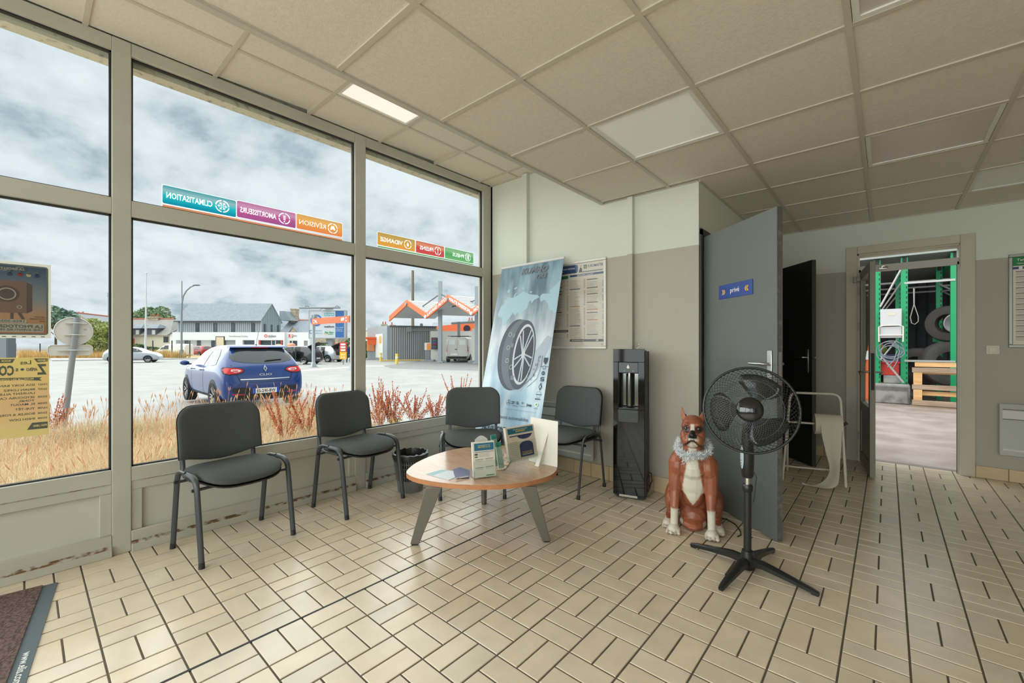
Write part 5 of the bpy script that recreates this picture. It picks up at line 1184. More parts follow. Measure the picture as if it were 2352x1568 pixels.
# ---------------------------------------------------------------- outside, street side
GZ = -.28
def ydep(v): return FPX*(CH-GZ)/(v-V0)
def LX(u, d): return (u-U0)/FPX*d
def ZV(v, d): return CH+(V0-v)/FPX*d
def site(name, label, cat, u, d, group=None, z=None, turn=0.):
    p = yard(LX(u, d), d); return thing(name, label, cat, (p.x, p.y, GZ if z is None else z), YAW+turn, group)
asph = mat('pale_asphalt', (156, 156, 154), .9, var=.10, vs_=1.2, bump=.2, bs=60)
dasph = mat('dark_asphalt', (128, 128, 128), .85, var=.12, vs_=2)
structure('ground', MB().box(-170, -3.62, -120, 160, GZ-.3, GZ), asph)
wl2 = mat('road_line', (214, 214, 210), .8)
def slab(nm, pts, z, m, label=None, cat=None):
    P_ = [yard(LX(u, ydep(v)), ydep(v)) for u, v in pts]; o = MB().prism([(p.x, p.y) for p in P_], GZ-.01, GZ+z).build(nm, m); o['kind'] = 'structure'; return o
slab('forecourt', [(880, 840), (960, 829), (1120, 829), (1125, 852), (900, 846)], .008, dasph)
slab('pavement', [(120, 829), (350, 826), (620, 822), (700, 819), (640, 812), (100, 812)], .10, mat('pavement', (176, 174, 168), .9, var=.08))
slab('road_line', [(620, 855), (830, 840), (1050, 838), (1050, 839.2), (830, 841.4), (640, 857)], .006, wl2)

# dry grass field under the shop window
def grass_field(name, xs, ys, n, hmin, hmax, w, base, tips, seed, inside=None, seg=3, bend=.35, parent=None):
    rng = np.random.default_rng(seed); x = rng.uniform(*xs, n); y = rng.uniform(*ys, n)
    if inside is not None: k = inside(x, y); x, y = x[k], y[k]; n = len(x)
    pn_ = np.array([mnoise.noise(Vector((a*.9, b_*.9, 3.3))) for a, b_ in zip(x, y)])
    h = rng.uniform(hmin, hmax, n)*(1+.45*pn_); a = rng.uniform(0, 2*PI, n); bl_ = rng.uniform(.1, 1, n)**1.5*bend*2
    dx, dy = np.cos(a), np.sin(a); b2_ = rng.uniform(0, PI, n); sx, sy = np.cos(b2_)*w/2, np.sin(b2_)*w/2
    V = np.zeros((n, (seg)*2+1, 3)); 
    for k in range(seg+1):
        t = k/seg; cx_ = x+dx*h*bl_*t*t; cy2 = y+dy*h*bl_*t*t; cz_ = base+h*t*(1-.35*bl_*t)
        if k < seg:
            q = 1-.6*t; V[:, 2*k] = np.stack([cx_-sx*q, cy2-sy*q, cz_], 1); V[:, 2*k+1] = np.stack([cx_+sx*q, cy2+sy*q, cz_], 1)
        else: V[:, 2*seg] = np.stack([cx_, cy2, cz_], 1)
    m_ = 2*seg+1; F = []; off = np.arange(n)*m_
    fq = np.concatenate([np.stack([off+2*k, off+2*k+1, off+2*k+3, off+2*k+2], 1) for k in range(seg-1)]); ft = np.stack([off+2*seg-2, off+2*seg-1, off+2*seg], 1)
    me = bpy.data.meshes.new(name); nv = n*m_; me.vertices.add(nv); me.vertices.foreach_set('co', V.ravel())
    li = np.concatenate([fq.ravel(), ft.ravel()]).astype(np.int32); me.loops.add(len(li)); me.loops.foreach_set('vertex_index', li)
    st = np.concatenate([np.arange(len(fq))*4, len(fq)*4+np.arange(len(ft))*3]).astype(np.int32); me.polygons.add(len(st)); me.polygons.foreach_set('loop_start', st)
    me.update(calc_edges=True); c = np.ones((n, m_, 4), np.float32); T_ = np.array([lin(q) for q in tips]); idx = rng.integers(0, len(tips), n)
    kk = rng.uniform(.75, 1.15, (n, 1)); col = T_[idx]*kk
    g_ = np.clip((pn_-.15)*3, 0, 1)[:, None]*np.clip(rng.uniform(-.4, 1, (n, 1)), 0, 1); col = col*(1-g_)+np.array(lin((140, 140, 84)))*g_
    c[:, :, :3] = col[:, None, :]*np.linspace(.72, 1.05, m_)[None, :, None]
    at_ = me.color_attributes.new('tint', 'FLOAT_COLOR', 'POINT'); at_.data.foreach_set('color', c.ravel()); me.materials.append(M['straw'])
    o = bpy.data.objects.new(name, me); COL.objects.link(o); o['kind'] = 'stuff'; o.parent = parent; return o
ms = attr_mat('straw', 'tint', .85, spec=.1); t_ = ms.node_tree; b_ = t_.nodes['Principled BSDF']
tl_ = t_.nodes.new('ShaderNodeBsdfTranslucent'); mm = t_.nodes.new('ShaderNodeMixShader'); mm.inputs[0].default_value = .35
t_.links.new([n for n in t_.nodes if n.type == 'ATTRIBUTE'][0].outputs['Color'], tl_.inputs[0]); oo = t_.nodes['Material Output']; t_.links.new(b_.outputs[0], mm.inputs[1]); t_.links.new(tl_.outputs[0], mm.inputs[2]); t_.links.new(mm.outputs[0], oo.inputs[0]); M['straw'] = ms
bed = structure('grass_bed', MB().box(-9.7, -3.62, -6, 4.05, GZ-.05, GZ+.05), mat('dry_thatch', (196, 166, 118), .95, var=.3, vs_=12, bump=.8, bs=40))
ST = [(232, 214, 182), (238, 224, 196), (226, 202, 164), (242, 232, 208), (214, 182, 144), (222, 210, 178), (234, 218, 184)]
vis = lambda x, y: (y < 4.0) & ((x < -4.25) | (y < 3.2))
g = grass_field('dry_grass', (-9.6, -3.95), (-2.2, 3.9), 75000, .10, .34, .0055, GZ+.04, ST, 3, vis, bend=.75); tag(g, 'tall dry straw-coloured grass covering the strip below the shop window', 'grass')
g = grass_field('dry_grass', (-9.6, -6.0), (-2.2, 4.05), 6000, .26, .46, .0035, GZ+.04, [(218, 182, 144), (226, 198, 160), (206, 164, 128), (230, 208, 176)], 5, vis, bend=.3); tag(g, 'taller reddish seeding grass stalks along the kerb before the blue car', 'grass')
# seed heads
rn = random.Random(8); sb_ = MB(); cols = []
for i in range(800):
    x, y = rn.uniform(-9.5, -4.6), rn.uniform(-1.8, 4.0); h = rn.uniform(.34, .66) if x < -6.5 else rn.uniform(.3, .5)
    dx, dy = rn.uniform(-.12, .12), rn.uniform(-.12, .12); z0_ = GZ+.04; tp_ = Vector((x+dx, y+dy, z0_+h)); md = Vector((x+dx*.3, y+dy*.3, z0_+h*.55)); k0 = len(sb_.v)
    sb_.tube([(x, y, z0_), md, tp_], .0016, 3, cap=False); d_ = (tp_-md).normalized(); L = rn.uniform(.05, .10); sb_.tube([tp_-d_*.01, tp_+d_*L*.4, tp_+d_*L], [.003, .0075, .001], 5)
so_ = sb_.build('seed_stalks', mat('seed_head', (204, 160, 124), .9, var=.3, vs_=40), fix=False); so_['kind'] = 'stuff'; tag(so_, 'thin grass stalks with narrow seed heads standing over the dry grass', 'grass')
# docks: rust-coloured dried plants
def dock(label, u, v, h, nst, seed, w=.25, green=False):
    h *= 1.15; nst = int(nst*1.7)
    r = random.Random(seed); d = FPX*(CH-GZ)/(v-V0); p = yard(LX(u, d), d, GZ); t = thing('dock_plant', label, 'plant', p); st, fl_ = MB(), MB()
    for k in range(nst):
        a = r.uniform(0, 2*PI); q = r.uniform(.2, 1)*w; hh = h*r.uniform(.65, 1); tip = Vector((q*math.cos(a), q*math.sin(a), hh)); P_ = [Vector((0, 0, 0)), tip*.45+Vector((0, 0, .06)), tip]
        st.tube(P_, .003, 4, cap=False)
        for j in range(64):
            s_ = .35+.65*(j/46); b0 = P_[0].lerp(P_[1], s_*2) if s_ < .5 else P_[1].lerp(P_[2], s_*2-1); rr_ = .030*(1.15-s_)
            c = b0+Vector((r.gauss(0, rr_), r.gauss(0, rr_), r.gauss(0, .012))); e_ = r.uniform(.008, .016)
            fl_.add([c+Vector((e_, 0, 0)), c+Vector((-e_*.5, e_*.87, 0)), c+Vector((-e_*.5, -e_*.87, 0)), c+Vector((0, 0, e_*1.3))], [(0, 1, 2), (0, 1, 3), (1, 2, 3), (2, 0, 3)])
    st.build('stem', mat('dock_stem', (140, 84, 56), .9), t, fix=False); fl_.build('seed_cluster', mat('dock_seed', (168, 90, 58), .9, var=.3, vs_=30), t, fix=False)
    if green:
        lf_ = MB()
        for k in range(10):
            a = r.uniform(0, 2*PI); e_ = Vector((math.cos(a), math.sin(a), r.uniform(.5, 1.5))).normalized(); s_ = Vector((-e_.y, e_.x, 0))*.025; lf_.add([(0, 0, .1), e_*.1+s_+Vector((0, 0, .1)), e_*.24+Vector((0, 0, .1)), e_*.1-s_+Vector((0, 0, .1))], [(0, 1, 2, 3)])
        lf_.build('leaf_tuft', mat('green_leaf', (120, 150, 60), .7), t, fix=False)
for i, a in enumerate((('rust-brown dried dock plant between the two left chairs', 655, 1035, .62, 7, 1, .28, False), ('rust-brown dock plant just left of the second chair', 705, 1015, .60, 6, 2, .25, True),
                       ('dense rust-red dock plant right of the mullion behind the second chair', 872, 1000, .68, 11, 3, .34, False), ('rust-brown dock plant with green leaves above the waste bin', 905, 995, .62, 11, 4, .32, True),
                       ('sprawling rust-brown dock plant above the left end of the table', 950, 985, .50, 9, 5, .36, False), ('small rust-brown dock plant left of the third chair', 1000, 980, .42, 6, 6, .26, False),
                       ('tall thin rust-brown dock plant behind the third chair at the window edge', 1055, 972, .70, 6, 7, .30, False), ('pale brown dock plant low before the left mullion', 118, 1010, .5, 5, 8, .2, False))): dock(*a)

# road sign seen from its back
d = 7.2; sp_ = site('road_sign', 'round road sign with plate below, seen from its back on a leaning grey pole', 'road sign', 145, d); turn = math.atan2(sp_.location.y, sp_.location.x)-PI/2
sp_.rotation_euler = (0, 0, turn)
alu = mat('grey_sign_back', (206, 204, 200), .6, var=.04); rim_ = mat('sign_rim', (206, 206, 204), .5); pole = mat('galvanised_pole', (136, 140, 144), .45, metal=.2)
zt = ZV(728, d)-GZ; ln = .165
MB().cyl((0, 0, 0), (ln, 0, zt), .042, n=20).build('pole', pole, sp_, smooth=40)
pl = lambda z: ln*z/zt
zc2 = ZV(760, d)-GZ
MB().cyl((pl(zc2)-.02, .055, zc2), (pl(zc2)-.02, .058, zc2), .232, n=48).build('round_plate', alu, sp_, smooth=30)
MB().tube([(pl(zc2)-.02+.233*math.cos(a), .05, zc2+.233*math.sin(a)) for a in [i*2*PI/48 for i in range(48)]], .008, 6, closed=True).build('plate_rim', rim_, sp_, smooth=60)
zc3 = ZV(804, d)-GZ; pts = [(pl(zc3)-.03+x, z) for x, z in [(-.265, -.05), (-.23, -.085), (.23, -.085), (.265, -.05), (.265, .05), (.23, .085), (-.23, .085), (-.265, .05)]]
MB().add([(x, .055, zc3+z) for x, z in pts]+[(x, .058, zc3+z) for x, z in pts], [tuple(range(8)), tuple(range(15, 7, -1))]+[(i, (i+1) % 8, 8+(i+1) % 8, 8+i) for i in range(8)]).build('lower_plate', alu, sp_)
MB().tube([(x, .05, zc3+z) for x, z in pts], .007, 6, closed=True).build('plate_rim', rim_, sp_, smooth=60)
for z, hw in ((zc2+.14, .13), (zc2-.06, .13), (zc3+.0, .19)):
    MB().box(pl(z)-hw, pl(z)+hw, .03, .052, z-.012, z+.012).tube([(pl(z)-.05, .03, z), (pl(z)-.045, -.03, z), (pl(z), -.047, z), (pl(z)+.045, -.03, z), (pl(z)+.05, .03, z)], .008, 6).build('bracket', rim_, sp_, bevel=.002)
pn = Panel((pl(zc2), .0495, zc2+.02), (1, 0, 0), (0, 0, 1), (0, -1, 0)); pn.text('CE', .10, .0, .024, flatm((110, 110, 108))); pn.build(sp_)

# ---------------------------------------------------------------- cars
gls = mat('car_window', (44, 52, 56), .08, spec=.5); tyr = mat('car_tyre', (34, 34, 35), .8); rimm = mat('alloy_rim', (170, 172, 176), .3, metal=.7); blk = mat('black_trim', (26, 27, 28), .5)
red_l = mat('red_lamp', (200, 30, 36), .2, coat=.4); wht_l = mat('clear_lamp', (226, 214, 214), .15, coat=.5)
HATCH = [(0.0, .36, .60, .60, .55, .5), (.02, .27, .70, .74, .60, .60), (.06, .22, .90, .81, .74, .70), (.12, .20, 1.0, .835, .84, .72), (.22, .2, 1.12, .85, .90, .68), (.36, .2, 1.28, .86, .93, .62), (.50, .2, 1.40, .865, .94, .58), (.62, .2, 1.425, .866, .94, .575), (1.2, .2, 1.445, .866, .94, .585), (1.9, .2, 1.445, .866, .93, .59), (2.45, .2, 1.39, .866, .92, .585), (2.85, .2, 1.17, .865, .91, .63), (3.15, .2, 1.0, .86, .90, .68), (3.55, .2, .93, .84, .84, .66), (3.85, .22, .80, .79, .70, .6), (4.0, .26, .64, .68, .56, .5), (4.05, .34, .56, .52, .50, .4)]
VAN = [(0.0, .34, 1.75, .80, .62, .78), (.03, .26, 1.86, .86, .9, .80), (.15, .24, 1.93, .90, 1.0, .82), (1., .24, 1.96, .92, 1.05, .83), (2.4, .24, 1.96, .92, 1.05, .83), (3.2, .24, 1.90, .92, 1.05, .80), (3.6, .24, 1.55, .91, 1.04, .76), (3.95, .24, 1.2, .90, 1.0, .74), (4.4, .26, 1.02, .86, .8, .66), (4.75, .3, .8, .76, .66, .6), (4.85, .36, .62, .6, .5, .45)]
def car_section(x, zb, zt, w, zbelt, wr):
    zbelt = min(zbelt, zt-.03); wr = min(wr, w*.96); zm = (zb+zbelt)/2
    hp = [(0, zb), (w*.80, zb), (w*.965, zb+.07), (w, zm), (w*.975, zbelt), (w*.93+.0*wr, zbelt+(zt-zbelt)*.12), ((wr+w*.93)/2, zbelt+(zt-zbelt)*.55), (wr, zt-(zt-zbelt)*.14), (wr*.8, zt-.012), (wr*.4, zt), (0, zt+.002)]
    return [(x, -y, z) for y, z in hp]+[(x, y, z) for y, z in hp[-2:0:-1]]
def make_car(name, label, loc, rz, paint, prof=HATCH, scale=1., detail=1, wheels=(.70, 3.24), wr_=.305, group=None, hatch_open=False, doors_open=False):
    t = thing(name, label, 'car' if prof is HATCH else 'van', loc, rz, group); t.scale = (scale,)*3
    body = MB().loft([car_section(*s) for s in prof]); o = body.build('body', paint, t, smooth=180, sub=2 if detail else 1)
    b0 = bpy.data.objects.new('tmp', o.data); COL.objects.link(b0); q = b0.modifiers.new('s', 'SUBSURF'); q.levels = 2
    dg = bpy.context.evaluated_depsgraph_get(); me = bpy.data.meshes.new_from_object(b0.evaluated_get(dg)); bpy.data.objects.remove(b0)
    bvh = BVHTree.FromPolygons([v.co.copy() for v in me.vertices], [tuple(p.vertices) for p in me.polygons]); bpy.data.meshes.remove(me)
    global LASTBVH; LASTBVH = bvh
    def decal(nm, pts, axis, m, off=.006, sgn=1, parent=t, fine=.12):
        bm = bmesh.new(); f = bm.faces.new([bm.verts.new((p[0], p[1], 0)) for p in pts]); bmesh.ops.triangulate(bm, faces=[f])
        for _ in range(4):
            ed = [e_ for e_ in bm.edges if e_.calc_length() > fine]
            if not ed: break
            bmesh.ops.subdivide_edges(bm, edges=ed, cuts=1, use_grid_fill=False); bmesh.ops.triangulate(bm, faces=bm.faces)
        for v in bm.verts:
            a, z = v.co.x, v.co.y
            if axis == 'x': o_, d_ = Vector((-2, a, z)), Vector((1, 0, 0))
            elif axis == 'y': o_, d_ = Vector((a, sgn*2, z)), Vector((0, -sgn, 0))
            elif axis == 'z': o_, d_ = Vector((a, z, 4)), Vector((0, 0, -1))
            h, n_, i_, ds = bvh.ray_cast(o_, d_)
            if h is None: h = bvh.find_nearest(Vector((0.05, a, z)) if axis == 'x' else Vector((a, sgn*.85, z)))[0]
            v.co = h-d_*off
        me_ = bpy.data.meshes.new(nm); bm.to_mesh(me_); bm.free(); me_.materials.append(m); me_.shade_smooth(); q_ = bpy.data.objects.new(nm, me_); COL.objects.link(q_); q_.parent = parent; return q_
    circ = lambda cx, cz, r, n=28: [(cx+r*math.cos(2*PI*i/n), cz+r*math.sin(2*PI*i/n)) for i in range(n)]
    W_ = max(s[3] for s in prof)
    for s in (1, -1):
        for wx in wheels:
            decal('wheel_arch', circ(wx, wr_+.01, wr_+.055), 'y', blk, .004, s)
            wh_ = MB().lathe([(wr_*.62, .0), (wr_*.70, .015), (wr_*.96, .02), (wr_, -.02), (wr_, -.18), (wr_*.9, -.2)], 32).build('wheel', tyr, t, smooth=40); wh_.location = (wx, s*(W_-.012), wr_); wh_.rotation_euler = (R(-90*s), 0, 0)
            r_ = MB().lathe([(0, -.005), (wr_*.12, -.002), (wr_*.14, -.03), (wr_*.55, -.05), (wr_*.63, .006), (wr_*.67, .012), (wr_*.70, .010)], 32).build('rim', blk if detail else rimm, wh_, smooth=40)
            if detail:
                sp2 = MB()
                for k in range(5):
                    for dl in (-.22, .22):
                        a = 2*PI*k/5; sp2.add([(.04*math.cos(a-.3), .04*math.sin(a-.3), -.01), (.04*math.cos(a+.3), .04*math.sin(a+.3), -.01), (wr_*.66*math.cos(a+dl+.09), wr_*.66*math.sin(a+dl+.09), .008), (wr_*.66*math.cos(a+dl-.09), wr_*.66*math.sin(a+dl-.09), .008)], [(0, 1, 2, 3)])
                sp2.build('spokes', rimm, wh_, fix=False)
    return t, decal, circ, o
# the blue hatchback
cp_ = mat('metallic_blue_paint', (14, 54, 120), .25, metal=.0, coat=.45, spec=.5)
h_ = R(179); car, decal, circ, body = make_car('car', 'metallic blue hatchback parked on the asphalt, seen from behind through the middle window', (-10.48, 3.576, GZ), h_, cp_)
car.location.z = GZ+.055; car.scale = (1, 1, 1.0); hr_ = Vector((math.cos(h_), math.sin(h_), 0))
# rear face: y to the car's left (image left)
rg_ = [(.56, 1.335), (.60, 1.27), (.645, 1.15), (.60, 1.09), (.40, 1.045), (.2, 1.03), (0, 1.025), (-.2, 1.03), (-.40, 1.045), (-.60, 1.09), (-.645, 1.15), (-.60, 1.27), (-.56, 1.335), (-.3, 1.36), (0, 1.365), (.3, 1.36)]
decal('rear_window', rg_, 'x', gls, .008, fine=.10)
spo = MB(); spo.loft([[(x_2, y_2, z_2+.0) for x_2, z_2 in ((.62, 1.432), (.40, 1.395), (.385, 1.378), (.46, 1.365), (.62, 1.36))] for y_2 in (-.60, -.4, 0, .4, .60)]).build('spoiler', cp_, car, smooth=50)
MB().box(.375, .40, -.16, .16, 1.372, 1.388).build('brake_lamp', red_l, car, bevel=.003)
for s in (1, -1):
    lm = decal('tail_lamp', [(s*.40, 0.875), (s*.46, 0.930), (s*.60, 0.950), (s*.78, 0.955), (s*.815, 0.905), (s*.80, 0.820), (s*.72, 0.790), (s*.55, 0.800), (s*.46, 0.825)], 'x', blk, .010, fine=.06)
    decal('lamp_glass', [(s*.43, 0.875), (s*.48, 0.918), (s*.60, 0.935), (s*.76, 0.940), (s*.795, 0.900), (s*.782, 0.835), (s*.71, 0.807), (s*.56, 0.815), (s*.48, 0.835)], 'x', red_l, .016, parent=lm, fine=.06)
    decal('lamp_inset', [(s*.47, 0.877), (s*.53, 0.903), (s*.66, 0.907), (s*.67, 0.870), (s*.60, 0.845), (s*.52, 0.850)], 'x', wht_l, .020, parent=lm, fine=.05); decal('lamp_inset', [(s*.53, 0.883), (s*.64, 0.887), (s*.645, 0.871), (s*.59, 0.860), (s*.54, 0.863)], 'x', red_l, .023, parent=lm, fine=.05)
    decal('bumper_grille', [(s*.30, .36), (s*.60, .40), (s*.66, .44), (s*.64, .505), (s*.40, .51), (s*.28, .47)], 'x', blk, .008, fine=.08)
    decal('reflector', [(s*.44, .345), (s*.66, .365), (s*.66, .385), (s*.44, .365)], 'x', red_l, .012)
    # side glass
    decal('side_window', [(.62, 1.0), (.80, 1.22), (1.05, 1.345), (1.50, 1.365), (1.52, .965), (.9, .965)], 'y', gls, .006, s); decal('side_window', [(1.57, .965), (1.55, 1.365), (2.10, 1.345), (2.45, 1.26), (2.80, 1.06), (2.86, .965)], 'y', gls, .006, s)
    decal('door_seam', [(1.535, .30), (1.55, .30), (1.55, .95), (1.535, .95)], 'y', blk, .004, s); decal('door_seam', [(2.62, .32), (2.635, .32), (2.72, .93), (2.705, .93)], 'y', blk, .004, s); decal('door_seam', [(.86, .62), (.875, .62), (1.05, .42), (1.07, .30), (1.055, .30), (1.035, .41)], 'y', blk, .004, s)
    decal('sill_trim', [(1.12, .25), (2.75, .25), (2.75, .31), (1.12, .31)], 'y', blk, .008, s)
    MB().ell((2.62, s*1.00, 1.0), (.07, .10, .065), 14, 10).build('mirror', cp_, car, smooth=180); MB().box(2.56, 2.64, s*.90-.03, s*.90+.03, .95, .98).build('mirror_arm', blk, car)
    for x in (1.62, 2.52) if s == 1 else (): MB().box(x, x+.12, s*.862-.008, s*.862+.03, .84, .865).build('door_handle', cp_, car, bevel=.008)
decal('chrome_strip', [(.50, .675), (.50, .695), (0, .687), (-.50, .695), (-.50, .675), (0, .665)], 'x', mat('car_chrome', (220, 222, 224), .12, metal=1), .014, fine=.08)
decal('lower_bumper', [(.62, .24), (.60, .33), (.3, .36), (-.3, .36), (-.60, .33), (-.62, .24)], 'x', blk, .006)
for s in (1, -1): decal('tailgate_seam', [(s*.655, 1.0), (s*.50, .62), (s*.49, .62), (s*.64, 1.0)], 'x', blk, .004)
decal('seam', [(.50, .610), (.50, .618), (-.50, .618), (-.50, .610)], 'x', blk, .004)
MB().box(-.022, -.012, -.26, .26, .365, .475).build('number_plate', mat('plate_white', (232, 234, 236), .35), car, bevel=.002)
bl_ = flatm((40, 80, 190)); pn = Panel((-.0225, .26, .365), (0, -1, 0), (0, 0, 1), (-1, 0, 0), .001); pn.rect(0, 0, .045, .11, bl_).rect(.475, 0, .52, .11, bl_).text('ES-240-BW', .26, .024, .066, flatm((24, 24, 28)), al='c', w=.38, bold=.02); pn.build(car)
em = decal('emblem', [(0, .985), (.042, .91), (0, .835), (-.042, .91)], 'x', chrome, .022, fine=.04); decal('emblem_hole', [(0, .95), (.018, .91), (0, .87), (-.018, .91)], 'x', cp_, .026, parent=em, fine=.04)
V_, F_, W_4 = text_geo('CLIO', .02); k_ = .26/W_4
tb_ = MB().add([Vector((.030, .13-a*k_, .755+b2*.045/.7)) for a, b2 in V_], F_); tb_.v = [(p[0]-.0+(.02 if False else 0), p[1], p[2]) for p in tb_.v]
dec_o = tb_.build('lettering', chrome, car, fix=False)
for vv in dec_o.data.vertices:
    h__ = LASTBVH.ray_cast(Vector((-2, vv.co.y, vv.co.z)), Vector((1, 0, 0)))[0]; vv.co.x = (h__.x if h__ else .02)-.012
wip = MB().cyl((.155, -.02, 1.075), (.19, -.36, 1.095), .008).cyl((.16, -.06, 1.085), (.19, -.38, 1.107), .012).build('wiper', blk, car, smooth=50)
MB().tube([(.66, 0, 1.43), (.50, 0, 1.75)], .004, 6).build('antenna', blk, car); MB().ell((.67, 0, 1.435), (.04, .02, .02)).build('antenna_foot', blk, car, smooth=180)
MB().cyl((.2, .0, .23), (.2, .0, .20), .01).build('tow_eye', blk, car)

def far_car(name, label, u, v, uh, vh, paint, prof=HATCH, scale=1., hatch=False, doors=False, whl=(.70, 3.24), group=None, rearlamps=True, rim=True):
    """(u,v): ground under the rear end's middle; (uh,vh): a ground point it heads to"""
    d0, d1 = ydep(v), ydep(vh); p = yard(LX(u, d0), d0, GZ); q = yard(LX(uh, d1), d1, GZ); a = math.atan2(q.y-p.y, q.x-p.x)
    t, dec, circ, bo = make_car(name, label, p, a, paint, prof, scale, 0, whl, group=group)
    if prof is HATCH:
        for s in (1, -1):
            if not (doors and s == doors): dec('side_window', [(.62, 1.0), (.80, 1.22), (1.05, 1.345), (1.50, 1.365), (1.52, .965), (.9, .965)], 'y', gls, .008, s, fine=.3)
            dec('side_window', [(1.57, .965), (1.55, 1.365), (2.10, 1.345), (2.45, 1.26), (2.80, 1.06), (2.86, .965)], 'y', gls, .008, s, fine=.3)
            dec('tail_lamp', [(s*.56, .74), (s*.60, .95), (s*.78, .93), (s*.80, .78)], 'x', red_l, .012, fine=.3)
            dec('head_lamp', [(3.62, .66), (3.60, .76), (3.85, .74), (3.9, .66)], 'y', wht_l, .010, s, fine=.3)
        if hatch:
            dec('boot_opening', [(.58, .62), (.60, 1.0), (.52, 1.33), (-.52, 1.33), (-.60, 1.0), (-.58, .62)], 'x', blk, .010, fine=.25)
            hp_ = MB().add([(.55, -.56, 1.42), (.55, .56, 1.42), (-.35, .52, 1.75), (-.35, -.52, 1.75), (-.55, .5, 1.68), (-.55, -.5, 1.68)], [(0, 1, 2, 3), (3, 2, 4, 5)]).build('tailgate', blk, t); q_ = hp_.modifiers.new('s', 'SOLIDIFY'); q_.thickness = .06
        else: dec('rear_window', rg_, 'x', gls, .008, fine=.3)
        MB().box(-.015, -.005, -.26, .26, .42, .52).build('number_plate', flatm((226, 226, 224)), t)
        if doors:
            s = doors; dec('door_opening', [(1.0, .36), (1.0, .95), (1.1, 1.34), (1.55, 1.36), (2.1, 1.33), (2.5, 1.2), (2.6, .95), (2.5, .34)], 'y', blk, .012, s, fine=.3)
            for x0 in (1.6, 2.7):
                dr = MB().add([(x0, s*.86, .33), (x0-.55, s*1.35, .33), (x0-.6, s*1.38, .92), (x0-.52, s*1.30, 1.30), (x0-.15, s*.95, 1.33), (x0, s*.87, .95)], [(0, 1, 2, 3, 4, 5)]).build('open_door', paint, t); q_ = dr.modifiers.new('s', 'SOLIDIFY'); q_.thickness = .06
    return t, dec
black = mat('black_car_paint', (46, 50, 56), .25, metal=.3, coat=.6); silv = mat('silver_car_paint', (184, 190, 196), .3, metal=.4, coat=.5); wpt = mat('white_car_paint', (224, 226, 226), .35, coat=.4)
far_car('car', 'black hatchback with open tailgate and doors at the vacuum bay', 731, 836, 600, 835.2, black, hatch=True, doors=1)
far_car('car', 'silver hatchback with open tailgate behind the orange portal', 782, 831, 650, 829.5, silv, hatch=True, doors=1)
far_car('car', 'silver car driving along the road beside the left mullion', 243, 833, 360, 831.5, silv, scale=.94)
far_car('car', 'dark red car parked before the white ground floor', 480, 818, 420, 817, mat('dark_red_paint', (150, 40, 44), .3, coat=.4))
t, dec = far_car('van', 'small white van parked behind the fence at the left', 436, 819.5, 360, 819.5, wpt, VAN, .86, whl=(.8, 3.9))
for s in (1, -1): dec('side_window', [(2.5, 1.15), (2.5, 1.75), (3.3, 1.7), (3.75, 1.2), (3.8, 1.12)], 'y', gls, .01, s, fine=.3)
# grey-white van in the wash bay
t, dec = far_car('van', 'pale grey panel van parked in the wash bay under the canopy', 1050, 832.5, 1085, 824, mat('van_paint', (196, 194, 186), .4, coat=.3), VAN, 1.14, whl=(.8, 3.9))
for s in (1, -1):
    dec('tail_lamp', [(s*.78, .75), (s*.78, 1.35), (s*.87, 1.35), (s*.87, .75)], 'x', red_l, .012, fine=.3); dec('rear_window', [(s*.16, 1.35), (s*.16, 1.68), (s*.62, 1.68), (s*.64, 1.35)], 'x', mat('van_window', (214, 218, 216), .2), .01, fine=.3)
dec('door_seam', [(-.006, .5), (.006, .5), (.006, 1.85), (-.006, 1.85)], 'x', blk, .008); dec('bumper', [(-.84, .30), (.84, .30), (.84, .47), (-.84, .47)], 'x', blk, .02, fine=.4); MB().box(-.03, -.01, -.05, .5, .55, .68).build('number_plate', flatm((226, 226, 224)), t); dec('door_handle', [(.02, .98), (.16, .98), (.16, 1.03), (.02, 1.03)], 'x', blk, .02)
for x in (.6, 2.0): MB().box(x-.03, x+.03, -.82, .82, 1.99, 2.03).build('roof_bar', blk, t)
# ---------------------------------------------------------------- buildings, trees and street furniture
slate = mat('slate_roof', (134, 142, 150), .75, var=.12, vs_=2.5); zinc = mat('grey_seamed_cladding', (160, 170, 176), .55, var=.04, vs_=.5); wren = mat('white_render', (232, 234, 234), .85); dkw = mat('dark_window', (70, 80, 88), .15, spec=.7); shut = mat('shutter_grey', (150, 152, 154), .6); ridge_t = mat('terracotta', (186, 100, 76), .8); stone = mat('rubble_stone', (150, 136, 116), .95, col2=(196, 182, 158), cov=(.35, .65), vs_=5, bump=.5, bs=8); cream = mat('cream_render', (226, 218, 196), .9, var=.05)
D0 = 70.; b1 = thing('building', 'grey clad two-storey building over a white ground floor, behind the blue car', 'building', yard(LX(407, D0), D0, GZ), YAW)
X = lambda u, d=D0: LX(u, d)-LX(407, D0)
Z = lambda v, d=D0: ZV(v, d)-GZ
xr = X(600); zf1, ze, zrg, DP = Z(763), Z(735), Z(699, 73), 6.
MB().box(0, xr, 0, DP, zf1, ze).build('upper_wall', zinc, b1)
MB().add([(0, -.1, ze), (xr, -.1, ze), (xr, DP+.1, ze), (0, DP+.1, ze), (0, DP/2, zrg), (xr, DP/2, zrg)], [(0, 1, 5, 4), (2, 3, 4, 5), (1, 2, 5), (3, 0, 4), (0, 3, 2, 1)]).build('gable_wall', zinc, b1)
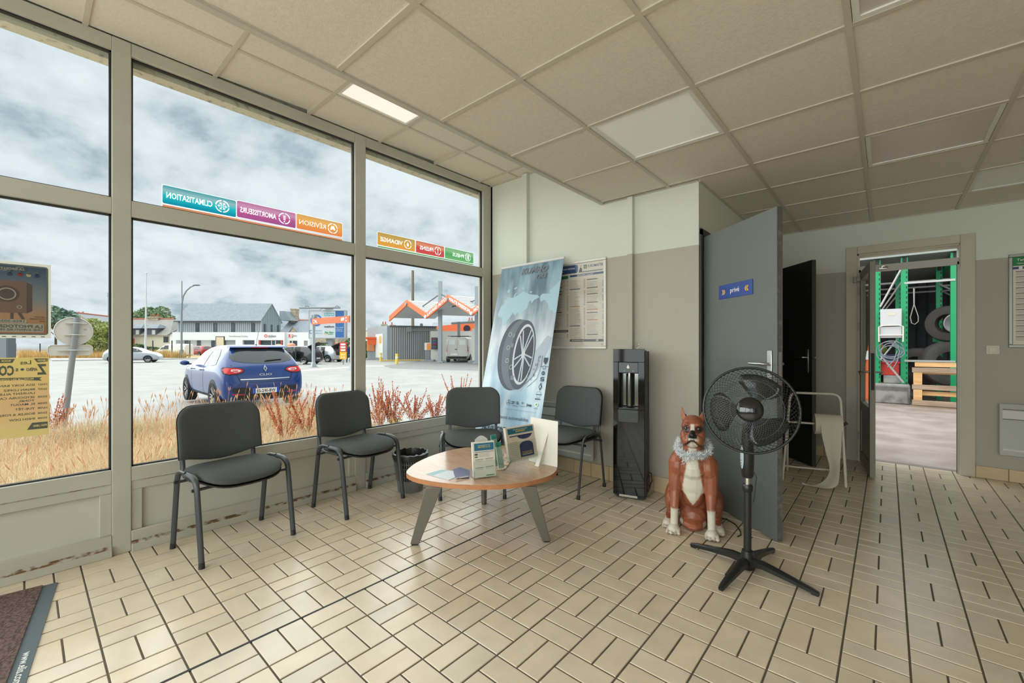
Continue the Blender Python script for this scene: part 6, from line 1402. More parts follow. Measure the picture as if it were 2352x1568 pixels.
for s in (0, 1):
    y0, y1 = (-.35, DP/2) if s == 0 else (DP/2, DP+.35); z0_, z1_ = (ze-.25, zrg+.03) if s == 0 else (zrg+.03, ze-.25)
    MB().add([(-.2, y0, z0_), (xr+.12, y0, z0_), (xr+.12, y1, z1_), (-.2, y1, z1_), (-.2, y0, z0_+.14), (xr+.12, y0, z0_+.14), (xr+.12, y1, z1_+.14), (-.2, y1, z1_+.14)], [(0, 1, 2, 3), (7, 6, 5, 4), (0, 4, 5, 1), (1, 5, 6, 2), (2, 6, 7, 3), (3, 7, 4, 0)]).build('roof', slate, b1)
MB().cyl((-.2, -.4, ze-.22), (xr+.12, -.4, ze-.22), .09, n=8).build('gutter', mat('dark_gutter', (56, 62, 68), .5), b1)
sm_ = MB()
for k in range(1, 42): sm_.box(xr*k/42-.02, xr*k/42+.02, -.05, 0, zf1, ze-.2)
for k in range(1, 20):
    y = DP*k/20; top = ze+(zrg-ze)*(1-abs(y-DP/2)/(DP/2)); sm_.box(xr, xr+.05, y-.02, y+.02, zf1, top-.05)
sm_.build('cladding_seams', mat('seam_grey', (112, 122, 130), .6), b1)['kind'] = 'stuff'
for ua, ub in ((450, 458), (491.5, 499), (531, 539), (577.5, 585)):
    f = bx('window', mat('window_reveal', (60, 66, 70), .6), (X(ua), X(ub), -.07, .02, Z(762), Z(742)), b1); bx('pane', dkw, (X(ua)+.2, X(ub)-.08, -.08, -.07, Z(761), Z(744)), f)
for yy in (1.0, 3.0, 5.0):
    f = bx('window', mat('window_reveal', (60, 66, 70), .6), (xr-.02, xr+.07, yy-.28, yy+.28, zf1+.05, zf1+1.4), b1); bx('pane', dkw, (xr+.07, xr+.08, yy-.2, yy+.2, zf1+.15, zf1+1.3), f)
for k in range(4): MB().box(xr*(.32+.18*k)-.12, xr*(.32+.18*k)+.12, DP*.42, DP*.45, zrg-.55, zrg-.30).build('roof_vent', M['seal'], b1)
# ground floor
xg = X(660); zt_ = zf1
gw = MB(); gw.box(-.1, xg+3.7, .2, DP+2, 0, zt_-.0).box(-.1, xg, -.9, .2, Z(781), zt_).box(-.1, .5, -.9, .2, 0, Z(781))
cuts = [(X(518), X(522)), (X(549), X(565)), (X(592), X(601)), (X(657), xg)]
for a, b_2 in cuts: gw.box(a, b_2, -.9, .2, 0, Z(781))
gw.box(xg, X(713), -.3, .2, Z(782), zt_).box(xg, X(667), -.3, .2, 0, Z(782)).box(X(685), X(700), -.3, .2, 0, Z(782)).box(X(709), X(713), -.3, .2, 0, Z(782)).build('ground_floor_wall', wren, b1)
for ua, ub, m_ in ((522, 549, shut), (565, 592, dkw), (601, 657, dkw)):
    f = bx('window', M['white'], (X(ua), X(ub), -.55, -.5, 0, Z(781)), b1); bx('pane', m_, (X(ua)+.08, X(ub)-.08, -.60, -.55, .2, Z(781)-.06), f)
for ua, ub, m_ in ((667, 685, dkw), (700, 709, shut)):
    f = bx('window', M['white'], (X(ua), X(ub), -.1, 0, 0, Z(782)), b1); bx('pane', m_, (X(ua)+.06, X(ub)-.06, -.15, -.1, .2, Z(782)-.06), f)
for u_ in (629, 638, 676): bx('window_bar', M['white'], (X(u_)-.05, X(u_)+.05, -.68, -.6, .1, Z(781)), b1)
for ua, ub in ((423, 431), (451, 459), (484, 492)): bx('door_panel', dkw, (X(ua), X(ub), .1, .19, 0, Z(782)), b1)
org = flatm((226, 84, 60)); gtx = flatm((110, 112, 116))
pn = Panel((0, -.92, 0), (1, 0, 0), (0, 0, 1), (0, -1, 0), .02)
pn.text('Pierre-Emmanuel Duchêne', X(535), Z(774), .26, gtx, w=X(577)-X(535)).text('thélem', X(623), Z(774.5), .42, gtx, w=X(641)-X(623), bold=.01).text('assurances', X(623), Z(776.5), .09, gtx, w=.7).ring(X(618), Z(771.5), .15, .26, org, 'emblem')
for a in (602.5, 652): pn.rect(X(a), Z(791), X(a+3.5), Z(782), flatm((206, 70, 50)), 'poster')
pn.build(b1)
pn = Panel((0, -.32, 0), (1, 0, 0), (0, 0, 1), (0, -1, 0), .02); pn.rect(X(665.5), Z(775.5), X(675), Z(767.5), org, 'sign').layer().ring(X(671.5), Z(770.5), .10, .2, wh, 'emblem').rect(X(667), Z(775), X(673), Z(774), wh, 'emblem').text('thélem', X(675), Z(773), .36, gtx, w=X(684)-X(675)); pn.build(b1)
# right wing: slate roof, chimney, stone dormer
wg = thing('house', 'slate-roofed wing with a stone dormer and chimney right of the grey building', 'house', yard(LX(653, 77), 77, GZ), YAW); Xw = lambda u: LX(u, 77)-LX(653, 77); Zw = lambda v: ZV(v, 77)-GZ
bx('wall', stone, (-1, Xw(723), 0, 6, 0, Zw(764)), wg)
MB().add([(-1, -.3, Zw(765)), (Xw(723), -.3, Zw(765)), (Xw(723), 4, Zw(732)), (-1, 4, Zw(732)), (Xw(723), 8, Zw(765)), (-1, 8, Zw(765))], [(0, 1, 2, 3), (3, 2, 4, 5), (0, 3, 5), (1, 4, 2), (0, 5, 4, 1)]).build('roof', slate, wg)
MB().cyl((-1, 4, Zw(732)), (Xw(723), 4, Zw(732)), .12, n=8).build('ridge', ridge_t, wg)
xa, xb_, xm_ = Xw(667), Xw(685), Xw(675.5)
MB().add([(xa, -.4, Zw(764)), (xb_, -.4, Zw(764)), (xm_, -.4, Zw(751.5)), (xa, 2, Zw(764)), (xb_, 2, Zw(764)), (xm_, 2, Zw(751.5))], [(0, 1, 2), (5, 4, 3), (0, 2, 5, 3), (1, 4, 5, 2), (0, 3, 4, 1)]).build('dormer', stone, wg)
MB().add([(xa-.2, -.5, Zw(765)), (xm_, -.5, Zw(750.5)), (xb_+.2, -.5, Zw(765)), (xa-.2, 2, Zw(765)), (xm_, 2, Zw(750.5)), (xb_+.2, 2, Zw(765))], [(0, 1, 4, 3), (1, 2, 5, 4)]).build('dormer_roof', slate, wg)
MB().box(Xw(646), Xw(657.5), 3.2, 4.6, Zw(745), Zw(707)).box(Xw(645.5), Xw(658), 3.1, 4.7, Zw(707), Zw(705)).build('chimney', stone, wg)
MB().add([(-1.4, 1, Zw(713)), (Xw(647), 1, Zw(713)), (Xw(662), 1, Zw(735)), (-1.4, 1, Zw(735)), (-1.4, 5, Zw(713)), (Xw(647), 5, Zw(713)), (Xw(662), 5, Zw(735)), (-1.4, 5, Zw(735))], [(0, 3, 2, 1), (4, 5, 6, 7), (0, 1, 5, 4), (1, 2, 6, 5), (2, 3, 7, 6), (3, 0, 4, 7)]).build('rear_roof', slate, wg)

def chim(t, x, y, z0_, z1_, w=.8, pots=2):
    c = MB().box(x-w/2, x+w/2, y-.4, y+.4, z0_, z1_).box(x-w/2-.08, x+w/2+.08, y-.48, y+.48, z1_-.25, z1_).build('chimney', stone, t)
    for k in range(pots): MB().cyl((x-w*.3+w*.6*k/max(1, pots-1), y, z1_), (x-w*.3+w*.6*k/max(1, pots-1), y, z1_+.5), .13, .10, 8).build('chimney_pot', ridge_t, c)
# left house with dormers
D1 = 74; hs = thing('house', 'cream house with grey roof, two dormers and chimneys beside the flagpole', 'house', yard(LX(255, D1), D1, GZ), YAW); Xh = lambda u: LX(u, D1)-LX(255, D1); Zh = lambda v: ZV(v, D1)-GZ
bx('wall', cream, (0, Xh(388), 0, 7, 0, Zh(769)), hs); zr2 = Zh(733)+.25
MB().add([(-.3, -.4, Zh(770)), (Xh(390)+.3, -.4, Zh(770)), (Xh(362), 3.5, zr2), (-.3, 3.5, zr2), (Xh(392)+.6, 7.4, Zh(770)), (-.3, 7.4, Zh(770))], [(0, 1, 2, 3), (3, 2, 4, 5), (1, 4, 2), (0, 3, 5), (0, 5, 4, 1)]).build('roof', mat('weathered_slate', (146, 144, 140), .85, var=.12, vs_=2), hs)
MB().cyl((-.3, 3.5, zr2), (Xh(362), 3.5, zr2), .13, n=8).build('ridge', ridge_t, hs)
for ua, ub in ((303, 329), (336, 366)):
    xa, xb_ = Xh(ua), Xh(ub)
    f = MB().box(xa+.2, xb_-.3, -.3, 2, Zh(769), Zh(754)).build('dormer', mat('dormer_slate', (92, 98, 106), .8), hs)
    MB().add([(xa-.1, -.5, Zh(754)), (xb_, -.5, Zh(754)), (xb_-.4, .6, Zh(744)), (xa+.3, .6, Zh(744)), (xa-.1, 2.6, Zh(752)), (xb_, 2.6, Zh(752))], [(0, 1, 2, 3), (1, 5, 2), (0, 3, 4), (3, 2, 5, 4)]).build('dormer_roof', slate, f)
    bx('pane', mat('pale_pane', (206, 210, 206), .3), (xb_-1.0, xb_-.45, -.34, -.3, Zh(768), Zh(758)), f)
chim(hs, Xh(316), 3.5, Zh(740), Zh(724), 2.0, 3); bx('door_panel', ridge_t, (Xh(301), Xh(309), -.05, .0, 0, Zh(777)), hs); bx('window', dkw, (Xh(376), Xh(387), -.06, 0, Zh(786), Zh(773)), hs)
D1 = 72; h3_ = thing('house', 'small stone outbuilding with a slate roof between the dormer house and the grey building', 'house', yard(LX(390, D1), D1, GZ), YAW); zz1, zz2 = ZV(768, D1)-GZ, ZV(757, D1)-GZ; ww = LX(409, D1)-LX(390, D1)
MB().add([(0, 0, 0), (ww, 0, 0), (ww, 0, zz2), (0, 0, zz1), (0, 3, 0), (ww, 3, 0), (ww, 3, zz2), (0, 3, zz1)], [(0, 1, 2, 3), (7, 6, 5, 4), (0, 4, 5, 1), (1, 5, 6, 2), (0, 3, 7, 4)]).build('wall', wren, h3_); MB().add([(-.3, -.3, zz1-.1), (ww, -.3, zz2), (ww, 3.2, zz2), (-.3, 3.2, zz1-.1)], [(0, 1, 2, 3)]).build('roof', slate, h3_); chim(h3_, ww*.75, 2, zz1, ZV(741, D1)-GZ, .9, 1)
# barn
D1 = 66; bn2 = thing('barn', 'long slate-roofed stone barn left of the first mullion', 'barn', yard(LX(172, D1), D1, GZ), YAW); Xb = lambda u, d=D1: LX(u, d)-LX(172, D1); Zb = lambda v, d=D1: ZV(v, d)-GZ
x0, x1, xp = Xb(150), Xb(224), Xb(179); zt0, zp = Zb(748), Zb(720)
MB().add([(x0, 0, 0), (x1, 0, 0), (x1, 0, zt0), (xp, 0, zp), (x0, 0, zt0+.6), (x0-3.2, 9, 0), (x1-3.2, 9, 0), (x1-3.2, 9, zt0), (xp-3.2, 9, zp), (x0-3.2, 9, zt0+.6)], [(0, 1, 2, 3, 4), (9, 8, 7, 6, 5), (1, 6, 7, 2), (0, 4, 9, 5)]).build('wall', stone, bn2)
MB().add([(xp, -.2, zp+.1), (x1+.4, -.2, zt0-.15), (x1-2.8, 9.2, zt0-.15), (xp-3.2, 9.2, zp+.1), (x0-.2, -.2, zt0+.5), (x0-3.4, 9.2, zt0+.5)], [(0, 1, 2, 3), (0, 3, 5, 4)]).build('roof', mat('barn_slate', (136, 140, 146), .8, var=.1), bn2)
MB().cyl((xp, -.2, zp+.12), (xp-3.2, 9.2, zp+.12), .13, n=8).build('ridge', ridge_t, bn2)

def tree(name, label, u, d, z0_, zc, rx, rz_, col, n=2600, seed=1, leaf=.28, trunk=True, cat='tree', ry=None):
    t = site(name, label, cat, u, d); r = random.Random(seed); b = MB(); cl = []
    blobs = [(r.uniform(-.6, .6)*rx, r.uniform(-.5, .5)*(ry or rx), r.uniform(-.55, .6)*rz_, r.uniform(.35, .6)) for _ in range(9)]
    for i in range(n):
        bxq = r.choice(blobs); v = Vector((r.gauss(0, 1), r.gauss(0, 1), r.gauss(0, 1))).normalized()*r.uniform(.55, 1)**.4*bxq[3]
        c = Vector((bxq[0]+v.x*rx, bxq[1]+v.y*(ry or rx), zc+bxq[2]+v.z*rz_)); e_ = leaf*r.uniform(.5, 1.2); a = Vector((r.gauss(0, 1), r.gauss(0, 1), r.gauss(0, 1))).normalized(); q = a.orthogonal().normalized()
        b.add([c+a*e_, c+q*e_*.6, c-a*e_, c-q*e_*.6], [(0, 1, 2, 3)])
    k0, k1 = tuple(int(x*.88) for x in col), tuple(min(255, int(x*1.2)) for x in col)
    b.build('foliage', mat('foliage', k0, .85, col2=k1, cov=(.35, .65), vs_=.9), t, fix=False)
    if trunk:
        tk = MB().cyl((0, 0, 0), (0, 0, zc-.1), .16 if rz_ > 1.5 else .05, .08 if rz_ > 1.5 else .03, 8)
        for k in range(5): q = r.choice(blobs); tk.cyl((0, 0, zc*.6), (q[0]*.8, q[1]*.8, zc+q[2]), .05, .02, 5)
        tk.build('trunk', mat('bark', (96, 84, 70), .9), t)
tree('conifer_tree', 'blue-green conifer rising behind the round road sign', 128, 58, 0, 4.6, 2.6, 2.6, (112, 138, 124), 3600, 2)
tree('leafy_tree', 'green tree crown just over the left end of the barn roof', 160, 86, 0, 6.6, 2.6, 2.0, (112, 134, 92), 1600, 3)
tree('leafy_tree', 'dark green tuft of tree crown above the barn ridge', 206, 92, 0, 6.7, 3.2, 1.5, (98, 122, 92), 1400, 4)
tree('leafy_tree', 'yellow-green garden tree left of the first mullion', 232, 52, 0, 2.6, 1.6, 1.9, (142, 152, 92), 3200, 5, .2)
tree('leafy_tree', 'large airy green tree behind the dormer house and flagpole', 352, 92, 0, 7.2, 3.6, 3.2, (118, 140, 104), 3600, 6, .26)
tree('leafy_tree', 'smaller green tree next to the left gable of the grey building', 388, 88, 0, 5.6, 2.0, 2.4, (112, 132, 98), 1600, 7, .24)
tree('hedge', 'long dark green hedge in front of the cream house', 342, 62, 0, .9, 2.9, .75, (84, 110, 72), 2600, 8, .16, False, 'hedge', .6)
tree('hedge', 'green hedge along the fence left of the first mullion', 205, 60, 0, .8, 3.6, .65, (96, 118, 72), 2200, 9, .16, False, 'hedge', .6)
tree('bush', 'green bush under the billboard', 742, 46, 0, 1.0, 1.0, .8, (92, 122, 70), 1200, 10, .12, False, 'bush')
tree('bush', 'green bush between the price totem and the mullion', 806, 44, 0, 1.2, 1.1, 1.1, (104, 130, 78), 1400, 11, .12, False, 'bush')
tree('bush', 'green bush left of the grey wash building', 846, 47, 0, 1.1, .9, 1.1, (98, 124, 80), 1000, 12, .12, False, 'bush')
tree('leafy_tree', 'green treetop above the orange wash tunnel', 1022, 70, 0, 3.6, 2.0, 1.1, (120, 150, 92), 1000, 13, .2)
tree('leafy_tree', 'green treetop right of the rear canopy post', 1064, 72, 0, 4.2, 2.0, 1.0, (110, 140, 86), 1000, 14, .2)
rb_ = thing('house', 'pale rooftop with chimneys far behind the wash tunnel', 'house', yard(LX(1030, 80), 80, GZ), YAW); bx('wall', cream, (-3, 9, 0, 5, 0, 5.0), rb_); MB().add([(-3.2, -.2, 5), (9.2, -.2, 5), (9.2, 2.5, 5.9), (-3.2, 2.5, 5.9)], [(0, 1, 2, 3)]).build('roof', slate, rb_); chim(rb_, 4, 1.5, 5, 6.3)
rb_ = thing('house', 'low rooftops with brick chimneys behind the grey wash building', 'house', yard(LX(868, 78), 78, GZ), YAW); bx('wall', cream, (-3, 5, 0, 5, 0, 4.2), rb_); MB().add([(-3.2, -.2, 4.2), (5.2, -.2, 4.2), (5.2, 2.5, 4.9), (-3.2, 2.5, 4.9)], [(0, 1, 2, 3)]).build('roof', slate, rb_); chim(rb_, .7, 1.5, 4.2, 5.4); chim(rb_, 2.3, 1.5, 4.2, 5.3, .6, 1)
sw_ = thing('garden_wall', 'rubble stone wall behind the cars under the billboard', 'wall', yard(LX(716, 60), 60, GZ), YAW); bx('masonry', stone, (0, LX(776, 60)-LX(716, 60), 0, 4, 0, ZV(777, 60)-GZ), sw_)

# verge, fence, poles
vg = structure('verge', MB().prism([tuple(yard(LX(u, d_), d_)[:2]) for u, d_ in ((-40, 46), (620, 50), (600, 60), (-40, 58))], GZ-.02, GZ+.12), mat('verge_straw', (190, 160, 112), .95, var=.2, vs_=3))
P_ = [yard(LX(u, d_), d_) for u, d_ in ((-60, 46), (600, 50), (590, 57), (-60, 57))]
def inv(x, y):
    dd_ = -x*math.sin(YAW)+y*math.cos(YAW); ll = x*math.cos(YAW)+y*math.sin(YAW); u = U0+FPX*ll/dd_; return (dd_ > 46.5) & (dd_ < 57) & (u > 40) & (u < 560)
g = grass_field('verge_grass', (-90, -45), (-25, 12), 60000, .45, 1.0, .05, GZ+.1, [(206, 172, 112), (222, 190, 132), (196, 158, 100)], 6, inv, seg=2, bend=.25); tag(g, 'dry straw verge grass along the far side of the road', 'grass')
dkp = mat('dark_fence_post', (60, 66, 68), .6)
for i, u in enumerate((36, 92, 184, 245, 351, 395, 436, 518)): tag(MB().box(-.05, .05, -.05, .05, 0, 2.05 if u > 300 else 1.7).build('fence_post', dkp, None), None).location = yard(LX(u, 48.8), 48.8, GZ)
for o, lb_ in zip([x for x in bpy.data.objects if x.name.startswith('fence_post')], ('dark fence post below the camera poster', 'dark fence post showing between the two window posters', 'dark fence post just right of the road sign', 'dark fence post touching the first mullion', 'dark fence post at the front of the silver car', 'dark fence post between the van and the flagpole', 'dark fence post at the rear of the white van', 'dark fence post right of the red car')): tag(o, lb_, 'fence post')
fp2 = site('garden_gate', 'dark grey slatted garden gate behind the road sign', 'gate', 190, 56); 
for k in range(5): MB().box(0, LX(227, 56)-LX(190, 56), 0, .05, .9+.24*k, 1.1+.24*k).build('slat', mat('gate_grey', (72, 80, 88), .6), fp2)
for x in (0, 1.05, 2.1): MB().box(x-.04, x+.04, .02, .12, 0, 2.15).build('post', dkp, fp2)
white_p = mat('white_pole', (206, 208, 210), .4)
fl2 = site('flagpole', 'tall slim white flagpole before the cream house', 'flagpole', 334, 45); MB().cyl((0, 0, 0), (.1, 0, ZV(628, 45)-GZ), .11, .05, 10).build('pole', white_p, fl2, smooth=50); MB().ell((.1, 0, ZV(627, 45)-GZ), .09).build('finial', white_p, fl2, smooth=180); MB().cyl((0, 0, 0), (0, 0, .5), .2, .15, 10).build('base', white_p, fl2)
sl = site('street_lamp', 'curved street lamp at the left corner of the grey building', 'street lamp', 417, 47); S_1 = 47/FPX
MB().tube([(0, 0, 0), (0, 0, 1)], .19, 10).tube([(0, 0, 1), (0, 0, 5.2), (.05, 0, 6.1)], .10, 10).tube([(.05, 0, 6.1), (.2, 0, 6.9), (.55, 0, 7.5), (1.0, 0, 7.9), (1.35, 0, 8.05)], .07, 10).build('pole', pole, sl, smooth=50); MB().ell((1.65, 0, 8.1), (.42, .15, .09)).build('lamp_head', mat('lamp_head_grey', (96, 106, 112), .4), sl, smooth=180); MB().cyl((-.04, .1, 5), (-.04, .1, ZV(645, 47)-GZ), .05).build('side_mast', pole, sl, smooth=50)
ms_ = site('chimney_mast', 'distant thin grey mast rising beside the first mullion', 'mast', 250, 110); MB().cyl((0, 0, 0), (0, 0, ZV(674, 110)-GZ), .32, n=10).cyl((0, 0, ZV(680, 110)-GZ), (0, 0, ZV(672, 110)-GZ), .5, n=10).build('shaft', mat('hazy_steel', (170, 182, 190), .6), ms_, smooth=50)
up_ = site('utility_pole', 'brown wooden utility pole behind the canopy', 'utility pole', 948, 50); MB().cyl((0, 0, 0), (0, 0, ZV(621, 50)-GZ), .20, .15, 10).build('pole', mat('weathered_wood_pole', (128, 116, 100), .9), up_, smooth=50)
lp2 = site('street_lamp', 'small street lamp peeking above the billboard', 'street lamp', 722, 55); MB().tube([(0, 0, 0), (0, 0, 5.4), (.4, 0, 5.9), (1.0, 0, 6.2)], .05, 8).build('pole', pole, lp2, smooth=50); MB().ell((1.25, 0, 6.25), (.4, .14, .08)).build('lamp_head', mat('lamp_head_grey', (96, 106, 112), .4), lp2, smooth=180)
nb_ = site('notice_board', 'dark framed notice board before the white ground floor', 'notice board', 495, 60); bx('frame', blk, (0, 1.25, 0, .1, .6, 2.75), nb_); bx('panel', mat('board_face', (222, 214, 184), .6), (.1, 1.15, -.02, 0, 1.0, 2.65), nb_); bx('leg', blk, (.55, .7, .02, .08, 0, .6), nb_)

uc = site('utility_cabinet', 'dark grey utility cabinet showing between the two window posters', 'cabinet', -12, 30)
MB().box(0, LX(18, 30)-LX(-12, 30), 0, .5, 0, ZV(762, 30)-GZ).build('cabinet_body', mat('cabinet_grey', (96, 104, 108), .5), uc, bevel=.02); MB().box(-.05, LX(18, 30)-LX(-12, 30)+.05, -.05, .55, ZV(762, 30)-GZ, ZV(762, 30)-GZ+.08).build('cap', dkp, uc)
MB().box(.08, LX(18, 30)-LX(-12, 30)-.08, -.02, 0, .15, ZV(765, 30)-GZ).build('door_panel', mat('cabinet_door_grey', (112, 120, 124), .5), uc)
# billboard
DB = 42; bb2 = thing('billboard', 'large billboard with white and blue advertising slats on a grey column', 'billboard', yard(LX(709, DB), DB, GZ), YAW); XB = lambda u: LX(u, DB)-LX(709, DB); ZB = lambda v: ZV(v, DB)-GZ; fr_ = mat('billboard_frame', (168, 172, 174), .4)
wB = XB(795)
MB().box(0, wB, -.05, .35, ZB(777.5), ZB(775)).box(0, wB, -.05, .35, ZB(714), ZB(712)).box(0, .09, -.05, .35, ZB(775), ZB(714)).box(XB(790.5), wB, -.05, .35, ZB(775), ZB(714)).build('frame', fr_, bb2, bevel=.02)
whs, bls = mat('billboard_white', (212, 218, 222), .5), mat('billboard_blue', (54, 112, 176), .5)
nS = 28
for k in range(nS):
    xa = .09+(XB(790.5)-.09)*k/nS; xb_ = .09+(XB(790.5)-.09)*(k+1)/nS-.012; m_ = bls if XB(769.5) < (xa+xb_)/2 < XB(790.5) else whs; MB().box(xa, xb_, -.02, .1, ZB(775), ZB(714)).build('slat', m_, bb2)
bx('column', mat('billboard_column', (150, 156, 160), .5), (XB(745), XB(760), .35, 1.0, 0, ZB(712)), bb2)
MB().cyl((XB(694.5), -.6, ZB(708)), (XB(787), -.6, ZB(707.5)), .09).box(XB(744), XB(760), -.6, .6, ZB(709.5), ZB(706)).build('light_bar', mat('light_bar_grey', (134, 142, 144), .5), bb2)
for u_ in (711, 779): MB().tube([(XB(u_)-.2, -.6, ZB(708)), (XB(u_)-.1, -.6, ZB(704.5)), (XB(u_)+.05, -.6, ZB(703.5)), (XB(u_)+.2, -.6, ZB(705)), (XB(u_)+.3, -.6, ZB(708))], .025, 6).build('cable_loop', M['seal'], bb2); 
pn = Panel((0, -.03, 0), (1, 0, 0), (0, 0, 1), (0, -1, 0), .008); bl2, or2, cy2_, gr2, yl2 = flatm((58, 118, 180)), flatm((236, 140, 90)), flatm((60, 176, 196)), flatm((60, 150, 90)), flatm((240, 210, 70))
xc, zc4 = XB(726.5), ZB(735.5); pn.ring(xc, zc4, .42, .58, bl2, 'emblem').poly([(xc-.1, zc4), (xc+.3, zc4), (xc+.26, zc4+.2), (xc+.1, zc4+.3)], or2, 'emblem')
pn.ring(XB(714.5), ZB(762), .12, .18, bl2, 'emblem').text('espace', XB(721), ZB(760.5), .16, flatm((130, 170, 200)), w=XB(740)-XB(721)).text('culture', XB(721), ZB(766.5), .16, flatm((130, 170, 200)), w=XB(740)-XB(721))
pn.rect(XB(744.5), ZB(725), XB(768), ZB(719), cy2_, 'band').text('weldom', XB(744.5), ZB(752), .20, flatm((50, 52, 56)), w=XB(768)-XB(744.5), bold=.02).text('Feu Vert', XB(746), ZB(765.5), .20, gr2, w=XB(766)-XB(746), bold=.03, shear=.25).rect(XB(745.5), ZB(768), XB(754), ZB(767), yl2, 'band').rect(XB(754), ZB(768), XB(765), ZB(767), gr2, 'band')
for k, s in enumerate(('Tout droit', 'direction', 'St Nicolas')): pn.text(s, (XB(769.5)+XB(790.5))/2, ZB(753+4*k), .12, flatm((220, 230, 240)), al='c')
pn.layer().text('DECATHLON', XB(745.5), ZB(724), .17, wh, w=XB(767)-XB(745.5), bold=.03); pn.build(bb2)

# orange height gauge portal
pa_, pb_ = yard(LX(720, 29), 29, GZ), yard(LX(808.5, 26), 26, GZ); dv = pb_-pa_; LP = dv.length
pt = thing('height_gauge', 'orange height gauge portal on two grey posts at the wash entrance', 'height gauge', pa_, math.atan2(dv.y, dv.x)); gp = mat('grey_portal_post', (158, 166, 172), .45); orn = mat('orange_panel', (228, 100, 48), .5)
for x, h in ((0, 3.42), (LP, 3.5)): MB().box(x-.08, x+.08, -.08, .08, 0, h).cyl((x, 0, .45), (x, 0, 0), .08, .26, 4).box(x-.25, x+.25, -.25, .25, 0, .03).build('post', gp, pt)
bx('banner_panel', orn, (.02, LP-.08, -.14, -.09, 2.88, 3.28), pt); MB().cyl((.05, -.1, 3.42), (.05, .1, 3.42), .12).box(-.1, .3, -.1, .1, 3.32, 3.55).build('lamp_head', mat('portal_lamp', (140, 150, 154), .5), pt)
pn = Panel((0, -.142, 0), (1, 0, 0), (0, 0, 1), (0, -1, 0), .004)
for x, s in ((.34, 1), (LP-.42, 1)): pn.disc(x, 3.08, .085, wh, 'emblem', ry=.14).layer().disc(x, 3.08, .06, flatm((120, 60, 90)), 'emblem', ry=.07)
pn.rect(.50, 3.02, .70, 3.16, wh).rect(.66, 2.95, .82, 3.06, flatm((246, 200, 170))).rect(LP-1.0, 3.0, LP-.75, 3.18, wh).disc(LP-.72, 3.12, .10, wh); pn.build(pt)
# price totem, vacuum, parking stops
tm = site('price_totem', 'red and yellow price totem between the silver hatchback and the portal', 'sign', 788.5, 33); w2 = LX(796, 33)-LX(781, 33); zt5, zb5, zm5 = ZV(786, 33)-GZ, ZV(824.5, 33)-GZ, ZV(808, 33)-GZ
bx('red_panel', mat('totem_red', (222, 62, 44), .45), (-w2/2, w2/2, -.06, .06, zm5, zt5), tm); bx('yellow_panel', mat('totem_yellow', (246, 186, 44), .45), (-w2/2, w2/2, -.06, .06, zb5, zm5), tm); MB().cyl((0, 0, 0), (0, 0, zb5), .035).build('post', pole, tm)
pn = Panel((0, -.062, 0), (1, 0, 0), (0, 0, 1), (0, -1, 0), .003)
for k, c_ in enumerate(((40, 110, 190), (90, 170, 90), (60, 150, 90))): pn.rect(-w2*.36, zt5-.22-.22*k, w2*.36, zt5-.09-.22*k, wh).rect(-w2*.36, zt5-.25-.22*k, w2*.36, zt5-.23-.22*k, flatm(c_))
for k in range(2): pn.rect(-w2*.3, zb5+.12+.2*k, -w2*.05, zb5+.18+.2*k, wh).rect(w2*.05, zb5+.12+.2*k, w2*.3, zb5+.18+.2*k, wh)
pn.build(tm)
vc = site('vacuum_station', 'yellow and orange vacuum station close to the second mullion', 'vacuum station', 815.5, 37); w2 = LX(820, 37)-LX(811, 37); vh = lambda v: ZV(v, 37)-GZ
bx('cabinet', mat('vacuum_yellow', (246, 176, 60), .5), (-w2/2, w2/2, -.2, .2, 0, vh(791)), vc, .02); bx('head_unit', mat('vacuum_white', (226, 222, 214), .5), (-w2/2-.02, w2/2+.02, -.22, .22, vh(791), vh(787)), vc); bx('band', flatm((228, 100, 48)), (-w2/2, w2/2, -.215, -.2, vh(803), vh(796)), vc); bx('band', flatm((60, 90, 170)), (-w2/2, w2/2, -.215, -.2, vh(817), vh(815)), vc)
for u0_, u1_, v_, lb_ in ((640, 701, 837, 'white concrete kerb stop beside the front of the black hatchback'), (736, 766, 831.5, 'white concrete kerb stop between the two hatchbacks')):
    d_ = ydep(v_); k_ = site('kerb_stop', lb_, 'kerb', u0_, d_); bx('block', mat('white_concrete', (214, 214, 210), .8), (0, LX(u1_, d_)-LX(u0_, d_), 0, .25, 0, .16), k_, .03)
for i, (u_, v_, lb_) in enumerate(((669, 796.5, 'orange vacuum hood behind the open tailgate of the black hatchback'), (768, 795, 'orange vacuum hood behind the silver hatchback'), (640, 799, 'orange vacuum hood over the roof of the blue car'))):
    k_ = site('vacuum_hood', lb_, 'vacuum station', u_, 43); MB().ell((0, 0, ZV(v_-3, 39)-GZ), (.42, .3, .26)).build('hood', mat('pale_orange', (232, 150, 116), .5), k_, smooth=180); MB().cyl((0, 0, 0), (0, 0, ZV(v_, 39)-GZ), .12).build('column', pole, k_)
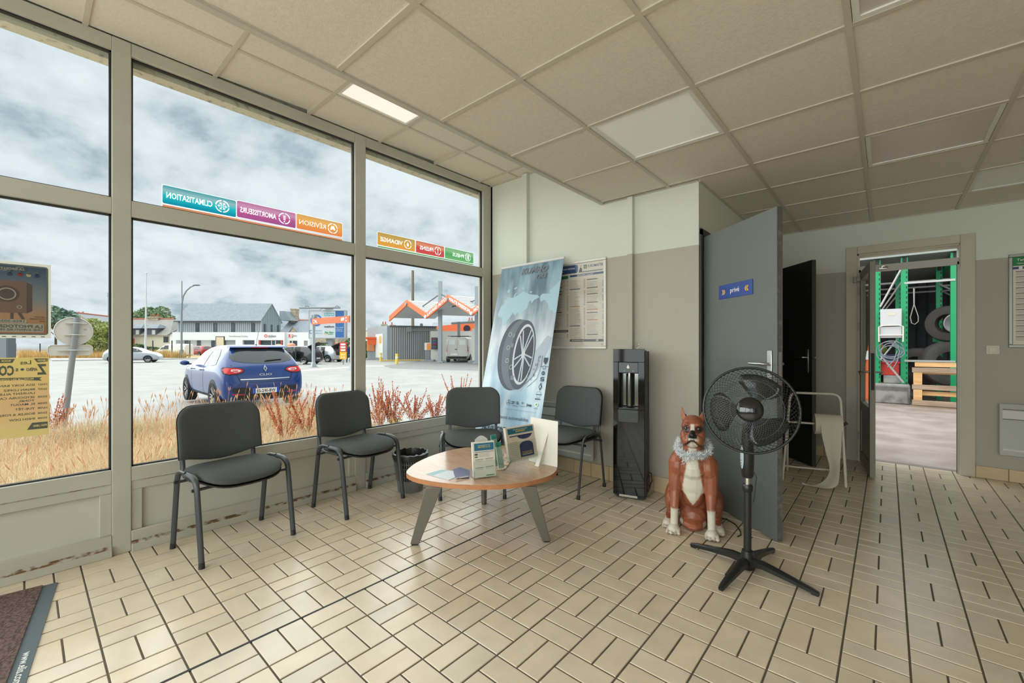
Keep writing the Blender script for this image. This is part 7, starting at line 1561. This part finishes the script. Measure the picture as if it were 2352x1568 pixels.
# person bending near the totem
pe2 = site('person', 'person in dark blue clothes stooping beside the price totem', 'person', 801, 36.5, turn=.5)
me = bpy.data.meshes.new('body'); PV = [((0, 0, .92), .15), ((.0, -.12, 1.10), .16), ((.02, -.30, 1.28), .17), ((.03, -.38, 1.36), .06), ((.03, -.44, 1.43), .095), ((.10, .02, .88), .10), ((.12, -.10, .50), .075), ((.12, .04, .10), .05), ((.12, -.10, .03), .045), ((-.10, .02, .88), .10), ((-.13, .06, .48), .075), ((-.13, .22, .10), .05), ((-.13, .12, .03), .045), ((.18, -.30, 1.24), .06), ((.24, -.38, .98), .045), ((.20, -.52, .80), .035), ((-.16, -.30, 1.24), .06), ((-.22, -.40, .98), .045), ((-.16, -.56, .84), .035)]
me.from_pydata([p for p, _ in PV], [(0, 1), (1, 2), (2, 3), (3, 4), (0, 5), (5, 6), (6, 7), (7, 8), (0, 9), (9, 10), (10, 11), (11, 12), (2, 13), (13, 14), (14, 15), (2, 16), (16, 17), (17, 18)], [])
po = bpy.data.objects.new('body', me); COL.objects.link(po); po.parent = pe2; q = po.modifiers.new('skin', 'SKIN'); me.skin_vertices.new() if not me.skin_vertices else None
for sv, (_, r_) in zip(me.skin_vertices[0].data, PV): sv.radius = (r_, r_)
me.skin_vertices[0].data[0].use_root = True; q = po.modifiers.new('s', 'SUBSURF'); q.levels = q.render_levels = 1; me.materials.append(mat('blue_clothes', (52, 74, 120), .8))
MB().ell((.03, -.45, 1.455), (.10, .11, .12)).build('head', mat('skin', (196, 150, 124), .6), pe2, smooth=180); MB().ell((.03, -.43, 1.49), (.105, .11, .10)).build('hair', mat('dark_hair', (50, 42, 36), .8), pe2, smooth=180)

# ---------------------------------------------------------------- car wash
ws = mat('wash_steel_blue', (150, 158, 164), .5); cor = mat('corrugated_grey', (128, 132, 134), .5, metal=.2)
C0, C1_, C2_ = yard(LX(896, 41), 41, GZ), yard(LX(850, 46.4), 46.4, GZ), yard(LX(1002, 42.8), 42.8, GZ); HB = ZV(748, 41)-GZ
dA, dB = (C1_-C0), (C2_-C0); wb2 = thing('wash_building', 'grey car wash hut with a corrugated side and a white door', 'building', C0, math.atan2(dB.y, dB.x)); LB = dB.length
MB().box(0, LB, 0, 4.5, 0, HB).build('corrugated_wall', cor, wb2)
for k in range(22): x = LB*(k+.5)/22; MB().box(x-.045, x+.045, -.05, 0, .1, HB-.12).build('rib', mat('corrugated_rib', (170, 174, 176), .5), wb2)
MB().box(-.02, LB+.02, -.08, 4.5, HB-.10, HB+.04).build('roof_edge', mat('dark_edge', (84, 90, 94), .6), wb2)
LA = dA.length; fa = math.atan2(dA.y, dA.x)-math.atan2(dB.y, dB.x); FA = Matrix.Rotation(fa, 4, 'Z')
def fA(b, nm, m, par=wb2): b.v = [tuple(FA @ Vector(p)) for p in b.v]; return b.build(nm, m, par)
fA(MB().box(-.02, LA, -.06, .3, 0, HB+.02), 'front_wall', ws)
def ua(u):                                               # along the front wall
    dr = ray(u, V0); dr.z = 0; n_ = Vector((-dA.y, dA.x, 0)); s_ = (C0.dot(n_))/(dr.dot(n_)); return (dr*s_-C0).dot(dA.normalized())
x1_, x0_ = ua(871), ua(887)
sg2 = 1 if (FA @ Vector((0, 1, 0))).dot(Vector((0, 1, 0))) > 0 else -1
yo = .3 if (Matrix.Rotation(wb2.rotation_euler.z, 4, 'Z') @ (FA @ Vector((0, 1, 0)))).dot(-C0) > 0 else -.06; ys = 1 if yo > 0 else -1
dr_ = fA(MB().box(x0_, x1_, min(yo, yo+.06*ys), max(yo, yo+.06*ys), .25, HB-.75), 'door_panel', M['white']); fA(MB().box(x0_+.3, x0_+1.0, min(yo+.06*ys, yo+.08*ys), max(yo+.06*ys, yo+.08*ys), 1.7, 2.4), 'poster', flatm((240, 170, 90)), dr_)
fA(MB().box(ua(868), ua(851), min(yo, yo+.12*ys), max(yo, yo+.12*ys), .9, 1.9), 'service_box', flatm((236, 150, 90)))
fA(MB().box(ua(873), ua(848), min(yo, yo+1.1*ys), max(yo, yo+1.1*ys), 2.15, 2.32).box(ua(872.5), ua(871), min(yo, yo+.9*ys), max(yo, yo+.9*ys), 1.55, 2.15), 'awning', orn)
MB().box(1.6, 2.0, -.3, -.05, HB-.55, HB-.1).cyl((2, -.15, HB-.4), (4.6, -.15, HB-.35), .09).build('exhaust_pipe', mat('pipe_grey', (150, 154, 152), .4), wb2)
# canopy: folded roof on masts
st = Vector((2.115, -1.93)); cnp = thing('canopy', 'zigzag car wash canopy with orange fascia reading LAVAGE AUTO HAUTE PRESSION', 'canopy', yard(-11.4, 40, GZ), YAW)
ZP, ZL = 5.2-GZ, 3.87-GZ; bk_ = Vector((.675, .738))*5.2; fas = mat('orange_fascia', (234, 112, 62), .5); und = mat('canopy_underside', (206, 208, 208), .7); top_ = mat('canopy_sheet', (206, 208, 206), .5)
fnrm = Vector((-.675, -.738, 0))
for k in range(6):
    a, b_2 = st*k, st*(k+1); za, zb_ = (ZL, ZP) if k % 2 == 0 else (ZP, ZL)
    A_, B_ = Vector((*a, za)), Vector((*b_2, zb_)); Bk = Vector((*bk_, .15))
    q = MB().add([A_, B_, B_+Bk, A_+Bk, A_-Vector((0, 0, .08)), B_-Vector((0, 0, .08)), B_+Bk-Vector((0, 0, .08)), A_+Bk-Vector((0, 0, .08))], [(0, 1, 2, 3), (7, 6, 5, 4), (0, 4, 5, 1), (1, 5, 6, 2), (2, 6, 7, 3), (3, 7, 4, 0)]).build('roof_fold', top_, cnp)
    MB().add([A_-Vector((0, 0, .09)), B_-Vector((0, 0, .09)), B_+Bk-Vector((0, 0, .09)), A_+Bk-Vector((0, 0, .09))], [(0, 1, 2, 3)]).build('soffit', und, cnp, fix=False)
    rbm = MB()
    for j in range(1, 9): p_ = A_.lerp(B_, j/9)+Vector((0, 0, .02)); rbm.cyl(p_, p_+Bk, .03, n=4)
    rbm.build('roof_ribs', top_, cnp)['kind'] = 'stuff'
    f_ = fnrm*.12; MB().add([A_+f_+Vector((0, 0, .06)), B_+f_+Vector((0, 0, .06)), B_+f_-Vector((0, 0, .42)), A_+f_-Vector((0, 0, .42)), A_+Vector((0, 0, .06)), B_+Vector((0, 0, .06)), B_-Vector((0, 0, .42)), A_-Vector((0, 0, .42))], [(0, 3, 2, 1), (4, 5, 6, 7), (0, 1, 5, 4), (1, 2, 6, 5), (2, 3, 7, 6), (3, 0, 4, 7)]).build('fascia', fas, cnp)
    ex_ = (B_-A_).normalized(); pn = Panel(A_+f_*1.05+Vector((0, 0, -.30)), ex_, Vector((0, 0, 1)), fnrm, .01); tx = {2: 'LAVAGE AUTO', 3: 'HAUTE PRESSION', 4: 'MOUSSE ACTIVE'}.get(k)
    if tx: pn.text(tx, (B_-A_).length*.5, 0, .26, wh, al='c', w=(B_-A_).length*.86, bold=.04, name='lettering'); pn.build(cnp)
    if k % 2 == 0: MB().cyl(B_+f_*2+Vector((0, 0, -.32)), B_-f_*4+Vector((0, 0, -.32)), .12, n=10).build('ridge_beam', ws, cnp)
    else: MB().cyl(B_+f_*2+Vector((0, 0, -.25)), B_-f_*2+Vector((0, 0, -.25)), .14, n=10).build('gutter_end', M['white'], cnp)
e0, e1 = Vector((bk_.x, bk_.y, ZL-.5)), Vector((bk_.x+st.x*6, bk_.y+st.y*6, ZL-.5)); MB().cyl(e0+Vector((2, -1.9, 0)), e1, .12, n=6).build('rear_beam', ws, cnp)
cl_ = lambda u, d: Vector((LX(u, d)+11.4, d-40, 0))
for u_, d_, vt in ((1011, 36.2, 645), (1095, 34, 657)):
    p_ = cl_(u_, d_); zt6 = ZV(vt, d_)-GZ; MB().box(p_.x-.16, p_.x+.16, p_.y-.16, p_.y+.16, 0, zt6).box(p_.x-.3, p_.x+.3, p_.y-.3, p_.y+.3, 0, .12).build('mast', ws, cnp, bevel=.03)
    for s in (-1, 1): MB().cyl((p_.x, p_.y, zt6-1.1), (p_.x+s*2.2, p_.y-s*1.9, ZP-.75), .06, n=8).build('stay_rod', mat('stay_grey', (96, 104, 110), .5), cnp)
for u_, d_ in ((968, 42.5), (1054, 39.5)): p_ = cl_(u_, d_); MB().box(p_.x-.12, p_.x+.12, p_.y-.12, p_.y+.12, 0, ZL-.5).build('rear_post', ws, cnp)
# bay walls, tunnel, panels
w3 = thing('bay_wall', 'white partition wall of the wash bay behind the pay machine', 'wall', yard(LX(988, 42.2), 42.2, GZ), YAW); bx('panel', M['white'], (0, LX(1086, 42.2)-LX(988, 42.2), 0, .2, 0, ZV(760, 42.2)-GZ), w3)
w4 = thing('bay_wall', 'white bay wall at the right edge of the window, right of the van', 'wall', yard(LX(1084, 37), 37, GZ), YAW); bx('panel', M['white'], (0, 3.2, 0, .2, 0, ZV(754, 37)-GZ), w4); bx('kerb', mat('kerb_grey', (150, 156, 160), .7), (-.3, 3.2, -.5, .3, 0, .18), w4)
pb2 = thing('price_board', 'dark tall price board with coloured rows on the white bay wall', 'sign', yard(LX(991, 41.9), 41.9, GZ), YAW); w2 = LX(1005, 41.9)-LX(991, 41.9); za_, zb_ = ZV(802, 41.9)-GZ, ZV(775, 41.9)-GZ; bx('board', mat('navy_board', (38, 42, 62), .4), (0, w2, -.05, .02, za_, zb_), pb2); pn = Panel((0, -.052, 0), (1, 0, 0), (0, 0, 1), (0, -1, 0), .004)
for k, c_ in enumerate(((220, 90, 110), (90, 180, 110), (90, 150, 210), (220, 100, 180), (200, 80, 80), (90, 180, 130), (180, 120, 200))): pn.rect(w2*.12, zb_-.16-.15*k, w2*.85, zb_-.11-.15*k, flatm(c_))
pn.build(pb2)
pm = site('pay_machine', 'white and orange pay machine on a steel pedestal left of the price board', 'machine', 983, 40); k_ = 40; w2 = LX(990, k_)-LX(976, k_); bx('cabinet', mat('machine_white', (222, 222, 218), .45), (-w2/2, w2/2, -.25, .25, ZV(804, k_)-GZ, ZV(787, k_)-GZ), pm, .02); bx('orange_front', flatm((240, 150, 70)), (-w2*.1, w2*.46, -.27, -.25, ZV(803, k_)-GZ, ZV(788.5, k_)-GZ), pm); bx('pedestal', cor, (-w2*.36, w2*.36, -.2, .2, 0, ZV(804, k_)-GZ), pm); bx('plinth', mat('kerb_grey', (150, 156, 160), .7), (-.6, .6, -.5, .5, 0, .14), pm)
tn = thing('wash_tunnel', 'orange roofed wash tunnel behind the bays', 'building', yard(LX(998, 52), 52, GZ), YAW); w2 = LX(1091, 52)-LX(998, 52); z0_, z1_ = ZV(761, 52)-GZ, ZV(744.5, 52)-GZ
MB().add([(0, 0, z0_), (w2, 0, z0_), (w2, 0, z1_+.1), (w2*.5, 0, z1_), (0, 0, z1_-.25), (0, 4, z0_), (w2, 4, z0_), (w2, 4, z1_+.1), (w2*.5, 4, z1_), (0, 4, z1_-.25)], [(0, 1, 2, 3, 4), (9, 8, 7, 6, 5), (0, 4, 9, 5), (1, 6, 7, 2), (4, 3, 8, 9), (3, 2, 7, 8)]).build('orange_roof', fas, tn); bx('wall', M['white'], (0, w2, .1, 4, 0, z0_), tn); MB().cyl((w2*.8, -.05, z0_+.35), (w2*.8, 0, z0_+.35), .42, n=20).build('emblem', flatm((60, 40, 60)), tn)
for u_, v0_, v1_, lb_ in ((911.5, 836, 812, 'yellow bollard standing before the corrugated hut'), (874.5, 830, 810, 'yellow bollard before the white door of the hut')):
    d_ = ydep(v0_); k_ = site('bollard', lb_, 'bollard', u_, d_); MB().cyl((0, 0, 0), (0, 0, ZV(v1_, d_)-GZ), .12, n=12).build('post', mat('bollard_yellow', (244, 206, 84), .5), k_, smooth=50); MB().cyl((0, 0, .45), (0, 0, .6), .123, n=12).build('band', M['white'], k_, smooth=50)
MB().cyl((0, 0, .12), (LB*.95, 0, .12), .06, n=6).build('x', mat('kerb_yellow', (206, 176, 90), .6)); yr = bpy.data.objects['x']; yr.name = 'kerb_rail'; yr.location = C0+Vector((0, 0, 0))-FW*2.6; yr.rotation_euler = (0, 0, wb2.rotation_euler.z); tag(yr, 'low yellow rail on the ground along the corrugated hut', 'rail')

# ---------------------------------------------------------------- yard behind the back door
conc = mat('yard_concrete', (134, 122, 114), .8, col2=(156, 146, 138), cov=(.4, .65), vs_=2.2, bump=.15, bs=20)
YZ = -.02
structure('yard_floor', MB().box(-4, 8, BY+.14, 24, YZ-.3, YZ), conc); structure('threshold', MB().box(-.222, .495, BY+.10, BY+.2, YZ, .0), mat('threshold_grey', (120, 114, 106), .8))
Q = lambda u, v, y: on(u, v, 1, y)
grn_ = mat('green_rack_steel', (20, 150, 96), .45); galv = mat('galvanised_steel', (176, 178, 174), .4, metal=.3)
YR = 12.15
rk = thing('storage_rack', 'tall green steel storage rack with a corrugated deck, seen through the back door', 'rack', (0, YR, YZ))
H0 = 3.06
def post(u, y, w=.11):
    x = Q(u, 700, y).x; o = MB().box(x-w/2, x+w/2, y-YR-.02, y-YR+.09, 0, H0).build('upright', grn_, rk); hl = MB()
    for k in range(26): hl.box(x+w/2-.028, x+w/2-.012, y-YR-.022, y-YR-.018, .2+k*.105, .25+k*.105)
    hl.build('holes', M['seal'], o)['kind'] = 'stuff'; MB().box(x-.03, x+.035, y-YR-.03, y-YR-.01, H0-.16, H0).build('cap', M['seal'], o); return x
xs_ = [post(2015, YR), post(2077, YR), post(2194, YR, .13)]
for y in (13.6, 15.0, 16.4):
    for u in (2063, 2157): post(u, y, .1)
    o = bx('cross_bar', galv, (xs_[0]-.3, xs_[2]+1.5, y-YR, y-YR+.04, 2.68, 2.72), rk)
for z in (2.52,): bx('cross_bar', galv, (xs_[1], xs_[2], -.03, .0, z-.02, z+.02), rk)
bx('cross_bar', galv, (xs_[0], xs_[1], -.03, 0, 2.86, 2.90), rk)
bx('cross_bar', galv, (xs_[1], xs_[2], -.03, 0, .86-YZ, .90-YZ), rk)
for z0_, z1_ in ((2.05, 2.82),): MB().cyl((xs_[0]+.05, -.02, z0_), (xs_[1]-.05, -.02, z1_), .02).build('diagonal_brace', galv, rk)
MB().cyl((xs_[0]+.05, .9, 2.0), (xs_[1], .9, 2.7), .018).build('diagonal_brace', galv, rk); MB().cyl((xs_[0]+.05, 2.2, 2.0), (xs_[1], 2.2, 2.6), .018).build('diagonal_brace', galv, rk)
for z0_, z1_, y in ((2.6, 1.6, 1.4), (1.3, .8, 1.4), (2.6, 1.6, 2.8)): x = Q(2157, 700, YR+y).x; MB().cyl((x, y, z0_), (x+.9, y-.9, z1_+.2), .02).build('diagonal_brace', galv, rk)
MB().cyl((xs_[0]+.06, -.03, 1.0), (xs_[0]+.42, -.06, .0+.44), .02).build('lower_brace', galv, rk); MB().cyl((xs_[0]+.06, -.04, .92), (xs_[1]-.1, -.04, 1.36), .016).build('lower_brace', galv, rk)
bx('shelf_beam', grn_, (Q(2143, 780, 13.0).x, xs_[2]+.8, .85, .95, 1.30, 1.42), rk); bx('shelf_beam', grn_, (xs_[2]-.05, xs_[2]+.05, 0, 4.5, H0-.1, H0), rk)
dk2 = MB()
for k in range(70): y = -.1+k*.075; dk2.box(-3, 4.5, y, y+.045, H0+.02, H0+.05)
dk2.box(-3, 4.5, -.1, 5.2, H0+.05, H0+.07); dk2.build('corrugated_deck', mat('deck_steel', (150, 156, 154), .5, metal=.2), rk)['kind'] = 'stuff'
structure('wall_yard', MB().box(-4, 8, 17.4, 17.5, YZ, 3.4).box(-2.3, -2.2, YR, 17.4, YZ, 3.1).box(4.4, 4.5, YR, 17.4, YZ, 3.1), mat('dark_sheet_wall', (70, 74, 78), .8, var=.1))
bw2 = MB()
for k in range(30): bw2.box(-2+k*.22, -1.97+k*.22, 17.36, 17.4, 0, 3.2)
bw2.build('wall_yard_seams', mat('seam_dark', (48, 52, 56), .8), bpy.data.objects['wall_yard'])['kind'] = 'stuff'
# concrete block
xa, xb_ = Q(2003, 924, 11.95).x, Q(2091, 928, 11.95).x; zt7 = Q(2050, 882, 11.95).z
cbk = thing('concrete_block', 'weathered grey concrete block carrying the left rack uprights', 'block', (xa, 11.95, YZ)); cbm = mat('weathered_concrete', (150, 150, 146), .9, col2=(112, 112, 110), cov=(.45, .7), vs_=6, bump=.4, bs=25)
MB().box(0, xb_-xa, 0, .55, 0, zt7-YZ).build('block', cbm, cbk, bevel=.03); fr = MB()
for k in range(5): fr.box(.03, xb_-xa-.03, -.008, 0, .28+.018*k-.0, .288+.018*k)
fr.box(.03, .045, -.01, 0, .05, .3).box(xb_-xa-.05, xb_-xa-.035, -.01, 0, .05, .3); fr.build('groove_lines', mat('groove', (120, 120, 118), .9), cbk); bx('second_block', cbm, (.18, xb_-xa-.1, .2, .6, zt7-YZ, zt7-YZ+.17), cbk, .02)
# pallet on its side
pal = thing('pallet', 'wooden pallet standing on edge before the rack beside the door frame', 'pallet', (0, 11.62, YZ)); pw1 = woodmat('pallet_fresh_wood', (206, 160, 104), (226, 188, 134), (1, 1, 12), .8); pw2 = woodmat('pallet_grey_wood', (150, 128, 106), (176, 156, 132), (1, 1, 10), .85)
x0, x1 = Q(2098, 930, 11.62).x, Q(2222, 930, 11.62).x; zt8, zb8 = Q(2100, 843, 11.62).z-YZ, .02; zm8 = (zt8+zb8)/2
for z in (zt8-.10, zm8-.05, zb8+.03): MB().box(x0-.02, x1, -.05, .0, z, z+.095).build('plank', pw2, pal, bevel=.004)
for x in (x0, (x0+x1)/2+.28, x1-.12):
    for a, b_2 in ((zb8+.125, zm8-.05), (zm8+.045, zt8-.1)): MB().box(x, x+.125, -.045, .055, a, b_2).build('block', pw1, pal, bevel=.004)
for z in (.24, .36, .66, .80): MB().box(x0+.02, x1-.02, .015, .035, z, z+.085).build('slat', pw1, pal, bevel=.003)
bx('plank', pw2, (x0-.02, x1, -.03, .1, 0, .03), pal)
# truck tyre, rim, hidden tyres
def tyre(name, label, u, v, y, r0_, r1_, w, yaw=0., tilt=0.):
    p = Q(u, v, y); t = thing(name, label, 'tyre', p, yaw); prof = [(r1_, -w*.34), (r1_*1.05, -w*.46), (r0_*.80, -w*.5), (r0_*.95, -w*.44), (r0_, -w*.30), (r0_, w*.30), (r0_*.95, w*.44), (r0_*.80, w*.5), (r1_*1.05, w*.46), (r1_, w*.34), (r1_, -w*.34)]
    o = MB().lathe(prof, 48).build('tyre_body', mat('dusty_rubber', (74, 72, 70), .8, var=.12, vs_=6), t, smooth=40); o.rotation_euler = (R(90)+tilt, 0, 0)
    return t
ty = tyre('truck_tyre', 'large dusty truck tyre stored on the green rack shelf', 2181, 743, 12.9, .375, .19, .28, R(-18))
rm = MB().lathe([(.0, -.02), (.10, -.02), (.16, .02), (.19, .08), (.21, .10), (.212, .14), (.19, .15)], 40).build('steel_rim', mat('painted_rim', (170, 172, 176), .4, metal=.3), ty, smooth=40); rm.rotation_euler = (R(90), 0, 0); rm.location = (.18, -.12, 0)
tyre('truck_tyre', 'dark tyre lying low behind the pallet', 2175, 835, 12.6, .45, .24, .3, R(20)); tyre('truck_tyre', 'dark tyre in shade between the uprights above the pallet', 2112, 842, 13.2, .42, .22, .3, R(-30))
# panels hung between the left uprights
bxw = thing('electrical_box', 'two stacked pale grey boxes hung between the left uprights', 'box', (Q(2022, 747, 12.08).x, 12.08, Q(2022, 785, 12.08).z)); w2 = Q(2071, 747, 12.08).x-Q(2022, 747, 12.08).x; hh2 = Q(2022, 711, 12.08).z-Q(2022, 785, 12.08).z; pbx = mat('pale_box', (196, 198, 200), .5)
bx('upper_box', pbx, (0, w2, -.10, .0, hh2*.48, hh2), bxw, .008); bx('lower_box', pbx, (0, w2, -.10, .0, hh2*.12, hh2*.46), bxw, .008); bx('label_plate', flatm((206, 204, 180)), (w2*.35, w2*.7, -.104, -.10, hh2*.80, hh2*.88), bxw)
MB().tube([(-.02, -.13, 0), (-.02, -.13, hh2*.46), (.05, -.13, hh2*.5), (w2-.05, -.13, hh2*.5), (w2+.02, -.13, hh2*.46), (w2+.02, -.13, 0)], .014, 8).cyl((-.03, -.13, hh2*.2), (w2+.03, -.13, hh2*.2), .014).build('hanging_frame', wt, bxw, smooth=60)
cbl = thing('cable_coil', 'coiled grey cables hanging below the pale boxes', 'cable', (bxw.location.x+w2*.5, 11.93, bxw.location.z+.02)); cm = mat('grey_cable', (124, 132, 142), .5)
rn = random.Random(2)
for k in range(5): rx_, rz2 = rn.uniform(.13, .2), rn.uniform(.12, .22); ox, oz = rn.uniform(-.04, .04), rn.uniform(-.24, -.16); MB().tube([(ox+rx_*math.cos(a), rn.uniform(-.01, .01), oz+rz2*math.sin(a)) for a in [i*2*PI/24 for i in range(24)]], .009, 6, closed=True).build('loop', cm, cbl, smooth=60)
MB().tube([(.1, 0, -.2), (.05, -.02, -.4), (-.05, -.02, -.55)], .01, 6).tube([(.14, 0, -.2), (.1, -.02, -.42), (.03, -.02, -.58)], .01, 6).build('cable_end', cm, cbl, smooth=60)
rc = thing('red_crate', 'red plastic crate standing on the block between the left uprights', 'crate', (Q(2022, 864, 12.2).x, 12.02+.3, zt7+.17)); w2 = Q(2066, 864, 12.2).x-Q(2022, 864, 12.2).x; rdm = mat('red_plastic', (206, 62, 50), .5)
MB().box(0, w2, -.1, .3, 0, .25).build('tub', rdm, rc, bevel=.01); MB().box(-.012, w2+.012, -.115, .31, .25, .29).build('rim', rdm, rc, bevel=.005); bx('latch', rdm, (w2*.8, w2*.95, -.1, .0, .29, .36), rc)
tb2 = thing('tool_tub', 'dark blue tub with tools above the red crate', 'tub', (rc.location.x-.05, 12.7, YZ)); MB().box(0, w2+.1, 0, .4, 0.0, 1.02).build('tub', mat('dark_blue_plastic', (56, 62, 92), .5), tb2, bevel=.02); MB().ell((w2*.1, .1, 1.12), (.14, .12, .13)).build('green_bag', mat('olive_bag', (120, 130, 60), .8), tb2, smooth=180)
cone = thing('traffic_cone', 'orange and white traffic cone half hidden by the glass door edge', 'traffic cone', (Q(2005, 860, 12.0).x-.02, 12.6, YZ)); MB().cyl((0, 0, .04), (0, 0, 1.35), .2, .06, 16).build('cone', orn, cone, smooth=40); MB().cyl((0, 0, .9), (0, 0, 1.1), .125, .10, 16).build('band', M['white'], cone, smooth=40); bx('base', orn, (-.22, .22, -.22, .22, 0, .04), cone)
px_ = Q(2096, 700, 12.6).x; rp_ = thing('rope_loop', 'pale rope loop hanging from the rack beside the second upright', 'rope', (px_, 12.12, Q(2096, 662, 12.12).z)); rl2 = Q(2096, 662, 12.12).z-Q(2096, 745, 12.12).z; MB().tube([(0, 0, 0), (.005, 0, -rl2*.45), (-.05, 0, -rl2*.8), (-.03, 0, -rl2*.96), (.02, 0, -rl2), (.07, 0, -rl2*.92), (.07, 0, -rl2*.78), (.01, 0, -rl2*.45), (.012, 0, 0)], .009, 6).build('rope', mat('pale_rope', (150, 148, 142), .8), rp_, smooth=60)
